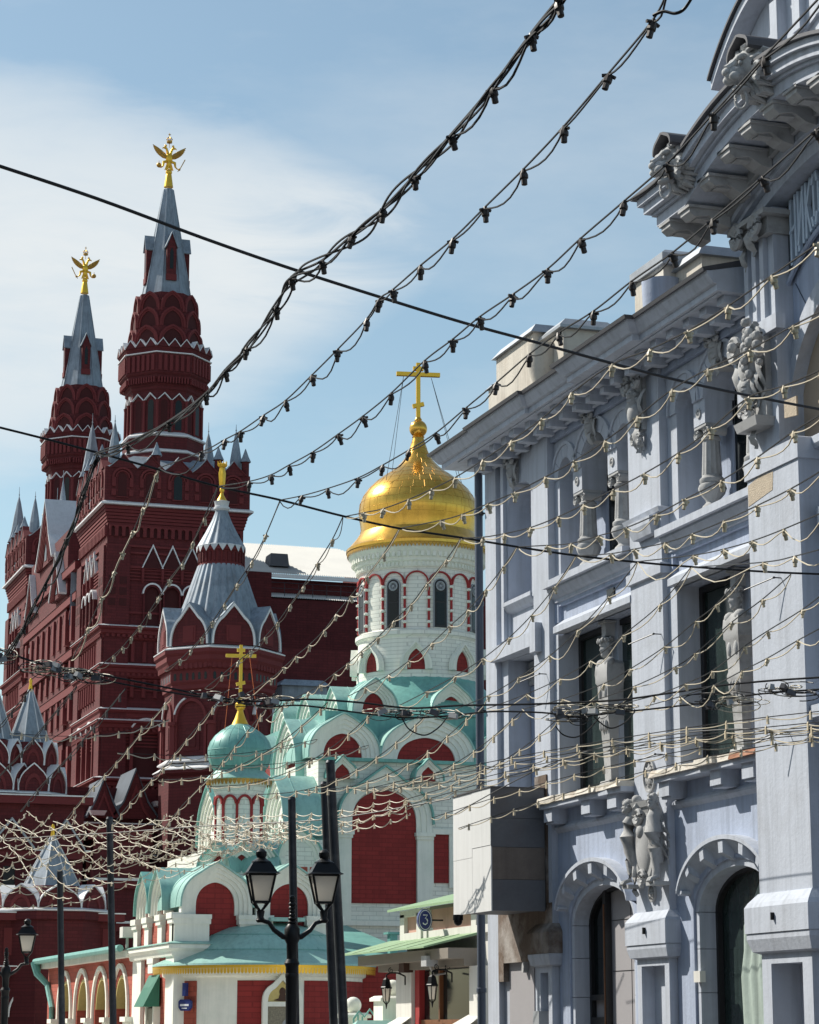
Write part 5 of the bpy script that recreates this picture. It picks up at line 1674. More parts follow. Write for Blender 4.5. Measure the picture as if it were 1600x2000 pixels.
part('flat_roof_wall', MB().box(23.2, 25.3, 75.2, 86, 0, 3.9), M_CHR, CH)
part('roof_vent', MB().box(24.55, 24.8, 76.0, 76.3, 4.1, 4.75).box(24.45, 25.0, 75.9, 76.4, 4.75, 4.82), M_TEAL, CH)
# icon case on the apse
T = Matrix.Translation((AX, AY, 0)) @ Matrix.Rotation(R(265) + PI / 2, 4, 'Z') @ Matrix.Translation((0, -3.24, 0))
k1 = MB()
k1.M = T
k1.band([(-0.46, 0), (-0.46, 2.55)] + keel(0, 2.55, 0.46, 0.66, 0.5, 16) + [(0.46, 2.55), (0.46, 0)], [(-0.62, 0), (-0.62, 2.55)] + keel(0, 2.55, 0.62, 0.88, 0.5, 16) + [(0.62, 2.55), (0.62, 0)], -0.10, 0.1)
k1.box(-0.46, 0.46, -0.05, 0.1, 2.42, 2.56)
k1.box(-0.10, 0.10, -0.10, 0.1, 3.40, 3.52)
ic = part('icon_case', k1, M_CHT, CH)
k2 = MB()
k2.M = T
k2.prism(keel(0, 2.56, 0.455, 0.62, 0.5, 16), 0.0, 0.08)
part('icon_tympanum', k2, M_ICONY, ic)
k3 = MB()
k3.M = T
k3.box(-0.44, 0.44, 0.02, 0.09, 0, 2.42)
part('icon', k3, M_ICON, ic)
k4 = MB()
k4.M = T
k4.ball((0, -0.005, 2.86), (0.10, 0.03, 0.13), 10, 8).prism([(-0.28, 2.60), (-0.12, 2.66), (-0.08, 2.80), (0.08, 2.80), (0.12, 2.66), (0.28, 2.60), (0.1, 2.58), (-0.1, 2.58)], -0.02, 0.0)
part('icon_ornament', k4, M_BROWN, ic)
k5 = MB()
k5.M = T
k5.band(arc(0.25, 1.75, 0.20, 0.24, 0, PI, 12), arc(0.25, 1.75, 0.28, 0.34, 0, PI, 12), 0.0, 0.02)
part('halo', k5, M_GREYP, ic)
# blue plates on the apse pier
T = Matrix.Translation((AX, AY, 0)) @ Matrix.Rotation(R(208) + PI / 2, 4, 'Z') @ Matrix.Translation((0, -3.26, 0))
k6 = MB()
k6.M = T
k6.prism([(-0.28, 2.58), (-0.28, 2.4), (-0.18, 2.3), (0.18, 2.3), (0.28, 2.4), (0.28, 2.58), (0.2, 2.64), (-0.2, 2.64)], -0.06, 0.02)
bpx = part('name_plate', k6, M_NAVY, CH)
k7 = MB()
k7.M = T
k7.box(-0.2, 0.2, -0.066, -0.06, 2.44, 2.50).box(-0.12, 0.12, -0.066, -0.06, 2.36, 2.39)
part('lettering', k7, M_WHITE, bpx)
k8 = MB()
k8.M = T
k8.box(-0.07, 0.07, -0.10, 0.02, 2.74, 3.14)
part('plate_lamp', k8, M_NAVY, CH)

# ------------------------------------------------------------------ small salmon shop beyond the blue house
SH = thing('corner_shop', 'low salmon and white shop with green canopies by the church', 'shop', (20, 58, 0))
part('wall', MB().box(20.2, 27, 54.5, 61.1, 0, 4.7), M_SHOPW, SH)
part('parapet_panel', MB().box(20.14, 20.22, 55.8, 58.95, 4.14, 4.66), M_PINK, SH)
part('parapet_frame', MB().box(20.06, 20.22, 54.6, 59.6, 3.95, 4.14).box(20.06, 20.22, 55.45, 55.8, 4.14, 4.7).box(20.02, 20.22, 59.0, 59.25, 3.95, 4.72).box(20.0, 20.22, 59.4, 61.1, 3.95, 4.14).box(20.0, 20.22, 60.75, 61.1, 4.14, 4.62).box(20.0, 20.22, 59.4, 59.75, 4.14, 4.62).box(20.0, 20.22, 59.4, 61.1, 4.55, 4.72), M_SHOPW, SH)
part('parapet_panel', MB().box(20.10, 20.18, 59.75, 60.75, 4.14, 4.55), M_PINK, SH)
part('upper_eave', MB().add([(19.75, 61.4, 4.76), (19.75, 54.4, 4.76), (21.6, 54.4, 5.25), (21.6, 60.4, 5.25), (19.75, 61.4, 4.70), (19.75, 54.4, 4.70)], [(0, 1, 2, 3), (0, 4, 5, 1)]), M_GREEN, SH)
part('frieze', MB().box(20.08, 20.25, 54.6, 58.9, 4.66, 4.74), M_SHOPG, SH)
cnp = part('canopy', MB().add([(19.0, 63.2, 3.66), (19.0, 56.2, 3.66), (20.1, 55.3, 3.98), (20.1, 62.2, 4.0), (19.0, 63.2, 3.62), (19.0, 56.2, 3.62), (20.1, 55.3, 3.92), (20.1, 62.2, 3.94)],
                              [(0, 1, 2, 3), (0, 4, 5, 1), (4, 5, 6, 7), (1, 5, 6, 2), (0, 3, 7, 4)]), M_GREEN, SH)
sm = MB()
for k in range(4):
    y = 57.3 + k * 1.5
    sm.tube([(19.0, y + 0.2, 3.67), (20.1, y - 0.7, 3.99)], 0.010, 4)
part('seam', sm, M_GREEN, cnp)
part('canopy_soffit', MB().box(19.3, 20.2, 55.3, 62.5, 3.35, 3.60).box(19.7, 20.2, 55.3, 62.0, 3.18, 3.35), M_SHOPG, SH)
part('soffit_lamp', MB().box(19.55, 19.8, 59.4, 59.8, 3.12, 3.36), M_BROWN, SH)
dr = part('doorway', MB().box(20.12, 20.2, 55.7, 59.6, 0, 3.15), M_GLASS, SH)
part('door_frame', MB().box(19.98, 20.14, 59.45, 59.8, 0, 3.18), M_CRIM, dr)
part('door_frame', MB().box(20.0, 20.14, 55.5, 55.75, 0, 3.18), M_CRIM, dr)
part('door_bar', MB().box(20.02, 20.12, 58.0, 58.08, 1.9, 3.15).box(20.02, 20.12, 55.7, 59.5, 1.82, 1.95).box(20.02, 20.12, 57.6, 57.8, 0, 1.85).box(20.02, 20.12, 56.4, 56.55, 0, 1.85), M_WOOD, dr)
part('entrance_pier', MB().box(19.9, 20.3, 59.85, 61.1, 0, 3.18), M_SHOPW, SH)
part('entrance_pier', MB().box(19.9, 20.3, 54.9, 55.5, 0, 3.18), M_SHOPW, SH)
for y in (60.2, 55.0):
    part('pier_cap', MB().add([(19.4, y - 0.5, 1.72), (19.4, y + 0.9, 1.72), (19.95, y + 0.7, 2.05), (19.95, y - 0.3, 2.05), (19.4, y - 0.5, 1.66), (19.4, y + 0.9, 1.66)], [(0, 1, 2, 3), (0, 4, 5, 1)]).box(19.5, 19.95, y - 0.35, y + 0.75, 1.3, 1.66).box(19.6, 19.95, y - 0.2, y + 0.6, 0, 1.3), M_SHOPW, SH)
# floodlight bracket under the canopy
part('floodlight', MB().box(19.2, 19.5, 56.6, 57.0, 3.2, 3.45).tube([(19.35, 56.8, 3.45), (19.45, 56.7, 3.62)], 0.03, 5).tube([(19.4, 56.9, 3.2), (19.6, 57.2, 3.0), (19.9, 57.2, 3.05)], 0.025, 5), M_STONE, SH)
# wall sign with house number
sg3 = MB()
sg3.M = Matrix.Translation((19.62, 57.98, 4.36)) @ Matrix.Rotation(R(0), 4, 'Z')
pts = arc(0, 0, 0.185, 0.27, 0, 2 * PI, 28)[:-1]
sg3.prism(pts, -0.06, 0.06)
NS = thing('house_number_sign', 'round navy enamel sign with a white number 3 on the shop', 'sign', (19.62, 57.98, 4.36))
part('plate', sg3, M_NAVY, NS)
rr_ = MB()
rr_.M = Matrix.Translation((19.62, 57.915, 4.36))
rr_.band(arc(0, 0, 0.150, 0.228, 0, 2 * PI, 28), arc(0, 0, 0.165, 0.245, 0, 2 * PI, 28), -0.004, 0.0)
part('ring', rr_, M_WHITE, NS)
d3 = MB()
d3.M = Matrix.Translation((19.62, 57.908, 4.36)) @ Matrix.Scale(0.78, 4)
curve = [(-0.07, 0.155), (0.07, 0.155), (0.0, 0.045), (0.05, 0.03), (0.075, -0.03), (0.06, -0.10), (0.0, -0.145), (-0.06, -0.12), (-0.075, -0.085)]
d3.tube([(x, 0, z) for x, z in curve], 0.020, 6)
part('numeral', d3, M_WHITE, NS)
part('sign_bracket', MB().box(19.62, 20.1, 57.94, 58.02, 4.34, 4.38), M_BLACK, NS)
part('house_plate', MB().box(19.74, 19.82, 57.90, 57.93, 4.12, 4.17), M_WHITE, NS)


def wall_lantern(x, y, z, label):
    t = thing('wall_lantern', label, 'lantern', (x, y, z), 0, 'lanterns at the shop door')
    b = MB().tube([(0, 0, 0.45), (0.1, 0, 0.5), (0.3, 0, 0.5), (0.5, 0, 0.42)], 0.022, 6).tube([(0.5, 0, 0.42), (0.5, 0, 0.2)], 0.02, 6)
    volute(b, 0.12, 0.0, 0.56, 0.07, 0.014, 1.6, 1)
    volute(b, 0.40, 0.0, 0.56, 0.08, 0.014, 1.6, -1)
    b.tube([(0, 0, 0.45), (0, 0, 0.36)], 0.02, 6)
    part('bracket', b, M_BLACK, t, False, True)
    c = MB().lathe([(0.03, 0.38), (0.09, 0.33), (0.13, 0.16), (0.15, 0.14), (0.15, 0.11)], 0, 0, 6)
    part('hood', c, M_BLACK, t, False, True)
    part('glass', MB().lathe([(0.12, 0.10), (0.075, -0.20)], 0, 0, 6), M_MILK, t, False, True)
    f = MB()
    for k in range(6):
        a = 2 * PI * k / 6
        f.tube([(0.125 * math.cos(a), 0.125 * math.sin(a), 0.11), (0.08 * math.cos(a), 0.08 * math.sin(a), -0.21), (0.0, 0.0, -0.30)], 0.011, 5)
    f.tube([(0, 0, -0.28), (0, 0, -0.40)], [0.03, 0.008], 6)
    part('cage', f, M_BLACK, t, False, True)
    return t


wall_lantern(19.3, 60.05, 2.62, 'small black wall lantern left of the shop door')
wall_lantern(19.35, 56.6, 2.62, 'small black wall lantern right of the shop door')

# church gate posts with stone balls
def gate_post(x, y, h, w, label, cap=True):
    t = thing('gate_post', label, 'gate post', (x, y, 0), 0, 'white gate posts of the church yard')
    part('pier', MB().box(-w, w, -w, w, 0, h), M_CHT, t, False, True)
    part('cap', MB().box(-w - 0.09, w + 0.09, -w - 0.09, w + 0.09, h, h + 0.08).taper(-w - 0.09, w + 0.09, -w - 0.09, w + 0.09, h + 0.08, h + 0.14, 0.1), M_CHT, t, False, True)
    part('ball', MB().ball((0, 0, h + 0.34), 0.22, 18, 12).lathe([(0.12, h + 0.1), (0.09, h + 0.16)], 0, 0, 12), M_CHT, t, True, True)


p1 = at(690, 1985, 67)
gate_post(p1.x, p1.y, 2.02, 0.3, 'white gate post with stone ball next to the green gate')
p2 = at(767, 1950, 66)
gate_post(p2.x, p2.y, 2.45, 0.4, 'taller white gate post with stone ball beside the shop')
gp_ = at(712, 1990, 66.5)
GT = thing('iron_gate', 'turquoise iron gate between the white gate posts', 'gate', (gp_.x, gp_.y, 0))
for k in range(6):
    part('bar', MB().tube([(-0.3 + 0.12 * k, 0, 0), (-0.3 + 0.12 * k, 0, 2.0 + 0.12 * math.sin(k * 1.3))], 0.025, 6), M_TEAL, GT, False, True)
part('rail', MB().box(-0.32, 0.34, -0.02, 0.02, 1.5, 1.55).tube([(-0.3, 0, 2.0), (-0.15, 0, 2.2), (0.0, 0, 2.05), (0.15, 0, 2.25), (0.3, 0, 2.05)], 0.03, 6), M_TEAL, GT, False, True)
wp = at(735, 1985, 65)
YW = thing('yard_wall', 'low white yard wall with sloped green coping', 'wall', (wp.x, wp.y, 0))
part('wall_face', MB().box(-0.6, 2.2, -0.2, 0.2, 0, 1.72), M_CHT, YW, False, True)
part('coping', MB().add([(-0.75, -0.35, 1.73), (2.3, -0.35, 1.73), (2.3, 0.0, 1.95), (-0.5, 0.0, 1.95), (-0.75, 0.35, 1.73), (2.3, 0.35, 1.73)], [(0, 1, 2, 3), (3, 2, 5, 4), (0, 3, 4), (1, 5, 2), (0, 4, 5, 1)]), M_TEALL, YW, False, True)
# ------------------------------------------------------------------ red brick museum: two great towers, a wing between, turrets in front
def oct_prof(mb, prof, n=8, cx=0, cy=0):
    return mb.lathe(prof, cx, cy, n, PI / n)


def eagle(root, z, flip=1):
    """gilded two-headed eagle with crown, orb and sceptre, about 2.1 m across, facing -y"""
    b = MB()
    b.lathe([(0.30, z - 1.15), (0.19, z - 0.35), (0.17, z - 0.30)], 0, 0, 12)
    o0 = part('finial_cone', b, M_GOLDP, root, True, True)
    part('finial_ball', MB().ball((0, 0, z - 0.16), 0.21, 16, 10), M_GOLDP, root, True, True)
    b = MB()
    b.ball((0, 0, z + 0.78), (0.23, 0.17, 0.36), 14, 10)
    b.ball((0, 0.0, z + 0.42), (0.17, 0.13, 0.30), 12, 8)
    for s in (-1, 1):
        b.tube([(s * 0.06, 0, z + 0.95), (s * 0.12, 0, z + 1.22), (s * 0.20, -0.02, z + 1.42), (s * 0.27, -0.03, z + 1.46)], [0.11, 0.085, 0.075, 0.07], 8)
        b.ball((s * 0.28, -0.03, z + 1.46), (0.11, 0.08, 0.085), 10, 7)
        b.tube([(s * 0.36, -0.04, z + 1.45), (s * 0.44, -0.04, z + 1.42), (s * 0.46, -0.04, z + 1.36)], [0.05, 0.03, 0.01], 6)
        b.ball((s * 0.24, -0.02, z + 1.60), (0.08, 0.07, 0.08), 8, 6)
        b.tube([(s * 0.14, -0.03, z + 0.55), (s * 0.36, -0.06, z + 0.48), (s * 0.40, -0.06, z + 0.22), (s * 0.52, -0.06, z + 0.10), (s * 0.66, -0.06, z + 0.10)], [0.10, 0.10, 0.06, 0.04, 0.03], 8)
        for k in range(3):
            b.tube([(s * 0.04 * (k + 0.3), 0, z + 0.40), (s * (0.08 + 0.09 * k), 0, z - 0.02)], [0.08, 0.035], 6)
    part('eagle_body', b, M_GOLDP, root, True, True)
    for s in (-1, 1):
        wg = MB()
        for k in range(8):                              # feathers fan out from the shoulder
            t = k / 7
            a = R(36 - 52 * t)
            ln = 0.98 - 0.52 * t
            sx, sz = 0.22 + 0.26 * (1 - t), 0.86 + 0.20 * (1 - t)
            ex, ez = sx + ln * math.cos(a) * 0.75, sz + ln * math.sin(a) * 0.75 + 0.06
            wg.tube([(s * sx * 0.6, 0.02, sz - 0.04), (s * (sx + ex) / 2, -0.01, (sz + ez) / 2 + 0.02), (s * ex, 0.0, ez + 0.04)], [0.09, 0.11, 0.02], 6)
        wg.tube([(s * 0.15, 0, z * 0 + 0.92), (s * 0.42, -0.02, 1.02), (s * 0.52, -0.02, 1.20), (s * 0.80, -0.02, 1.40), (s * 1.03, 0, 1.58)], [0.09, 0.09, 0.08, 0.06, 0.015], 7)
        wg.v = [(p[0], p[1], p[2] + z) for p in wg.v]
        part('wing', wg, M_GOLDD, root, True, True)
    ob = MB().ball((-0.66 * flip, -0.06, z + 0.24), 0.16, 12, 8).tube([(-0.66 * flip, -0.06, z + 0.40), (-0.66 * flip, -0.06, z + 0.54)], 0.02, 5)
    part('orb', ob, M_GOLDD, root, True, True)
    part('sceptre', MB().tube([(0.56 * flip, -0.06, z - 0.06), (0.72 * flip, -0.06, z + 0.16), (1.02 * flip, -0.06, z + 0.78)], [0.03, 0.03, 0.035], 6).ball((0.66 * flip, -0.06, z + 0.08), 0.08, 8, 6), M_GOLDD, root, True, True)
    c = MB().lathe([(0.17, z + 1.82), (0.18, z + 1.92), (0.15, z + 1.95)], 0, 0, 14)
    for k in range(4):
        a = PI * k / 4
        c.tube([(0.15 * math.cos(a), 0.15 * math.sin(a), z + 1.94), (0.19 * math.cos(a), 0.19 * math.sin(a), z + 2.06), (0.1 * math.cos(a), 0.1 * math.sin(a), z + 2.18), (0, 0, z + 2.2), (-0.1 * math.cos(a), -0.1 * math.sin(a), z + 2.18), (-0.19 * math.cos(a), -0.19 * math.sin(a), z + 2.06), (-0.15 * math.cos(a), -0.15 * math.sin(a), z + 1.94)], 0.022, 5)
    c.tube([(0, 0, z + 1.5), (0, 0, z + 1.84)], 0.02, 5).tube([(0, 0, z + 2.2), (0, 0, z + 2.48)], 0.022, 5).box(-0.08, 0.08, -0.02, 0.02, z + 2.36, z + 2.40)
    part('crown', c, M_GOLDD, root, True, True)


def red_kok(mb_red, mb_dark, fr, z0, hw, h, tip=0.25, rim=0.16, proj=0.12):
    a = keel(0, z0, hw, h, tip, 14)
    b = keel(0, z0, hw - rim, h - rim, tip, 14)
    c = keel(0, z0, hw - 2 * rim, h - 2 * rim, tip, 14)
    for m in (mb_red, mb_dark):
        m.M = fr
    mb_red.band(b, a, -proj, 0.3)
    mb_red.band(c, b, -proj * 0.5, 0.3)
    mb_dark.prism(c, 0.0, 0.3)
    for m in (mb_red, mb_dark):
        m.M = Matrix()


def both(root, name, mb, m, smooth=False, parent=None):
    """one mesh on the face towards the viewer and its twin on the street face"""
    o = part(name, mb, m, root, smooth, True)
    t = inst(name, o, root, (0, 0, 0), -PI / 2)
    return o, t


def big_tower():
    t = thing('museum_tower', '', 'tower', (31.8, 144.4, 0))
    H = 4.4
    # --- body, stepped storeys
    part('shaft', MB().box(-4.15, 4.15, -4.15, 4.15, 0, 31.2), M_RED, t, False, True)
    part('top_storey', MB().box(-4.45, 4.45, -4.45, 4.45, 32.3, 34.65), M_RED, t, False, True)
    cb = MB()
    for k in range(6):
        d = 4.15 + 0.05 * k
        cb.box(-d, d, -d, d, 31.17 + 0.19 * k, 31.17 + 0.19 * (k + 1) - (0.03 if k < 5 else 0))
    part('corbel_courses', cb, M_REDT, t, False, True)
    part('ledge', MB().sweep([(0, 32.34), (0.2, 32.36), (0.2, 32.46), (0, 32.58)], [(-4.45, 4.45), (-4.45, -4.45), (4.45, -4.45), (4.45, 4.45)]), M_SNOWCAP, t, False, True)
    # --- little arched corbel table
    ct = MB()
    n = 19
    for i in range(n):
        x = -4.05 + 8.1 * (i + 0.5) / n
        ct.box(x - 0.215, x - 0.11, -4.30, -4.1, 30.5, 31.18).box(x + 0.11, x + 0.215, -4.30, -4.1, 30.5, 31.18)
        ct.curtain(arc(x, 30.98, 0.11, 0.12, PI, 0, 6), 31.18, -4.30, -4.1)
    both(t, 'corbel_table', ct, M_REDT)
    dk = MB().box(-4.05, 4.05, -4.17, -4.1, 30.52, 31.1)  # dark strip painted as the shade behind the little arches
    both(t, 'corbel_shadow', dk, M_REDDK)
    # --- windows and gables of the top storey
    for k in range(-2, 3):
        x = k * 1.69
        gm_ = MB()
        gm_.prism([(x - 0.845, 34.6), (x - 0.60, 34.78), (x - 0.25, 35.1), (x, 35.42), (x + 0.25, 35.1), (x + 0.60, 34.78), (x + 0.845, 34.6)], -4.52, -3.9)
        a, b = both(t, 'gable', gm_, M_RED)
        rm = MB().band(arc(x, 34.0, 0.52, 0.52, PI, 0, 12), arc(x, 34.0, 0.64, 0.64, PI, 0, 12), -4.56, -4.4)
        rm.band(arc(x, 34.0, 0.36, 0.38, PI, 0, 12), arc(x, 34.0, 0.44, 0.46, PI, 0, 12), -4.52, -4.4)
        rm.box(x - 0.66, x - 0.40, -4.53, -4.4, 32.9, 33.3).box(x + 0.40, x + 0.66, -4.53, -4.4, 32.9, 33.3)
        rm.box(x - 0.64, x - 0.42, -4.55, -4.4, 33.45, 34.0).box(x + 0.42, x + 0.64, -4.55, -4.4, 33.45, 34.0)
        both(t, 'window_surround', rm, M_REDT)
        w = MB().prism([(x - 0.25, 32.85), (x - 0.25, 34.0)] + arc(x, 34.0, 0.25, 0.32, PI, 0, 8) + [(x + 0.25, 34.0), (x + 0.25, 32.85)], -4.47, -4.3)
        both(t, 'window', w, M_GLASS if k == 0 else M_REDDK)
        both(t, 'window_sill', MB().box(x - 0.36, x + 0.36, -4.56, -4.4, 32.80, 32.85), M_REDT)
        for s in (-1, 1):
            cp = MB()
            q0, q1 = (x, 35.44), (x + s * 0.84, 34.60)
            cp.prism([q0, (x + s * 0.26, 35.12), (x + s * 0.6, 34.80), q1, (q1[0], q1[1] + 0.05), (x + s * 0.6, 34.87), (x + s * 0.26, 35.19), (x, 35.52)], -4.56, -3.9)
            both(t, 'gable_coping', cp, M_ZINC if s < 0 else M_REDT)
    # --- middle storey: strings, zigzag pediments, blind arches, corner strips with panels
    fs = MB()
    for z in (29.95, 29.55, 28.68, 25.95):
        fs.box(-4.24, 4.24, -4.26, -4.1, z - 0.06, z + 0.06)
    both(t, 'string_course', fs, M_REDT)
    pl = MB()
    for x in (-3.5, 3.5):
        pl.box(x - 0.72, x + 0.72, -4.36, -4.1, 16.2, 29.9)
    both(t, 'corner_strip', pl, M_RED)
    for x in (-3.5, 3.5):
        for z in (26.3, 26.95, 27.6):
            for dx in (-0.33, 0.33):
                both(t, 'sunk_panel', MB().box(x + dx - 0.22, x + dx + 0.22, -4.375, -4.355, z, z + 0.45), M_REDDK)  # dark patches whose colour stands for the shade of sunk panels
    for k in range(3):
        x = -1.4 + 1.19 * k
        z = MB()
        for s in (-1, 1):
            z.prism([(x + s * 0.595, 28.66), (x, 29.95), (x, 30.02 + 0.1), (x + s * 0.66, 28.66)], -4.34 - 0.003 * (s + 1), -4.1)
        both(t, 'zigzag_gable', z, M_SNOWCAP)
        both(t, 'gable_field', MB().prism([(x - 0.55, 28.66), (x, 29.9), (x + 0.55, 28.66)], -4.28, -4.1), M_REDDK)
        both(t, 'arch_cap', MB().band(arc(x, 27.1, 0.52, 0.56, PI, 0, 14), arc(x, 27.1, 0.60, 0.66, PI, 0, 14), -4.44, -4.1), M_SNOWCAP)
        both(t, 'blind_arch', MB().band([(x - 0.44, 25.2)] + arc(x, 27.05, 0.44, 0.48, PI, 0, 14) + [(x + 0.44, 25.2)], [(x - 0.54, 25.2)] + arc(x, 27.1, 0.54, 0.56, PI, 0, 14) + [(x + 0.54, 25.2)], -4.38, -4.1), M_RED)
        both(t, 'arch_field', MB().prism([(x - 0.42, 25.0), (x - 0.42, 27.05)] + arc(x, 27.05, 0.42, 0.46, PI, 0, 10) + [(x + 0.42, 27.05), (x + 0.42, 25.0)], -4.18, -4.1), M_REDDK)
        both(t, 'drop_pendant', MB().box(x - 0.66, x - 0.52, -4.4, -4.1, 28.0, 28.6).lathe([(0.02, 27.7), (0.09, 27.9), (0.07, 28.05)], x - 0.59, -4.32, 8), M_REDT)
    # --- cornices of the lower storeys with pale ledge sheets
    for (z, o_, nm) in ((25.05, 0.42, 1), (22.78, 0.30, 1), (20.15, 0.26, 1), (19.50, 0.34, 1), (16.1, 0.5, 1)):
        c = MB()
        c.sweep([(0, z - 0.75), (0.10, z - 0.7), (0.10, z - 0.5), (o_ * 0.6, z - 0.4), (o_ * 0.6, z - 0.2), (o_, z - 0.12), (o_, z), (0, z)], [(-4.2, 4.2), (-4.2, -4.2), (4.2, -4.2), (4.2, 4.2)])
        part('cornice', c, M_REDT, t, False, True)
        part('ledge', MB().sweep([(0, z), (o_ + 0.04, z + 0.002), (o_ + 0.04, z + 0.03), (0, z + 0.16)], [(-4.2, 4.2), (-4.2, -4.2), (4.2, -4.2), (4.2, 4.2)]), M_SNOWCAP, t, False, True)
        dn = MB()
        for i in range(26):
            x = -4.2 + 8.4 * (i + 0.5) / 26
            dn.box(x - 0.09, x + 0.09, -4.2 - o_ * 0.62, -4.15, z - 0.62, z - 0.44)
        both(t, 'dentils', dn, M_REDT)
    for z0, z1 in ((23.0, 24.2), (20.9, 22.0)):
        cl = MB()
        for i in range(12):
            x = -3.9 + 7.8 * i / 11
            cl.lathe([(0.13, z0), (0.13, z1)], x, -4.22, 8)
        both(t, 'colonettes', cl, M_REDT)
    for x in (-1.6, 1.6):
        w = MB().prism([(x - 0.75, 16.3), (x - 0.75, 18.6)] + arc(x, 18.6, 0.75, 0.8, PI, 0, 12) + [(x + 0.75, 18.6), (x + 0.75, 16.3)], -4.17, -4.1)
        both(t, 'tall_window', w, M_REDDK)
        r_ = MB().band([(x - 0.75, 16.3)] + arc(x, 18.6, 0.75, 0.8, PI, 0, 12) + [(x + 0.75, 16.3)], [(x - 0.95, 16.3)] + arc(x, 18.6, 0.95, 1.0, PI, 0, 12) + [(x + 0.95, 16.3)], -4.42, -4.1)
        both(t, 'window_surround', r_, M_REDT)
        both(t, 'arch_cap', MB().band(arc(x, 18.6, 0.95, 1.0, R(150), R(30), 10), arc(x, 18.6, 1.05, 1.1, R(150), R(30), 10), -4.5, -4.1), M_SNOWCAP)
    for z in (27.9, 24.3, 21.3, 18.0):
        bb = MB()
        for k in range(5):
            bb.box(-4.3, 4.3, -4.22, -4.1, z + 0.2 * k, z + 0.2 * k + 0.08)
        both(t, 'brick_fillet', bb, M_REDT)
    # --- roof skirt and corner pinnacles
    part('roof_skirt', MB().add([(-4.3, -4.3, 34.7), (4.3, -4.3, 34.7), (4.3, 4.3, 34.7), (-4.3, 4.3, 34.7), (-2.3, -2.3, 35.9), (2.3, -2.3, 35.9), (2.3, 2.3, 35.9), (-2.3, 2.3, 35.9)],
                                [(0, 1, 5, 4), (1, 2, 6, 5), (2, 3, 7, 6), (3, 0, 4, 7)]), M_LEAD, t, False, True)
    for sx in (-1, 1):
        for sy in (-1, 1):
            x, y = sx * 3.75, sy * 3.6
            zs = 1.0 if sy > 0 else 0.62
            p_ = part('pinnacle', oct_prof(MB(), [(0.62 * zs, 35.0), (0.58 * zs, 35.0 + 1.2 * zs), (0.38 * zs, 35.0 + 2.5 * zs), (0.15 * zs, 35.0 + 3.7 * zs), (0.02, 35.0 + 4.2 * zs)], 8, x, y), M_LEAD, t, False, True)
            part('pinnacle_rod', MB().tube([(x, y, 35.0 + 4.1 * zs), (x, y, 35.0 + 4.9 * zs)], [0.03, 0.012], 5).ball((x, y, 35.0 + 4.3 * zs), 0.05, 8, 6), M_LEAD, p_, False, True)
    for (x, y) in ((-4.3, -2.6), (-4.35, -0.6), (-4.35, 1.2), (-4.3, 2.9), (-1.3, -4.2), (2.5, -4.25), (4.2, -4.2)):
        p_ = part('turret', oct_prof(MB(), [(0.24, 34.6), (0.24, 35.5), (0.32, 35.55)], 6, x, y), M_RED, t, False, True)
        part('turret_cap', oct_prof(MB(), [(0.36, 35.55), (0.2, 35.9), (0.02, 36.4)], 6, x, y), M_LEAD, p_, False, True)
    # --- octagonal drum with arched openings
    part('drum_base', oct_prof(MB(), [(3.1, 35.3), (2.62, 36.3), (2.55, 36.35), (2.55, 37.3)]), M_RED, t, False, True)
    part('ledge', oct_prof(MB(), [(2.64, 36.25), (2.72, 36.3), (2.72, 36.4), (2.55, 36.5)]), M_SNOWCAP, t, False, True)
    part('ledge', oct_prof(MB(), [(2.56, 37.28), (2.68, 37.32), (2.68, 37.4), (2.34, 37.62)]), M_SNOWCAP, t, False, True)
    part('drum', oct_prof(MB(), [(2.34, 37.4), (2.34, 40.4)]), M_RED, t, False, True)
    ap = 2.34 * math.cos(PI / 8)
    src = {}
    for i in range(8):
        a = i * PI / 4
        for s in (-1, 1):
            if i == 0:
                x = s * 0.45
                src[s, 'w'] = part('window', MB().prism([(x - 0.2, 37.75), (x - 0.2, 39.4)] + arc(x, 39.4, 0.2, 0.25, PI, 0, 8) + [(x + 0.2, 39.4), (x + 0.2, 37.75)], -ap - 0.012, -ap + 0.1), M_GLASS if s > 0 else M_REDDK, t, False, True)
                src[s, 'c'] = part('zigzag_crown', MB().prism([(x - 0.45, 39.55), (x, 40.0), (x + 0.45, 39.55), (x + 0.45, 39.62), (x, 40.08), (x - 0.45, 39.62)], -ap - 0.14, -ap + 0.1), M_SNOWCAP, t, False, True)
                src[s, 'p'] = part('colonette', MB().lathe([(0.11, 37.6), (0.09, 37.8), (0.09, 39.4), (0.13, 39.6)], x - 0.44, -ap - 0.06, 8), M_REDT, t, False, True)
            else:
                for q, nm in (('w', 'window'), ('c', 'zigzag_crown'), ('p', 'colonette')):
                    inst(nm, src[s, q], t, (0, 0, 0), a)
    # --- corbelled collar
    part('collar', oct_prof(MB(), [(2.34, 40.2), (2.46, 40.3), (2.46, 40.5), (2.58, 40.6), (2.58, 40.8), (2.72, 40.95), (2.72, 41.1), (2.86, 41.25), (2.86, 42.7), (2.95, 42.8), (2.95, 42.95), (2.5, 43.0)]), M_RED, t, False, True)
    part('ledge', oct_prof(MB(), [(2.95, 42.46), (2.98, 42.48), (2.98, 42.53), (2.9, 42.56)]), M_SNOWCAP, t, False, True)
    ap2 = 2.86 * math.cos(PI / 8)
    e = MB()
    for k in range(6):
        x = -1.05 + 2.1 * (k + 0.5) / 6
        e.box(x - 0.10, x + 0.10, -ap2 - 0.09, -ap2 + 0.05, 41.35, 42.35)
    for k in range(11):
        x = -1.0 + 2.0 * (k + 0.5) / 11
        e.box(x - 0.05, x + 0.05, -ap2 + 0.02, -ap2 + 0.2, 40.62, 40.98)
    d0 = part('collar_ribs', e, M_REDT, t, False, True)
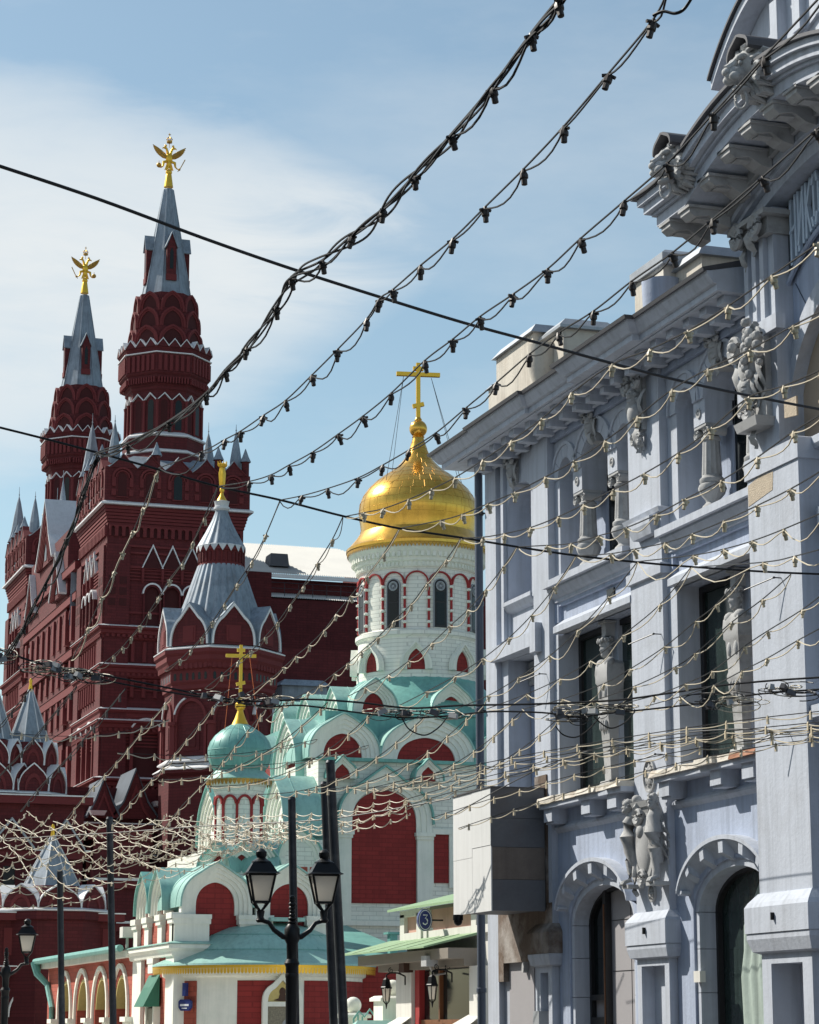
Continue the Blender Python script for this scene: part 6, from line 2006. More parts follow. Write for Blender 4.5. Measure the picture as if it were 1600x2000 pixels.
    cr_ = MB()
    for k in range(3):
        x = -1.1 + 2.2 * (k + 0.5) / 3
        cr_.prism([(x - 0.37, 42.85), (x, 43.32), (x + 0.37, 42.85)], -ap2 - 0.14, -ap2 + 0.2)
    d1 = part('crown_tooth', cr_, M_RED, t, False, True)
    cr2 = MB()
    for k in range(3):
        x = -1.1 + 2.2 * (k + 0.5) / 3
        for s in (-1, 1):
            cr2.prism([(x + s * 0.37, 42.87), (x, 43.34), (x, 43.41), (x + s * 0.37, 42.94)], -ap2 - 0.17, -ap2 + 0.2)
    d2 = part('crown_sheet', cr2, M_SNOWCAP, t, False, True)
    # --- three tiers of gables
    kk = []
    for j, (z, r, hw) in enumerate(((43.15, 2.22, 0.90), (44.35, 2.06, 0.84), (45.4, 1.9, 0.78))):
        part('tier_core', oct_prof(MB(), [(r * 0.99, z - 0.2), (r * 0.99, z + 1.25)]), M_RED, t, False, True)
        ar, ad = MB(), MB()
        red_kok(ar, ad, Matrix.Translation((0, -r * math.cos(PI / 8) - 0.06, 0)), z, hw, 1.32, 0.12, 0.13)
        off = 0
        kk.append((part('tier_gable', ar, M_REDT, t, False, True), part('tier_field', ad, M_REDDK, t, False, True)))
    for i in range(1, 8):
        a = i * PI / 4
        inst('collar_ribs', d0, t, (0, 0, 0), a)
        inst('crown_tooth', d1, t, (0, 0, 0), a)
        inst('crown_sheet', d2, t, (0, 0, 0), a)
        for (g1, g2) in kk:
            inst('tier_gable', g1, t, (0, 0, 0), a)
            inst('tier_field', g2, t, (0, 0, 0), a)
    # --- spire with dormers
    part('spire', oct_prof(MB(), [(1.62, 46.3), (1.55, 46.7), (0.92, 50.3), (0.34, 53.9), (0.30, 53.95)]), M_LEAD, t, False, True)
    rb = MB()
    for i in range(8):
        a = PI / 8 + i * PI / 4
        rb.tube([(1.63 * math.cos(a), 1.63 * math.sin(a), 46.3), (1.56 * math.cos(a), 1.56 * math.sin(a), 46.7), (0.93 * math.cos(a), 0.93 * math.sin(a), 50.3), (0.31 * math.cos(a), 0.31 * math.sin(a), 53.9)], 0.045, 5)
    part('spire_rib', rb, M_LEAD, t, False, True)
    for a in (0, -PI / 2, PI / 2):
        dm = MB().prism([(-0.30, 47.9), (-0.30, 49.8), (0, 50.6), (0.30, 49.8), (0.30, 47.9)], -1.38, -0.7)
        dm2 = part('dormer', dm, M_RED, t, False, True)
        dm2.rotation_euler = (0, 0, a)
        part('dormer_window', MB().prism([(-0.11, 48.3), (-0.11, 49.4), (0, 49.7), (0.11, 49.4), (0.11, 48.3)], -1.392, -1.3), M_GLASS, dm2, False, True)
        part('dormer_roof', MB().prism([(-0.42, 49.72), (0, 50.75), (0.42, 49.72), (0.36, 49.68), (0, 50.62), (-0.36, 49.68)], -1.46, -0.5), M_LEAD, dm2, False, True)
        part('dormer_corbel', MB().box(-0.33, 0.33, -1.42, -1.0, 47.8, 47.95).taper(-0.33, 0.33, -1.42, -1.0, 47.55, 47.8, 0.0), M_REDT, dm2, False, True)
    eagle(t, 55.25)
    return t


TW = big_tower()
TW['label'] = 'nearer tall red brick tower with grey spire and gold two-headed eagle'
TW['group'] = 'twin red museum towers'
TW2 = copy_tree(TW)
TW2.location = (31.8, 172.4, 1.2)
TW2['label'] = 'farther and lower-looking red brick tower at left with gold eagle'
for o in list(TW2.children):                  # the farther eagle holds orb and sceptre the other way round
    if o.name.split('.')[0] in ('orb', 'sceptre'):
        o.scale.x = -1

# ------------------------------------------------------------------ wing between the towers
WG = thing('museum_wing', 'red brick gabled wing between the two museum towers', 'building', (30, 158, 0))
part('wall', MB().box(27.7, 40, 148.6, 168.2, 0, 30.5), M_RED, WG)
part('mid_block', MB().box(27.5, 33, 152.2, 166.0, 0, 33.2), M_RED, WG)
for (cy, hw, zb, zt, x0, dp_) in ((159.6, 3.1, 32.2, 36.6, 27.35, 5.2), (154.2, 1.9, 29.0, 32.0, 27.2, 4.0), (164.5, 1.6, 29.5, 32.3, 27.3, 3.5)):
    g_ = MB()
    g_.M = Matrix.Translation((x0, cy, 0)) @ LEFT
    pts = [(-hw, zb), (-hw * 0.55, zb + (zt - zb) * 0.38), (-hw * 0.42, zb + (zt - zb) * 0.55), (0, zt), (hw * 0.42, zb + (zt - zb) * 0.55), (hw * 0.55, zb + (zt - zb) * 0.38), (hw, zb)]
    g_.prism(pts, 0, 0.6)
    g = part('gable', g_, M_RED, WG)
    r_ = MB()
    r_.M = g_.M
    r_.band(pts, [(p[0] * 1.04, p[1] + 0.12) for p in pts], -0.2, dp_)
    part('gable_roof', r_, M_ZINCL, g)
    c_ = MB()
    c_.M = g_.M
    for k in range(4):
        q = [(p[0] * (0.9 - 0.16 * k), zb + (p[1] - zb) * (0.9 - 0.16 * k)) for p in pts]
        c_.band(q, [(p[0] * 1.06, zb + (p[1] - zb) * 1.06) for p in q], -0.14 + 0.02 * k, 0.1)
    part('gable_moulding', c_, M_REDT, g)
    d_ = MB()
    d_.M = g_.M
    d_.prism([(-0.35, zb + 0.3), (-0.35, zb + 1.2)] + arc(0, zb + 1.2, 0.35, 0.4, PI, 0, 8) + [(0.35, zb + 1.2), (0.35, zb + 0.3)], -0.03, 0.1)
    part('gable_window', d_, M_GLASS, g)
for z, o_ in ((30.5, 0.4), (28.6, 0.3), (25.0, 0.45), (22.8, 0.3), (20.1, 0.35), (16.2, 0.4)):
    part('cornice', MB().box(27.7 - o_, 28, 148.6, 168.2, z - 0.5, z), M_REDT, WG)
    part('ledge', MB().add([(27.66 - o_, 148.6, z), (27.66 - o_, 168.2, z), (28, 168.2, z + 0.2), (28, 148.6, z + 0.2)], [(0, 1, 2, 3)]), M_SNOWCAP, WG)
for k in range(9):
    y = 149.8 + 2.1 * k
    for (z0, z1) in ((16.5, 19.0), (20.6, 22.2), (23.2, 24.4), (25.6, 27.8)):
        part('pilaster', MB().box(27.35, 27.8, y - 0.28, y + 0.28, z0, z1), M_REDT, WG)
        w_ = MB()
        w_.M = Matrix.Translation((27.66, y + 1.05, 0)) @ LEFT
        w_.prism([(-0.45, z0), (-0.45, z1 - 0.6)] + arc(0, z1 - 0.6, 0.45, 0.45, PI, 0, 8) + [(0.45, z1 - 0.6), (0.45, z0)], 0, 0.1)
        part('window', w_, M_REDDK if (k + int(z0)) % 3 else M_GLASS, WG)
        if z0 > 20:
            w_ = MB()
            w_.M = Matrix.Translation((27.5, y + 1.05, 0)) @ LEFT
            w_.band(arc(0, z1 - 0.6, 0.5, 0.5, PI, 0, 8), arc(0, z1 - 0.6, 0.62, 0.62, PI, 0, 8), 0, 0.3)
            part('arch_cap', w_, M_SNOWCAP if k % 2 else M_REDT, WG)
part('buttress_roof', MB().add([(27.3, 149.9, 30.2), (27.3, 153.6, 30.2), (29.5, 153.6, 33.0), (29.5, 149.9, 33.0), (27.3, 149.9, 26.6), (29.2, 149.9, 26.6)], [(0, 1, 2, 3), (0, 3, 5, 4)]), M_LEAD, WG)
for (y, z, s) in ((163.0, 33.2, 1.0), (166.2, 33.4, 0.8), (160.9, 35.5, 0.7)):
    p_ = part('pinnacle', oct_prof(MB(), [(0.6 * s, z), (0.55 * s, z + 0.8), (0.3 * s, z + 2.2 * s), (0.02, z + 4.2 * s)], 8, 28.6, y), M_LEAD, WG)
    part('pinnacle_rod', MB().tube([(28.6, y, z + 4.1 * s), (28.6, y, z + 5.1 * s)], 0.02, 5), M_LEAD, p_)

# ------------------------------------------------------------------ octagonal turret with a fluted tent roof
CT = thing('corner_turret', 'octagonal red turret with fluted grey tent roof and zigzag collar', 'turret', (32.3, 131, 0))


def lp(name, mb, m, parent=None, smooth=False):
    return part(name, mb, m, parent or CT, smooth, True)


lp('body', oct_prof(MB(), [(3.62, 0), (3.62, 15.2), (3.95, 15.4), (3.95, 15.55), (3.6, 15.75), (3.35, 16.0), (3.35, 20.2)]), M_RED)
lp('ledge', oct_prof(MB(), [(3.95, 15.56), (4.02, 15.58), (4.0, 15.64), (3.4, 15.95)]), M_SNOWCAP)
lp('ledge', oct_prof(MB(), [(3.7, 15.98), (3.75, 16.0), (3.75, 16.06), (3.35, 16.3)]), M_SNOWCAP)
lp('cornice', oct_prof(MB(), [(3.35, 19.9), (3.5, 20.0), (3.5, 20.2), (3.62, 20.35), (3.62, 21.0), (3.8, 21.1), (3.8, 21.3), (3.95, 21.5), (3.95, 21.75), (4.08, 21.9), (4.08, 22.1), (3.7, 22.2)]), M_REDT)
lp('ledge', oct_prof(MB(), [(4.08, 22.1), (4.12, 22.12), (4.12, 22.17), (3.6, 22.35)]), M_SNOWCAP)
apc = 3.62 * math.cos(PI / 8)
dn, hl = MB(), MB()
for k in range(6):
    x = -1.3 + 2.6 * (k + 0.5) / 6
    hl.prism([(x - 0.09, 20.45), (x - 0.09, 20.75)] + arc(x, 20.75, 0.09, 0.1, PI, 0, 6) + [(x + 0.09, 20.75), (x + 0.09, 20.45)], -apc - 0.012, -apc + 0.1)
for k in range(8):
    x = -1.35 + 2.7 * (k + 0.5) / 8
    dn.box(x - 0.1, x + 0.1, -apc - 0.2, -apc, 21.05, 21.35)
s1 = lp('dentils', dn, M_REDT)
s2 = lp('arrow_holes', hl, M_GLASS)
apb = 3.35 * math.cos(PI / 8)
ar = MB()
ar.band([(-0.95, 16.3), (-0.95, 18.3)] + arc(0, 18.3, 0.95, 1.0, PI, 0, 14) + [(0.95, 18.3), (0.95, 16.3)], [(-1.12, 16.3), (-1.12, 18.3)] + arc(0, 18.3, 1.12, 1.18, PI, 0, 14) + [(1.12, 18.3), (1.12, 16.3)], -apb - 0.14, -apb + 0.1)
s3 = lp('blind_arch', ar, M_REDT)
s4 = lp('arch_cap', MB().band(arc(0, 18.3, 1.12, 1.18, R(165), R(110), 6), arc(0, 18.3, 1.22, 1.28, R(165), R(110), 6), -apb - 0.2, -apb + 0.1), M_SNOWCAP)
s5 = lp('panel', MB().box(-0.6, 0.6, -apb - 0.06, -apb + 0.1, 16.6, 18.2).box(-0.35, 0.35, -apb - 0.1, -apb, 16.8, 18.0), M_RED)
pr = MB().box(-1.42, -1.08, -apb - 0.22, -apb + 0.1, 16.1, 18.0).box(-1.5, -1.0, -apb - 0.3, -apb, 18.0, 18.2)
s6 = lp('pier', pr, M_REDT)
for i in range(1, 8):
    for s, nm in ((s1, 'dentils'), (s2, 'arrow_holes'), (s3, 'blind_arch'), (s4, 'arch_cap'), (s5, 'panel'), (s6, 'pier')):
        inst(nm, s, CT, (0, 0, 0), i * PI / 4)
# ring of keel gables
first = None
for i in range(8):
    if i == 0:
        a = keel(0, 22.35, 1.36, 2.3, 0.38, 18)
        b = keel(0, 22.35, 1.24, 2.12, 0.38, 18)
        g0 = lp('keel_gable_rim', MB().band(b, a, -3.62, -3.30), M_SNOWCAP)
        g1 = lp('keel_gable', MB().prism(keel(0, 22.35, 1.25, 2.13, 0.38, 18), -3.52, -3.3), M_RED)
        g2 = lp('keel_roof', MB().band(a, keel(0, 22.35, 1.42, 2.38, 0.38, 18), -3.60, -1.6), M_LEAD)
        g3 = lp('gable_panel', MB().box(-0.45, 0.45, -3.56, -3.5, 22.5, 23.4).box(-0.3, 0.3, -3.59, -3.5, 22.6, 23.3), M_REDT)
    else:
        for s, nm in ((g0, 'keel_gable_rim'), (g1, 'keel_gable'), (g2, 'keel_roof'), (g3, 'gable_panel')):
            inst(nm, s, CT, (0, 0, 0), i * PI / 4)
lp('tent_base', oct_prof(MB(), [(3.3, 22.3), (2.9, 23.6), (2.6, 24.2)]), M_LEAD)
lp('tent', MB().lathe([(2.68, 23.6), (2.55, 24.2), (1.98, 25.7), (1.42, 27.2)], 0, 0, 192, mod=lambda a, j: 1.0 + 0.055 * abs(math.sin(14 * a)) - 0.03), M_LEAD, None, R(50))
lp('collar', MB().lathe([(1.36, 27.0), (1.42, 27.1), (1.42, 27.25), (1.36, 27.3), (1.36, 27.95), (1.50, 28.02), (1.50, 28.2), (1.3, 28.25)], 0, 0, 40), M_REDT)
rb, tg = MB(), MB()
for i in range(30):
    a = 2 * PI * i / 30
    rb.M = Matrix.Rotation(a, 4, 'Z')
    rb.box(1.36, 1.44, -0.06, 0.06, 27.35, 27.9)
lp('collar_rib', rb, M_RED)
for i in range(18):
    a = 2 * PI * i / 18
    tg.M = Matrix.Rotation(a, 4, 'Z')
    tg.add([(1.52, -0.27, 28.30), (1.52, 0.27, 28.30), (1.55, 0, 27.90), (1.4, -0.27, 28.36), (1.4, 0.27, 28.36)], [(0, 1, 2), (0, 3, 4, 1)])
lp('zigzag_edge', tg, M_ZINCL)
lp('upper_tent', MB().lathe([(1.5, 28.28), (1.0, 29.1), (0.62, 29.8), (0.40, 30.35), (0.40, 30.5)], 0, 0, 96, mod=lambda a, j: 1 + (0.03 * math.cos(16 * a) if j < 3 else 0)), M_LEAD, None, R(50))
lp('neck', MB().lathe([(0.40, 30.4), (0.50, 30.5), (0.50, 30.62), (0.42, 30.66), (0.46, 30.9), (0.50, 30.95), (0.3, 31.0)], 0, 0, 20), M_ZINCL, None, True)
fn = MB().lathe([(0.34, 30.98), (0.30, 31.05), (0.14, 31.3), (0.10, 31.45)], 0, 0, 14)
fn.ball((0, 0, 31.62), (0.15, 0.15, 0.2), 12, 8).lathe([(0.10, 31.75), (0.16, 31.95), (0.20, 32.6), (0.14, 32.9), (0.26, 33.02), (0.28, 33.12), (0.18, 33.16)], 0, 0, 14, mod=lambda a, j: 1 + 0.18 * math.cos(4 * a))
for k in range(8):
    a = 2 * PI * k / 8
    fn.tube([(0.25 * math.cos(a), 0.25 * math.sin(a), 33.1), (0.30 * math.cos(a), 0.30 * math.sin(a), 33.3)], [0.04, 0.01], 5)
lp('gilt_finial', fn, M_GOLDP, None, True)


CT.scale = (0.90, 0.90, 1.0)


# ------------------------------------------------------------------ low turrets of the porch
def low_turret(label, x, y, ztop, zb, r, tiers, zbody, rbody, square=False, gold=True):
    t = thing('porch_turret', label, 'turret', (x, y, 0), 0, 'low tent-roofed museum turrets')
    part('tent', oct_prof(MB(), [(r, zb), (r * 0.55, zb + (ztop - zb) * 0.5), (0.10, ztop)]), M_LEAD, t, False, True)
    rb = MB()
    for i in range(8):
        a = PI / 8 + i * PI / 4
        rb.tube([(r * 1.01 * math.cos(a), r * 1.01 * math.sin(a), zb), (r * 0.56 * math.cos(a), r * 0.56 * math.sin(a), zb + (ztop - zb) * 0.5), (0.1 * math.cos(a), 0.1 * math.sin(a), ztop)], 0.035, 5)
    part('tent_rib', rb, M_ZINCL, t, False, True)
    part('gilt_finial', MB().lathe([(0.14, ztop - 0.12), (0.07, ztop + 0.35), (0.10, ztop + 0.45), (0.04, ztop + 0.6)], 0, 0, 10), M_GOLDP, t, True, True)
    for (z0, rr, h) in tiers:
        hw = rr * math.sin(PI / 8) * 0.99
        a = keel(0, z0, hw, h, 0.25, 14)
        ap_ = rr * math.cos(PI / 8)
        k0 = part('gable', MB().prism(a, -ap_, -ap_ + 0.25), M_RED, t, False, True)
        k1 = part('gable_coping', MB().band(a, keel(0, z0, hw + 0.04, h + 0.08, 0.25, 14), -ap_ - 0.06, -ap_ + 0.7), M_SNOWCAP, t, False, True)
        k2 = part('gable_arch', MB().band(arc(0, z0, hw * 0.45, h * 0.5, PI, 0, 10), arc(0, z0, hw * 0.6, h * 0.66, PI, 0, 10), -ap_ - 0.05, -ap_), M_REDT, t, False, True)
        for i in range(1, 8):
            for s, nm in ((k0, 'gable'), (k1, 'gable_coping'), (k2, 'gable_arch')):
                inst(nm, s, t, (0, 0, 0), i * PI / 4)
        part('tier_core', oct_prof(MB(), [(rr * 0.97, z0 - 0.2), (rr * 0.97, z0 + h * 0.35), (rr * 0.7, z0 + h)]), M_RED, t, False, True)
    part('body', oct_prof(MB(), [(rbody, 0), (rbody, zbody - 0.5), (rbody * 1.05, zbody - 0.4), (rbody * 1.05, zbody)]), M_RED, t, False, True)
    part('ledge', oct_prof(MB(), [(rbody * 1.05, zbody - 0.02), (rbody * 1.08, zbody), (rbody * 1.08, zbody + 0.06), (rbody * 0.95, zbody + 0.16)]), M_SNOWCAP, t, False, True)
    return t


low_turret('grey tent-roofed red turret with two rings of gables at left', 21.45, 128.6, 19.5, 16.6, 1.12, ((15.35, 1.55, 1.3), (13.95, 2.05, 1.4)), 13.8, 2.1)
lt = at(-32, 1900, 130)
low_turret('grey tent-roofed red turret cut by the left edge of the view', lt.x, lt.y, 19.8, 16.7, 1.12, ((15.35, 1.75, 1.3), (13.95, 2.25, 1.4)), 13.8, 2.3)
low_turret('lowest grey tent-roofed turret behind the tangle of string lights', 21.45, 120.6, 11.15, 8.3, 1.6, ((7.45, 2.7, 1.2),), 7.4, 2.9)

# ------------------------------------------------------------------ lower front buildings of the museum
FB = thing('museum_porch', 'dark red lower front of the museum with gabled dormers', 'building', (27, 135, 0))
part('wall', MB().box(23.6, 40.5, 136.5, 146, 0, 15.2), M_RED, FB)
part('porch_wall', MB().box(24.0, 38, 133.6, 137, 0, 13.9), M_RED, FB)
for (cx, hw, zt, y) in ((26.4, 0.9, 15.3, 132.9), (28.2, 1.3, 15.9, 133.0), (31.1, 1.7, 16.1, 132.6), (34.6, 1.5, 15.7, 132.9)):
    pts = [(cx - hw, 13.2), (cx - hw * 0.5, 14.1), (cx, zt), (cx + hw * 0.5, 14.1), (cx + hw, 13.2)]
    g = part('gable', MB().prism(pts, y, y + 0.5), M_RED, FB)
    part('gable_roof', MB().band(pts, [(p[0] * 1.0 + (0.05 if p[0] > cx else -0.05), p[1] + 0.1) for p in pts], y - 0.1, y + 4), M_LEADD, g)
    part('gable_moulding', MB().band([(cx + (p[0] - cx) * 0.55, 13.2 + (p[1] - 13.2) * 0.55) for p in pts], [(cx + (p[0] - cx) * 0.7, 13.2 + (p[1] - 13.2) * 0.7) for p in pts], y - 0.08, y), M_REDT, g)
for (cx, zt) in ((29.6, 14.0), (26.0, 13.4), (32.9, 13.6)):
    part('cap_stone', MB().taper(cx - 0.35, cx + 0.35, 132.4, 133.2, zt - 0.1, zt + 0.15, -0.12), M_SNOWCAP, FB)
for z, o_ in ((12.9, 0.5), (11.2, 0.3), (8.9, 0.4), (5.2, 0.4), (3.4, 0.3)):
    part('cornice', MB().box(24.0 - o_, 38, 133.6 - o_, 134, z - 0.45, z), M_REDT, FB)
    part('ledge', MB().box(23.95 - o_, 38, 133.55 - o_, 134, z, z + 0.07), M_SNOWCAP, FB)
for k in range(9):
    x = 24.6 + 1.5 * k
    part('pilaster', MB().box(x - 0.2, x + 0.2, 133.3, 133.7, 0, 12.6), M_REDT, FB)
    part('window', MB().prism([(x + 0.4, 9.2), (x + 0.4, 10.2)] + arc(x + 0.75, 10.2, 0.35, 0.35, PI, 0, 8) + [(x + 1.1, 10.2), (x + 1.1, 9.2)], 133.56, 133.7), M_REDDK, FB)
    part('window', MB().prism([(x + 0.35, 5.6), (x + 0.35, 7.6)] + arc(x + 0.75, 7.6, 0.4, 0.4, PI, 0, 8) + [(x + 1.15, 7.6), (x + 1.15, 5.6)], 133.56, 133.7), M_GLASS if k % 3 == 1 else M_REDDK, FB)
# vestibule in front, left foreground of the museum
VB = thing('museum_vestibule', 'dark red museum vestibule with pale arched mouldings at lower left', 'building', (21, 124, 0))
part('wall', MB().box(17.0, 24.4, 119.0, 126, 0, 7.3), M_RED, VB)
part('back_block', MB().box(14.0, 24.0, 126, 131, 0, 13.6), M_RED, VB)
for z, o_ in ((7.3, 0.35), (4.75, 0.30), (1.75, 0.2)):
    part('cornice', MB().box(17.0 - o_, 24.4 + o_, 119.0 - o_, 119.4, z - 0.35, z), M_REDT, VB)
    part('ledge', MB().box(16.96 - o_, 24.44 + o_, 118.96 - o_, 119.4, z, z + 0.06), M_SNOWCAP, VB)
for k in range(9):
    x = 17.6 + 0.8 * k
    part('panel', MB().box(x - 0.27, x + 0.27, 118.93, 119.02, 5.3, 6.6), M_REDT, VB)
part('arch_mould', MB().band([(18.9, 0)] + keel(21.6, 2.2, 1.3, 1.1, 0.1, 18) + [(24.3, 0.0)], [(18.8, 0.02)] + keel(21.6, 2.2, 1.42, 1.24, 0.1, 18) + [(24.4, 0.02)], 118.85, 119.1), M_REDT, VB)
part('arch_mould', MB().band(keel(21.6, 2.4, 2.3, 1.9, 0.1, 22), keel(21.6, 2.4, 2.38, 1.98, 0.1, 22), 118.8, 119.1), M_SNOWCAP, VB)
part('door', MB().prism([(20.9, 0), (20.9, 2.2)] + arc(21.6, 2.2, 0.7, 0.7, PI, 0, 12) + [(22.3, 2.2), (22.3, 0)], 118.95, 119.1), M_GLASS, VB)
for z, o_ in ((13.6, 0.4), (10.8, 0.3)):
    part('cornice', MB().box(14.0, 24.0 + o_, 126 - o_, 126.4, z - 0.4, z), M_REDT, VB)
    part('ledge', MB().box(14.0, 24.05 + o_, 125.95 - o_, 126.4, z, z + 0.07), M_SNOWCAP, VB)
for (cx, hw) in ((17.5, 1.2), (20.2, 1.2), (23.0, 1.0)):
    pts = [(cx - hw, 10.8), (cx, 12.3), (cx + hw, 10.8)]
    part('gable', MB().prism(pts, 125.6, 126.2), M_RED, VB)
    part('gable_coping', MB().band(pts, [(p[0], p[1] + 0.16) for p in pts], 125.4, 126.2), M_ZINC, VB)
for k in range(5):
    x = 17.2 + 1.5 * k
    part('window', MB().box(x - 0.3, x + 0.3, 125.95, 126.1, 8.6, 10.0), M_GLASS, VB)
    part('window_sill', MB().box(x - 0.36, x + 0.36, 125.85, 126.1, 8.5, 8.6), M_SNOWCAP, VB)
# side return seen between the turrets and the church
SR = thing('museum_side_range', 'sunlit narrow red brick range behind the green church gallery', 'building', (25, 128, 0))
part('wall', MB().box(24.6, 27.6, 126.4, 133.5, 0, 12.0), M_RED, SR)
for z in (11.9, 9.4, 7.2, 5.0, 3.0):
    part('ledge', MB().box(24.25, 27.7, 126.2, 133.5, z, z + 0.12), M_SNOWCAP if z < 10 else M_REDT, SR)
    part('cornice', MB().box(24.3, 27.65, 126.25, 133.5, z - 0.4, z), M_REDT, SR)
for k in range(4):
    y = 127.1 + 1.6 * k
    for z0 in (3.3, 5.3, 7.5, 9.7):
        part('pilaster', MB().box(24.35, 24.7, y - 0.25, y + 0.25, z0, z0 + 1.5), M_REDT, SR)
        part('window', MB().box(24.56, 24.7, y + 0.35, y + 1.2, z0, z0 + 1.3), M_REDDK, SR)
part('rain_pipe', MB().tube([(24.5, 126.1, 0), (24.5, 126.1, 10)], 0.1, 8), M_RED, SR)

# ------------------------------------------------------------------ long red building with a corrugated roof behind
LB = thing('long_building', 'long red building with white corrugated metal roof behind the church', 'building', (48, 165, 0))
part('wall', MB().box(40.5, 62, 160.5, 176, 0, 32.4), M_RED, LB)
vs, fs = [], []
n = 150
for i in range(n + 1):
    x = 40.0 + 11.6 * i / n
    d = 0.11 if i % 2 else 0.0
    cut = max(0.0, (x - 50.2) / 1.4) * 0.55
    vs += [(x, 159.6, 32.55 + d), (x, 168.0 - 8.0 * cut * 0.6, 36.25 + d - 3.4 * cut * 0.6)]
for i in range(n):
    fs.append((2 * i, 2 * i + 2, 2 * i + 3, 2 * i + 1))
rf = part('corrugated_roof', MB().add(vs, fs), M_CORR, LB)
part('eave_board', MB().box(40.0, 51.8, 159.5, 159.62, 32.3, 32.55), M_SNOWCAP, rf)
part('roof_gable', MB().add([(51.6, 159.7, 32.3), (51.6, 176, 32.3), (51.6, 168, 36.1)], [(0, 1, 2)]), M_RED, LB)
vs, fs = [], []
for i in range(n + 1):
    x = 40.0 + 12.0 * i / n
    d = 0.06 if i % 2 else 0.0
    vs += [(x, 157.6, 30.55 + d), (x, 160.4, 31.35 + d)]
for i in range(n):
    fs.append((2 * i, 2 * i + 2, 2 * i + 3, 2 * i + 1))
part('lean_to_roof', MB().add(vs, fs), M_CORR, LB)
part('lean_to_wall', MB().box(40.0, 52, 157.7, 160.6, 0, 30.5), M_RED, LB)
part('roof_hatch', MB().taper(43.2, 44.6, 161.0, 162.6, 33.4, 34.3, 0.1), M_FLASH, LB)
sr = MB()
for k in range(12):
    sr.tube([(40.5 + k, 158.2, 30.75), (40.5 + k, 158.2, 31.7)], 0.02, 4)
sr.tube([(40.0, 158.2, 31.7), (52, 158.2, 31.7)], 0.02, 4).tube([(40.0, 158.2, 31.3), (52, 158.2, 31.3)], 0.015, 4)
part('guard_rail', sr, M_POLE, LB)
part('dark_roof', MB().add([(37.2, 138, 17.9), (46, 138, 17.9), (45.4, 141, 20.9), (37.6, 141, 20.9)], [(0, 1, 2, 3)]), M_FLASH, LB)
part('dark_wall', MB().box(37.2, 46, 138.05, 146, 0, 17.9), M_RED, LB)
part('back_wall', MB().box(37.0, 47, 141.5, 146, 0, 24.5), M_RED, LB)
part('attic_hood', MB().box(38.2, 41.0, 139.2, 142, 20.2, 21.9).taper(38.0, 41.2, 139.0, 142, 21.9, 22.3, 0.4), M_LEAD, LB)
part('ledge', MB().box(37.1, 46.1, 137.9, 138.2, 17.9, 18.04), M_ZINC, LB)
# ------------------------------------------------------------------ street lamps
def lantern(root, x, z):
    """four-sided tapering lantern hung foot-down at (x, z = bottom)"""
    s = math.sqrt(2) * 0.93
    k_ = 0.90
    g = part('lantern_glass', MB().lathe([(0.115 * s, z + 0.03 * k_), (0.20 * s, z + 0.46 * k_)], x, 0, 4, PI / 4), M_MILK, root, False, True)
    f = MB()
    for k in range(4):
        a = PI / 4 + k * PI / 2
        f.tube([(x + 0.125 * s * math.cos(a), 0.125 * s * math.sin(a), z), (x + 0.215 * s * math.cos(a), 0.215 * s * math.sin(a), z + 0.48 * k_)], 0.020, 5)
    f.lathe([(0.13 * s, z - 0.01), (0.135 * s, z + 0.03 * k_), (0.10 * s, z + 0.03 * k_)], x, 0, 4, PI / 4)
    f.lathe([(0.20 * s, z + 0.45 * k_), (0.225 * s, z + 0.48 * k_), (0.20 * s, z + 0.50 * k_)], x, 0, 4, PI / 4)
    part('lantern_frame', f, M_BLACK, root, False, True)
    part('lantern_roof', MB().lathe([(0.29 * s, z + 0.485 * k_), (0.24 * s, z + 0.515 * k_), (0.215 * s, z + 0.56 * k_), (0.145 * s, z + 0.68 * k_), (0.12 * s, z + 0.70 * k_)], x, 0, 4, PI / 4), M_BLACK, root, False, True)
    part('lantern_finial', MB().lathe([(0.16, z + 0.69 * k_), (0.10, z + 0.73 * k_), (0.065, z + 0.76 * k_), (0.085, z + 0.80 * k_), (0.085, z + 0.86 * k_), (0.05, z + 0.90 * k_), (0.02, z + 0.92 * k_)], x, 0, 14), M_BLACK, root, True, True)
    h = MB().lathe([(0.055, z - 0.30), (0.075, z - 0.26), (0.05, z - 0.22), (0.065, z - 0.12)], x, 0, 10)
    for k in range(4):
        a = PI / 4 + k * PI / 2
        h.tube([(x, 0, z - 0.14), (x + 0.08 * math.cos(a), 0.08 * math.sin(a), z - 0.07), (x + 0.15 * math.cos(a), 0.15 * math.sin(a), z)], 0.02, 5)
    part('lantern_cradle', h, M_BLACK, root, True, True)


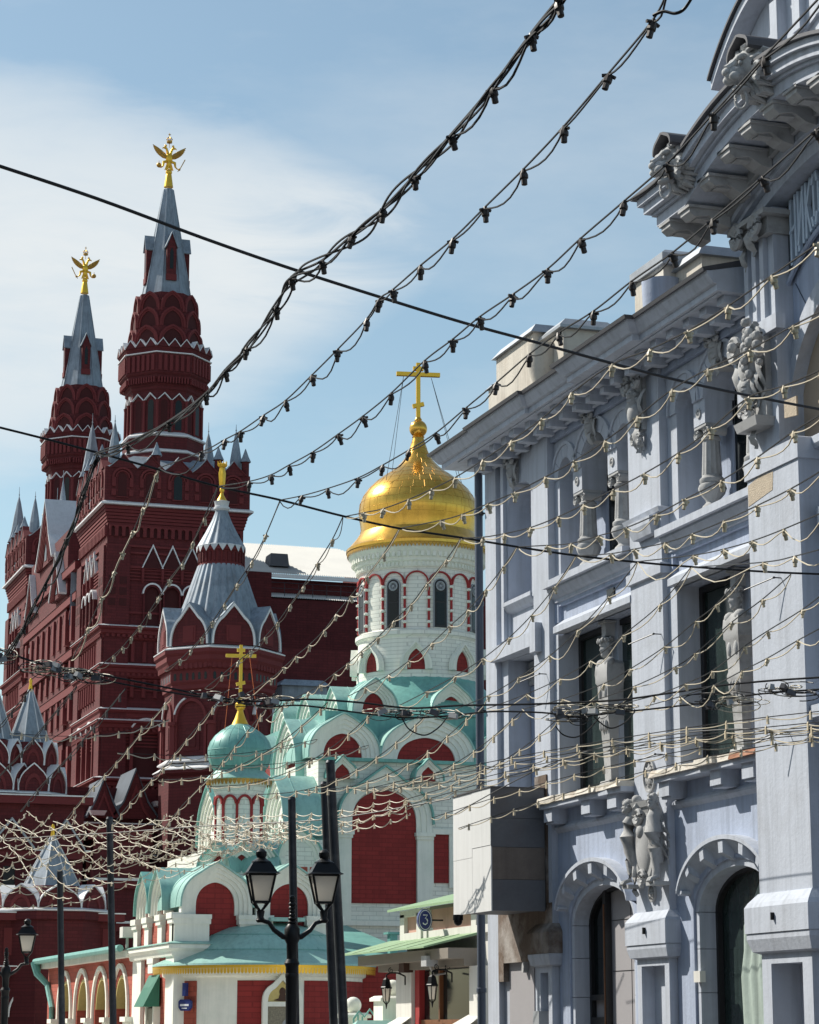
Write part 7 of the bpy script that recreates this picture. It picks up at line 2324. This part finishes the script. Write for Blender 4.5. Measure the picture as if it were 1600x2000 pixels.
def street_lamp(x, y, zl, label, rz):
    t = thing('street_lamp', label, 'street lamp', (x, y, 0), rz, 'black twin-lantern street lamps')
    pr = [(0.30, 0), (0.30, 0.1), (0.22, 0.2), (0.18, 0.8), (0.12, 0.9), (0.10, 1.4), (0.085, 1.5), (0.095, 2.6), (0.12, 2.66), (0.09, 2.72), (0.085, zl - 1.0), (0.10, zl - 0.95), (0.10, zl - 0.9), (0.075, zl - 0.85), (0.085, zl - 0.45), (0.12, zl - 0.38), (0.12, zl - 0.22), (0.07, zl - 0.15)]
    part('post', MB().lathe(pr, 0, 0, 16), M_BLACK, t, R(40), True)
    fn = MB()
    z = zl - 0.15
    for k, r in enumerate((0.075, 0.068, 0.055, 0.05, 0.058, 0.06, 0.045)):
        fn.lathe([(r * 0.7, z), (r, z + 0.02), (r, z + 0.035), (r * 0.7, z + 0.055)], 0, 0, 14)
        z += 0.055
    fn.ball((0, 0, z + 0.01), 0.045, 10, 8)
    part('post_finial', fn, M_BLACK, t, True, True)
    for s in (-1, 1):
        part('arm', MB().tube([(0, 0, zl - 0.36), (s * 0.14, 0, zl - 0.34), (s * 0.28, 0, zl - 0.24), (s * 0.36, 0, zl - 0.13), (s * 0.49, 0, zl - 0.09)], [0.05, 0.042, 0.036, 0.034, 0.034], 8), M_BLACK, t, True, True)
        lantern(t, s * 0.49, zl + 0.17)
    return t


c = at(571, 1790, 38.0)
street_lamp(c.x, c.y, 3.40, 'twin-lantern black street lamp in front of the church apse', -PHI * 0.75 + R(6))
c = at(12, 1885, 62)
street_lamp(c.x, c.y, 3.40, 'twin-lantern black street lamp at the left edge', -PHI * 0.8 + R(4))

# ------------------------------------------------------------------ poles that carry the cables
def pole(px0, py0, px1, d, r, label):
    r *= 0.88
    top, bot = at(px0, py0, d), at(px1, 2000, d)
    k = (top.z) / (top.z - bot.z)
    foot = top + (bot - top) * k
    t = thing('cable_pole', label, 'pole', (foot.x, foot.y, 0), 0, 'dark steel cable poles')
    q = top - foot
    part('shaft', MB().tube([(0, 0, 0), tuple(q)], [r * 1.05, r * 0.95], 12), M_POLE, t, R(50), True)
    part('cap', MB().tube([tuple(q), tuple(q + Vector((0, 0, 0.05)))], [r * 1.06, r * 0.8], 12), M_POLE, t, R(50), True)
    return t


pole(645, 1490, 671, 47.0, 0.105, 'leaning steel pole with the highest top by the church niche')
pole(634, 1532, 652, 47.6, 0.095, 'slightly shorter steel pole just left of the tallest pole')
pole(570, 1562, 577, 44.0, 0.085, 'steel pole rising behind the twin-lantern lamp')
pole(214, 1600, 221, 56.0, 0.09, 'steel pole between the museum turrets and the church')
pole(117, 1705, 121, 58.0, 0.085, 'short steel pole in front of the museum vestibule')

# ------------------------------------------------------------------ overhead cables and strings of lamps
def cat3(P, per=6):
    """smooth curve through points"""
    out_ = []
    n = len(P)
    for i in range(n - 1):
        p0, p1, p2, p3 = P[max(i - 1, 0)], P[i], P[i + 1], P[min(i + 2, n - 1)]
        for k in range(per):
            t = k / per
            out_.append(0.5 * ((2 * p1) + (p2 - p0) * t + (2 * p0 - 5 * p1 + 4 * p2 - p3) * t * t + (3 * p1 - p0 - 3 * p2 + p3) * t ** 3))
    out_.append(P[-1])
    return out_


SD = [0.72]            # the near strings hang low over the street


def path3(pts, d0, d1):
    d0, d1 = d0 * SD[0], d1 * SD[0]
    n = len(pts)
    acc = [0.0]
    for i in range(1, n):
        acc.append(acc[-1] + math.hypot(pts[i][0] - pts[i - 1][0], pts[i][1] - pts[i - 1][1]))
    T = acc[-1]
    return [at(p[0], p[1], 1.0 / (1.0 / d0 + (1.0 / d1 - 1.0 / d0) * a / T)) for p, a in zip(pts, acc)]


def cable(name, label, cat_, pts, d0, d1, r, m=None, group=None):
    P = cat3(path3(pts, d0, d1), 6)
    o = part(name, MB().tube(P, r * SD[0], 6), m or M_WIRE, None, True)
    return tag(o, label, cat_, group)


def resample(P, step, start=0.0):
    out_ = []
    need = start
    for a, b in zip(P[:-1], P[1:]):
        L_ = (b - a).length
        while need <= L_:
            out_.append(a + (b - a) * (need / L_))
            need += step
        need -= L_
    return out_


def socket_mesh(m, r=0.028, h=0.12):
    s = MB().lathe([(0.012, -h), (0.024, -h + 0.005), (0.024, -h + 0.05), (0.034, -h + 0.06), (0.034, -0.03), (0.024, -0.01), (0.014, 0.02)], 0, 0, 8)
    s.tube([(-0.05, 0, -0.015), (0, 0, 0.0), (0.05, 0, -0.015)], 0.014, 5)
    me = s.mesh('lamp_socket', True)
    me.materials.append(m)
    return me


SOCK_L, SOCK_D = socket_mesh(M_SOCK), socket_mesh(M_SOCKD)
NSTR = [0]


def light_string(label, pts, d0, d1, step=0.72, wire=0.0085, cord=0.0082, cm=None, dark=False, single=True, sag=0.09, jitter=0.02, group='strings of lamps over the street', wirem=None, extra=0, scale=1.0, knots=False):
    """steel wire with a looping flex tied to it at every lamp socket"""
    cm = cm or (M_WIRE if dark else M_CORD)
    wire, cord, sag, scale, step = wire * SD[0], cord * SD[0], sag * SD[0], scale * SD[0], step * SD[0]
    P = cat3(path3(pts, d0, d1), 8)
    K = path3(pts, d0, d1)[1:-1] if knots else resample(P, step, step * 0.35 + random.uniform(0, 0.1))
    t = thing('light_string', label, 'light string', tuple(P[0]), 0, group)
    if wire:
        part('wire', MB().tube(P, wire, 5), wirem or M_WIRE, t, True)
    q = MB()
    ends = [P[0]] + K + [P[-1]]
    path = []
    for a, b in zip(ends[:-1], ends[1:]):
        L_ = (b - a).length
        sg = (sag * min(1.0, L_ / step) if not knots else 0.085 * L_) * random.uniform(0.35, 1.5)
        sd = random.uniform(-jitter, jitter)
        sk = random.uniform(0.35, 0.65)
        for k in range(6):
            u = k / 6
            w = math.sin(PI * (u ** (math.log(0.5) / math.log(sk))))
            path.append(a + (b - a) * u + Vector((sd * w, 0, -0.012 - sg * w)))
    path.append(ends[-1])
    q.tube(path, cord, 5)
    part('flex', q, cm, t, True)
    for e in range(extra):
        q = MB()
        ph = random.uniform(0, 6)
        am = 0.018 + 0.012 * e
        q.tube([p + Vector((am * math.sin(i * 0.31 + ph), 0, am * 0.8 * math.cos(i * 0.23 + ph) - 0.02)) for i, p in enumerate(P)], 0.0075, 5)
        part('spare_cable', q, M_WIRE, t, True)
    me = SOCK_D if dark else SOCK_L
    if single:
        for p in K:
            o = inst('lamp_socket', me, t, tuple(p - P[0] + Vector((0, 0, -0.012))), random.uniform(0, PI), (scale,) * 3)
            o.rotation_euler = (random.uniform(-0.25, 0.25), random.uniform(-0.3, 0.3), random.uniform(0, PI))
    else:
        q = MB()
        for p in K:
            s = scale
            q.add([tuple(p + Vector(v)) for v in ((0.022 * s, 0, 0), (-0.011 * s, 0.019 * s, 0), (-0.011 * s, -0.019 * s, 0), (0.026 * s, 0, -0.10 * s), (-0.013 * s, 0.022 * s, -0.10 * s), (-0.013 * s, -0.022 * s, -0.10 * s), (0, 0, 0.03 * s))],
                  [(0, 1, 4, 3), (1, 2, 5, 4), (2, 0, 3, 5), (3, 4, 5), (0, 6, 1), (1, 6, 2), (2, 6, 0)])
        part('lamp_sockets', q, M_SOCKD if dark else M_SOCK, t, False, False, None, 'stuff')
    return t


# carrying cables across the street
D1 = lambda px: 23.0 + 8.5 * px / 1600.0
D2 = lambda px: 31.5 + 3.0 * px / 1600.0
C1 = [(-20, 318), (190, 388), (400, 466), (570, 525), (742, 580), (905, 630), (1045, 668), (1190, 708), (1330, 744), (1460, 772), (1620, 803)]
C2 = [(-20, 830), (100, 860), (190, 884), (310, 917), (425, 950), (545, 976), (670, 1008), (780, 1032), (900, 1050), (1010, 1068), (1125, 1085), (1245, 1098), (1350, 1107), (1500, 1117), (1620, 1122)]
cable('carrying_cable', 'taut black carrying cable across the sky, the upper one', 'cable', C1, D1(-20), D1(1620), 0.018, None, 'cables across the street')
cable('carrying_cable', 'black carrying cable crossing the museum tower and gold dome', 'cable', C2, D2(-20), D2(1620), 0.016, None, 'cables across the street')

UP = [
    ('thick black cable bundle with lamp sockets crossing the upper sky', [(1104, -18), (1090, 0), (1038, 65), (962, 168), (882, 262), (810, 342), (750, 405), (690, 457), (630, 508), (570, 540), (540, 598), (482, 678), (440, 722), (402, 768), (330, 822), (250, 866), (190, 886)], 15, 31.8, dict(dark=True, extra=3, wire=0.012, cord=0.010)),
    ('black string of lamps second from the thick bundle', [(1305, -20), (1276, 38), (1190, 142), (1102, 246), (1023, 330), (948, 404), (885, 466), (822, 518), (768, 565), (742, 583), (717, 622), (660, 682), (610, 732), (558, 782), (515, 811), (470, 842), (440, 858), (395, 882), (310, 914)], 15, 32.1, dict(dark=True)),
    ('black string of lamps passing the first lion mask', [(1620, -25), (1494, 110), (1395, 220), (1305, 317), (1220, 392), (1135, 465), (1070, 525), (1003, 574), (938, 618), (885, 662), (830, 704), (765, 767), (710, 812), (662, 847), (612, 882), (565, 908), (530, 927), (487, 940), (425, 950)], 15, 32.3, dict(dark=True)),
    ('string of lamps crossing the curved pediment and the gold cross', [(1620, 232), (1596, 252), (1491, 344), (1392, 428), (1314, 493), (1234, 549), (1160, 607), (1091, 650), (1035, 691), (970, 747), (911, 796), (852, 845), (800, 878), (748, 908), (700, 933), (640, 954), (590, 968), (545, 977)], 17, 32.5, dict(dark=True)),
    ('pale string of lamps ending over the top of the gold dome', [(1620, 462), (1600, 474), (1509, 537), (1424, 596), (1345, 645), (1270, 682), (1197, 711), (1117, 767), (1059, 817), (1000, 860), (944, 898), (890, 932), (844, 955), (799, 975), (750, 993), (712, 1001), (672, 1009)], 20, 32.8, {}),
    ('pale string of lamps through the keystone mask beside the big arch', [(1620, 600), (1551, 635), (1466, 682), (1384, 720), (1314, 760), (1246, 813), (1183, 860), (1122, 900), (1066, 931), (1007, 961), (955, 983), (904, 1004), (862, 1016), (780, 1032)], 22, 33.0, {}),
    ('pale string of lamps crossing the cherub console', [(1620, 715), (1532, 753), (1464, 775), (1391, 835), (1326, 884), (1260, 924), (1199, 956), (1141, 985), (1091, 1009), (1037, 1030), (986, 1042), (944, 1049), (900, 1051)], 23, 33.2, {}),
    ('pale string of lamps crossing the fruit cartouche foot', [(1620, 800), (1551, 842), (1480, 893), (1410, 938), (1340, 974), (1284, 1004), (1225, 1030), (1171, 1046), (1117, 1061), (1070, 1065), (1010, 1068)], 24, 33.4, {}),
    ('pale string of lamps just under the arcade colonettes', [(1620, 910), (1546, 954), (1480, 987), (1415, 1017), (1354, 1042), (1300, 1060), (1241, 1072), (1195, 1081), (1125, 1086)], 25, 33.6, {}),
    ('pale string of lamps along the right pilaster patch', [(1620, 995), (1532, 1033), (1471, 1056), (1415, 1072), (1356, 1084), (1245, 1097)], 26, 33.8, {}),
    ('short pale string of lamps at the right edge above the bust', [(1620, 1068), (1553, 1086), (1492, 1098), (1350, 1108)], 27, 34.0, {}),
]
for (lab, pts, d0, d1, kw) in UP:
    light_string(lab, pts, d0, d1, knots=True, **kw)
lp_ = [(1276, 30), (1296, 22), (1318, 26), (1336, 18), (1352, -5)]
cable('loose_lead', 'loose black lead curling at the top edge', 'cable', lp_, 15.2, 15.0, 0.011)

DOWN = [
    ('thick black cable falling along the left museum tower', [(190, 886), (165, 965), (130, 1050), (90, 1140), (45, 1225), (8, 1282)], 31.8, 40, dict(dark=True, extra=3, wire=0.012, cord=0.010)),
    ('black string of lamps down the left part of the near tower', [(310, 916), (305, 925), (280, 990), (261, 1036), (240, 1078), (224, 1115), (200, 1165), (172, 1225), (140, 1290)], 32.1, 41, dict(dark=False)),
    ('string of lamps running down beside the gilt finial', [(425, 952), (399, 1011), (378, 1057), (357, 1098), (332, 1131), (311, 1165), (292, 1195), (275, 1221), (257, 1243), (240, 1263), (222, 1280), (190, 1305)], 32.3, 41, {}),
    ('string of lamps down the fluted tent roof', [(546, 980), (520, 1043), (493, 1095), (464, 1139), (439, 1178), (416, 1213), (395, 1244), (374, 1267), (353, 1287), (322, 1310)], 32.5, 41, {}),
    ('string of lamps from the white roof to the turret wall', [(670, 1009), (650, 1052), (621, 1099), (594, 1143), (568, 1180), (543, 1215), (518, 1244), (492, 1270), (467, 1290), (434, 1318), (400, 1345)], 32.8, 42, {}),
    ('string of lamps falling left of the gold dome skirt', [(780, 1033), (750, 1081), (717, 1125), (686, 1163), (657, 1199), (634, 1230), (605, 1259), (579, 1281), (556, 1302), (530, 1325), (470, 1362)], 33, 43, {}),
    ('string of lamps across the left drum window', [(900, 1052), (873, 1092), (835, 1138), (804, 1179), (770, 1212), (739, 1244), (706, 1272), (681, 1295), (654, 1315), (626, 1337), (603, 1351), (572, 1365), (552, 1378), (520, 1405)], 33.2, 44, {}),
    ('string of lamps across the right drum window', [(1010, 1068), (985, 1105), (950, 1150), (915, 1190), (880, 1222), (845, 1255), (800, 1290), (760, 1318), (715, 1342), (680, 1360)], 33.4, 44, {}),
    ('string of lamps over the corner bay of the blue house', [(1125, 1086), (1085, 1145), (1040, 1200), (995, 1245), (945, 1285), (890, 1320), (835, 1350), (780, 1378)], 33.6, 44, {}),
    ('string of lamps over the lintel of the blue corner window', [(1245, 1098), (1190, 1165), (1130, 1230), (1075, 1280), (1015, 1322), (955, 1358), (890, 1385)], 33.8, 44, {}),
    ('string of lamps over the first bust', [(1350, 1108), (1290, 1180), (1218, 1240), (1155, 1290), (1095, 1325), (1030, 1355), (950, 1385)], 34, 44, {}),
    ('string of lamps between the two busts', [(1455, 1118), (1400, 1180), (1360, 1212), (1300, 1262), (1232, 1306), (1180, 1335), (1100, 1365), (1020, 1385)], 33, 43, {}),
    ('string of lamps beside the second bust', [(1545, 1122), (1490, 1170), (1430, 1215), (1360, 1275), (1320, 1302), (1240, 1340), (1160, 1368), (1085, 1385)], 32, 42, {}),
    ('string of lamps from the right edge past the second bust', [(1620, 1150), (1568, 1190), (1500, 1232), (1455, 1262), (1392, 1310), (1340, 1335), (1280, 1358), (1200, 1378)], 31, 41, {}),
    ('string of lamps at the right edge above the tangle', [(1620, 1218), (1560, 1250), (1500, 1285), (1450, 1310), (1395, 1338), (1330, 1360), (1260, 1380)], 30, 40, {}),
]
for (lab, pts, d0, d1, kw) in DOWN:
    if 'dark' not in kw and pts[0][0] < 1000:
        kw = dict(kw, cm=M_CORDD if pts[0][0] < 700 else M_CORD)
    light_string(lab, pts, d0, d1, knots=True, scale=0.85, cord=(0.0065 if pts[0][0] < 700 else 0.0085) if 'dark' not in kw else 0.012, **{k: v for k, v in kw.items() if k != 'cord'})

# third carrying cable with the tangle of leads hanging from it
C3 = [(-20, 1262), (20, 1276), (90, 1300), (165, 1312), (260, 1330), (350, 1348), (420, 1362), (500, 1370), (600, 1366), (700, 1372), (800, 1383), (900, 1378), (1050, 1375), (1200, 1368), (1300, 1355), (1400, 1340), (1500, 1330), (1620, 1322)]
C3b = [(40, 1285), (165, 1318), (230, 1334), (330, 1352), (440, 1368), (520, 1380), (590, 1378), (700, 1392), (790, 1402), (880, 1398), (960, 1390), (1060, 1392), (1130, 1400), (1200, 1392), (1280, 1384), (1380, 1372), (1480, 1356), (1620, 1345)]
cable('carrying_cable', 'black carrying cable of the tangle in front of the small cross', 'cable', C3, 40, 37.5, 0.017, None, 'cables across the street')
cable('carrying_cable', 'second sagging cable of the tangle below the first', 'cable', C3b, 40.2, 37.7, 0.015, None, 'cables across the street')


def tangle(label, cx, cy, d, n, w, h, seed):
    rnd = random.Random(seed)
    d *= SD[0]
    t = thing('cable_tangle', label, 'cable tangle', tuple(at(cx, cy, d)), 0, 'knots of spare cable')
    for k in range(int(n * 0.7)):
        a, b = rnd.uniform(-w, w), rnd.uniform(-h, h) * 0.8
        pts = []
        ph = rnd.uniform(0, 2 * PI)
        rx, ry = rnd.uniform(8, 0.9 * w + 8), rnd.uniform(2, 0.8 * h + 2)
        turns = rnd.uniform(0.5, 1.3)
        for i in range(14):
            an = ph + 2 * PI * turns * i / 13
            pts.append((cx + a + rx * math.cos(an), cy + b + ry * math.sin(an)))
        P = [at(p[0], p[1], d + rnd.uniform(-0.1, 0.1)) for p in pts]
        part('loop', MB().tube(cat3(P, 3), rnd.uniform(0.004, 0.007), 5), M_CORD if k % 3 == 0 else M_WIRE, t, True)
    for k in range(max(1, n // 5)):
        p = at(cx + rnd.uniform(-w, w), cy + rnd.uniform(-h, h) * 0.6, d - 0.1)
        m_ = MB()
        m_.M = Matrix.Translation(p) @ Matrix.Rotation(rnd.uniform(-0.5, 0.5), 4, 'Y') @ Matrix.Rotation(rnd.uniform(0, PI), 4, 'Z')
        m_.taper(-0.055, 0.055, -0.03, 0.03, -0.028, 0.03, 0.008)
        part('junction_box', m_, M_GREYP if k % 2 else M_FLASH, t)
    return t


tangle('knot of black cables before the left tower at the picture edge', 12, 1282, 39.8, 12, 18, 14, 1)
tangle('big dark knot of cables left of the tower corner', 85, 1305, 39.7, 22, 30, 12, 2)
tangle('knot of cables with grey boxes on the tower corner', 165, 1318, 39.6, 22, 34, 12, 3)
tangle('loose cables round the foot of the small cross', 440, 1362, 39.3, 16, 42, 14, 4)
tangle('looped leads and boxes right of the small cross', 520, 1368, 39.2, 14, 30, 14, 5)
tangle('leads and white box on the church upper gables', 770, 1392, 39.0, 14, 36, 10, 6)
tangle('leads on the right church gable near the downpipe', 860, 1395, 38.8, 12, 36, 10, 7)
tangle('white box and leads before the first bust', 1120, 1395, 38.4, 18, 40, 14, 8)
tangle('leads crossing the first bust pedestal', 1190, 1388, 38.2, 14, 34, 12, 9)
tangle('leads crossing the second bust pedestal', 1420, 1372, 37.9, 18, 50, 14, 10)
tangle('dark knot of cables on the right pilaster', 1535, 1350, 37.7, 18, 40, 14, 11)
for (lab, pts) in (('drooping black lead below the small boxes at the first bust', [(1085, 1418), (1100, 1435), (1125, 1440), (1150, 1425), (1172, 1400)]),
                   ('drooping black lead under the second bust tangle', [(1160, 1400), (1190, 1422), (1220, 1412), (1240, 1390)]),
                   ('black lead drooping over the great church gable', [(785, 1402), (800, 1425), (830, 1436), (858, 1420), (875, 1398)])):
    cable('drooping_lead', lab, 'cable', pts, 38.5, 38.5, 0.012, None, 'drooping leads')

# strings beyond the third cable: long shallow lines to the right, a dense net to the left
random.seed(21)
ordn = ['first', 'second', 'third', 'fourth', 'fifth', 'sixth', 'seventh', 'eighth', 'ninth', 'tenth', 'eleventh', 'twelfth', 'thirteenth', 'fourteenth']
for k in range(6):
    y1 = 1390 + 12 * k + random.uniform(-4, 4)
    y0 = 1540 + 13 * k + random.uniform(-6, 6)
    x0 = 700 + 40 * k + random.uniform(-20, 20)
    pts = []
    for i in range(8):
        t = i / 7
        x = 1620 - (1620 - x0) * t
        y = y1 + (y0 - y1) * (0.42 * t + 0.58 * t * t) + 8 * math.sin(3 * t + k)
        pts.append((x, y))
    light_string(['uppermost', 'second', 'third', 'fourth', 'fifth', 'lowest'][k] + ' of the long shallow lamp strings between casing and right edge',
                 pts, 31, 42, step=0.95, wire=0.007, cord=0.008, sag=0.05, single=False, scale=0.95, wirem=M_WIRE)
steep = [(640, 1372), (735, 1385), (830, 1400), (925, 1392), (1020, 1388), (1110, 1385)]
for k, (x, y) in enumerate(steep):
    pts = [(x, y), (x - 70, y + 62), (x - 140, y + 108), (x - 205, y + 135), (x - 265, y + 148), (x - 330, y + 152)]
    light_string(ordn[k] + ' from the left of the strings sagging across the church gables', pts, 39, 47, step=1.0, wire=0.008, cord=0.009, sag=0.06, single=False, scale=1.1)
mid = [(60, 1345), (150, 1340), (245, 1345), (335, 1360), (425, 1372), (520, 1385)]
for k, (x, y) in enumerate(mid):
    pts = [(x, y), (x - 62, y + 75), (x - 110, y + 132), (x - 165, y + 190), (x - 205, y + 240)]
    light_string(ordn[k] + ' from the left of the strings falling before the museum walls', pts, 41, 52, step=1.2, wire=0.009, cord=0.008, sag=0.06, dark=(k < 3), single=False, scale=1.1)
# horizontal scallops over the museum front and small cupola
for k, (xa, ya, xb, yb) in enumerate(((20, 1432, 330, 1440), (230, 1470, 620, 1478), (330, 1490, 720, 1490))):
    pts = [(xa, ya), (xa + (xb - xa) * 0.33, ya + 6), (xa + (xb - xa) * 0.66, (ya + yb) / 2 - 4), (xb, yb - 34)]
    light_string(ordn[k] + ' scalloped pale string in the gap between museum and church', pts, 46, 48, step=0.55, wire=0.006, cord=0.010, sag=0.06, single=False, scale=1.1)
SD[0] = 1.0
# the dense net far down the street: slanting strands and level ones
NK = dict(wire=0.0, cord=0.0095, jitter=0.05, single=False, scale=0.85, group='net of far lamp strings')
rn = random.Random(5)


def wob(pts, a=4):
    return [(x + rn.uniform(-a, a), y + rn.uniform(-a, a)) for x, y in pts]


for k in range(14):
    xs = -40 + 43 * k + rn.uniform(-14, 14)
    lo = 1748 - 10 * k + rn.uniform(-12, 12)
    pts = wob([(xs - 30, 1588 + rn.uniform(-6, 14)), (xs + 22, 1625), (xs + 66, 1660 - 2 * k), (xs + 118, lo - 18), (xs + 180, lo)])
    light_string(ordn[k] + ' from the left of the net strings slanting down to the right', pts, 62, 54, step=rn.uniform(0.45, 0.8), sag=0.03, cm=M_CORDT if k % 2 else M_CORD, **NK)
for k in range(12):
    xs = -10 + 50 * k + rn.uniform(-14, 14)
    pts = wob([(xs + 75, 1590 + rn.uniform(-6, 12)), (xs + 24, 1636), (xs - 35, 1684 - 3 * k), (xs - 92, 1726 - 6 * k)])
    light_string(ordn[k] + ' from the left of the net strings slanting down to the left', pts, 61, 55, step=rn.uniform(0.45, 0.75), sag=0.09, cm=M_CORDT if k % 3 else M_CORD, **NK)
for k in range(9):
    y = 1600 + 18 * k
    pts = wob([(-20, y + 14), (70, y + 22 - 6 * (k % 2)), (160, y + 8), (250, y + 12 - 4 * k), (340, y - 5 * k), (430, y - 9 * k + 8), (500, y - 12 * k), (575, y - 15 * k)], 6)
    light_string(ordn[k] + ' from the top of the level strings of the far net', pts, 60, 54, step=rn.uniform(0.5, 0.7), sag=0.075, **NK)
for k in range(5):
    y = 1580 + 11 * k
    pts = wob([(400, y + 16), (520, y + 12), (640, y + 4), (730, y - 9 - 2 * k), (800, y - 22 - 4 * k)])
    light_string(ordn[k] + ' from the top of the strings sagging past the tall poles', pts, 54, 47, step=0.6, sag=0.06, **NK)
cable('carrying_cable', 'thin far cable at the level of the net', 'cable', [(-20, 1640), (200, 1628), (420, 1612), (640, 1600), (880, 1560)], 60, 46, 0.012, None, 'cables across the street')
cable('carrying_cable', 'thin cable from the casing up to the right pilaster hook', 'cable', [(870, 1600), (1080, 1490), (1280, 1440), (1440, 1424), (1528, 1431)], 46, 33.5, 0.010, None, 'cables across the street')

# wall hooks of the cables with short chains
for (px, py, d, lab) in ((1277, 1238, 38.9, 'cable hook on the middle blue pilaster'), (1054, 1316, 43.6, 'cable hook on the corner blue pilaster'), (1512, 1128, 33.2, 'upper cable hook on the right blue pilaster'), (1528, 1431, 33.4, 'lower cable hook on the right blue pilaster'), (1280, 1473, 38.9, 'cable hook just above the oval relief')):
    r_ = ray(px, py)
    p0 = Vector((16.86, r_.y * 16.86 / r_.x, CZ + r_.z * 16.86 / r_.x)) if px < 1450 else Vector((16.58, r_.y * 16.58 / r_.x, CZ + r_.z * 16.58 / r_.x))
    t = thing('wall_hook', lab, 'hook', tuple(p0), 0, 'cable hooks on the blue house')
    part('rod', MB().tube([(17.02, p0.y, p0.z), (p0.x - 0.02, p0.y, p0.z)], 0.010, 6).ball(tuple(p0), 0.02, 8, 6), M_BLACK, t)
    q = p0 + Vector((-0.25, 0.5, -0.12))
    part('turnbuckle', MB().tube([tuple(p0), tuple(q)], 0.010, 6), M_BLACK, t)
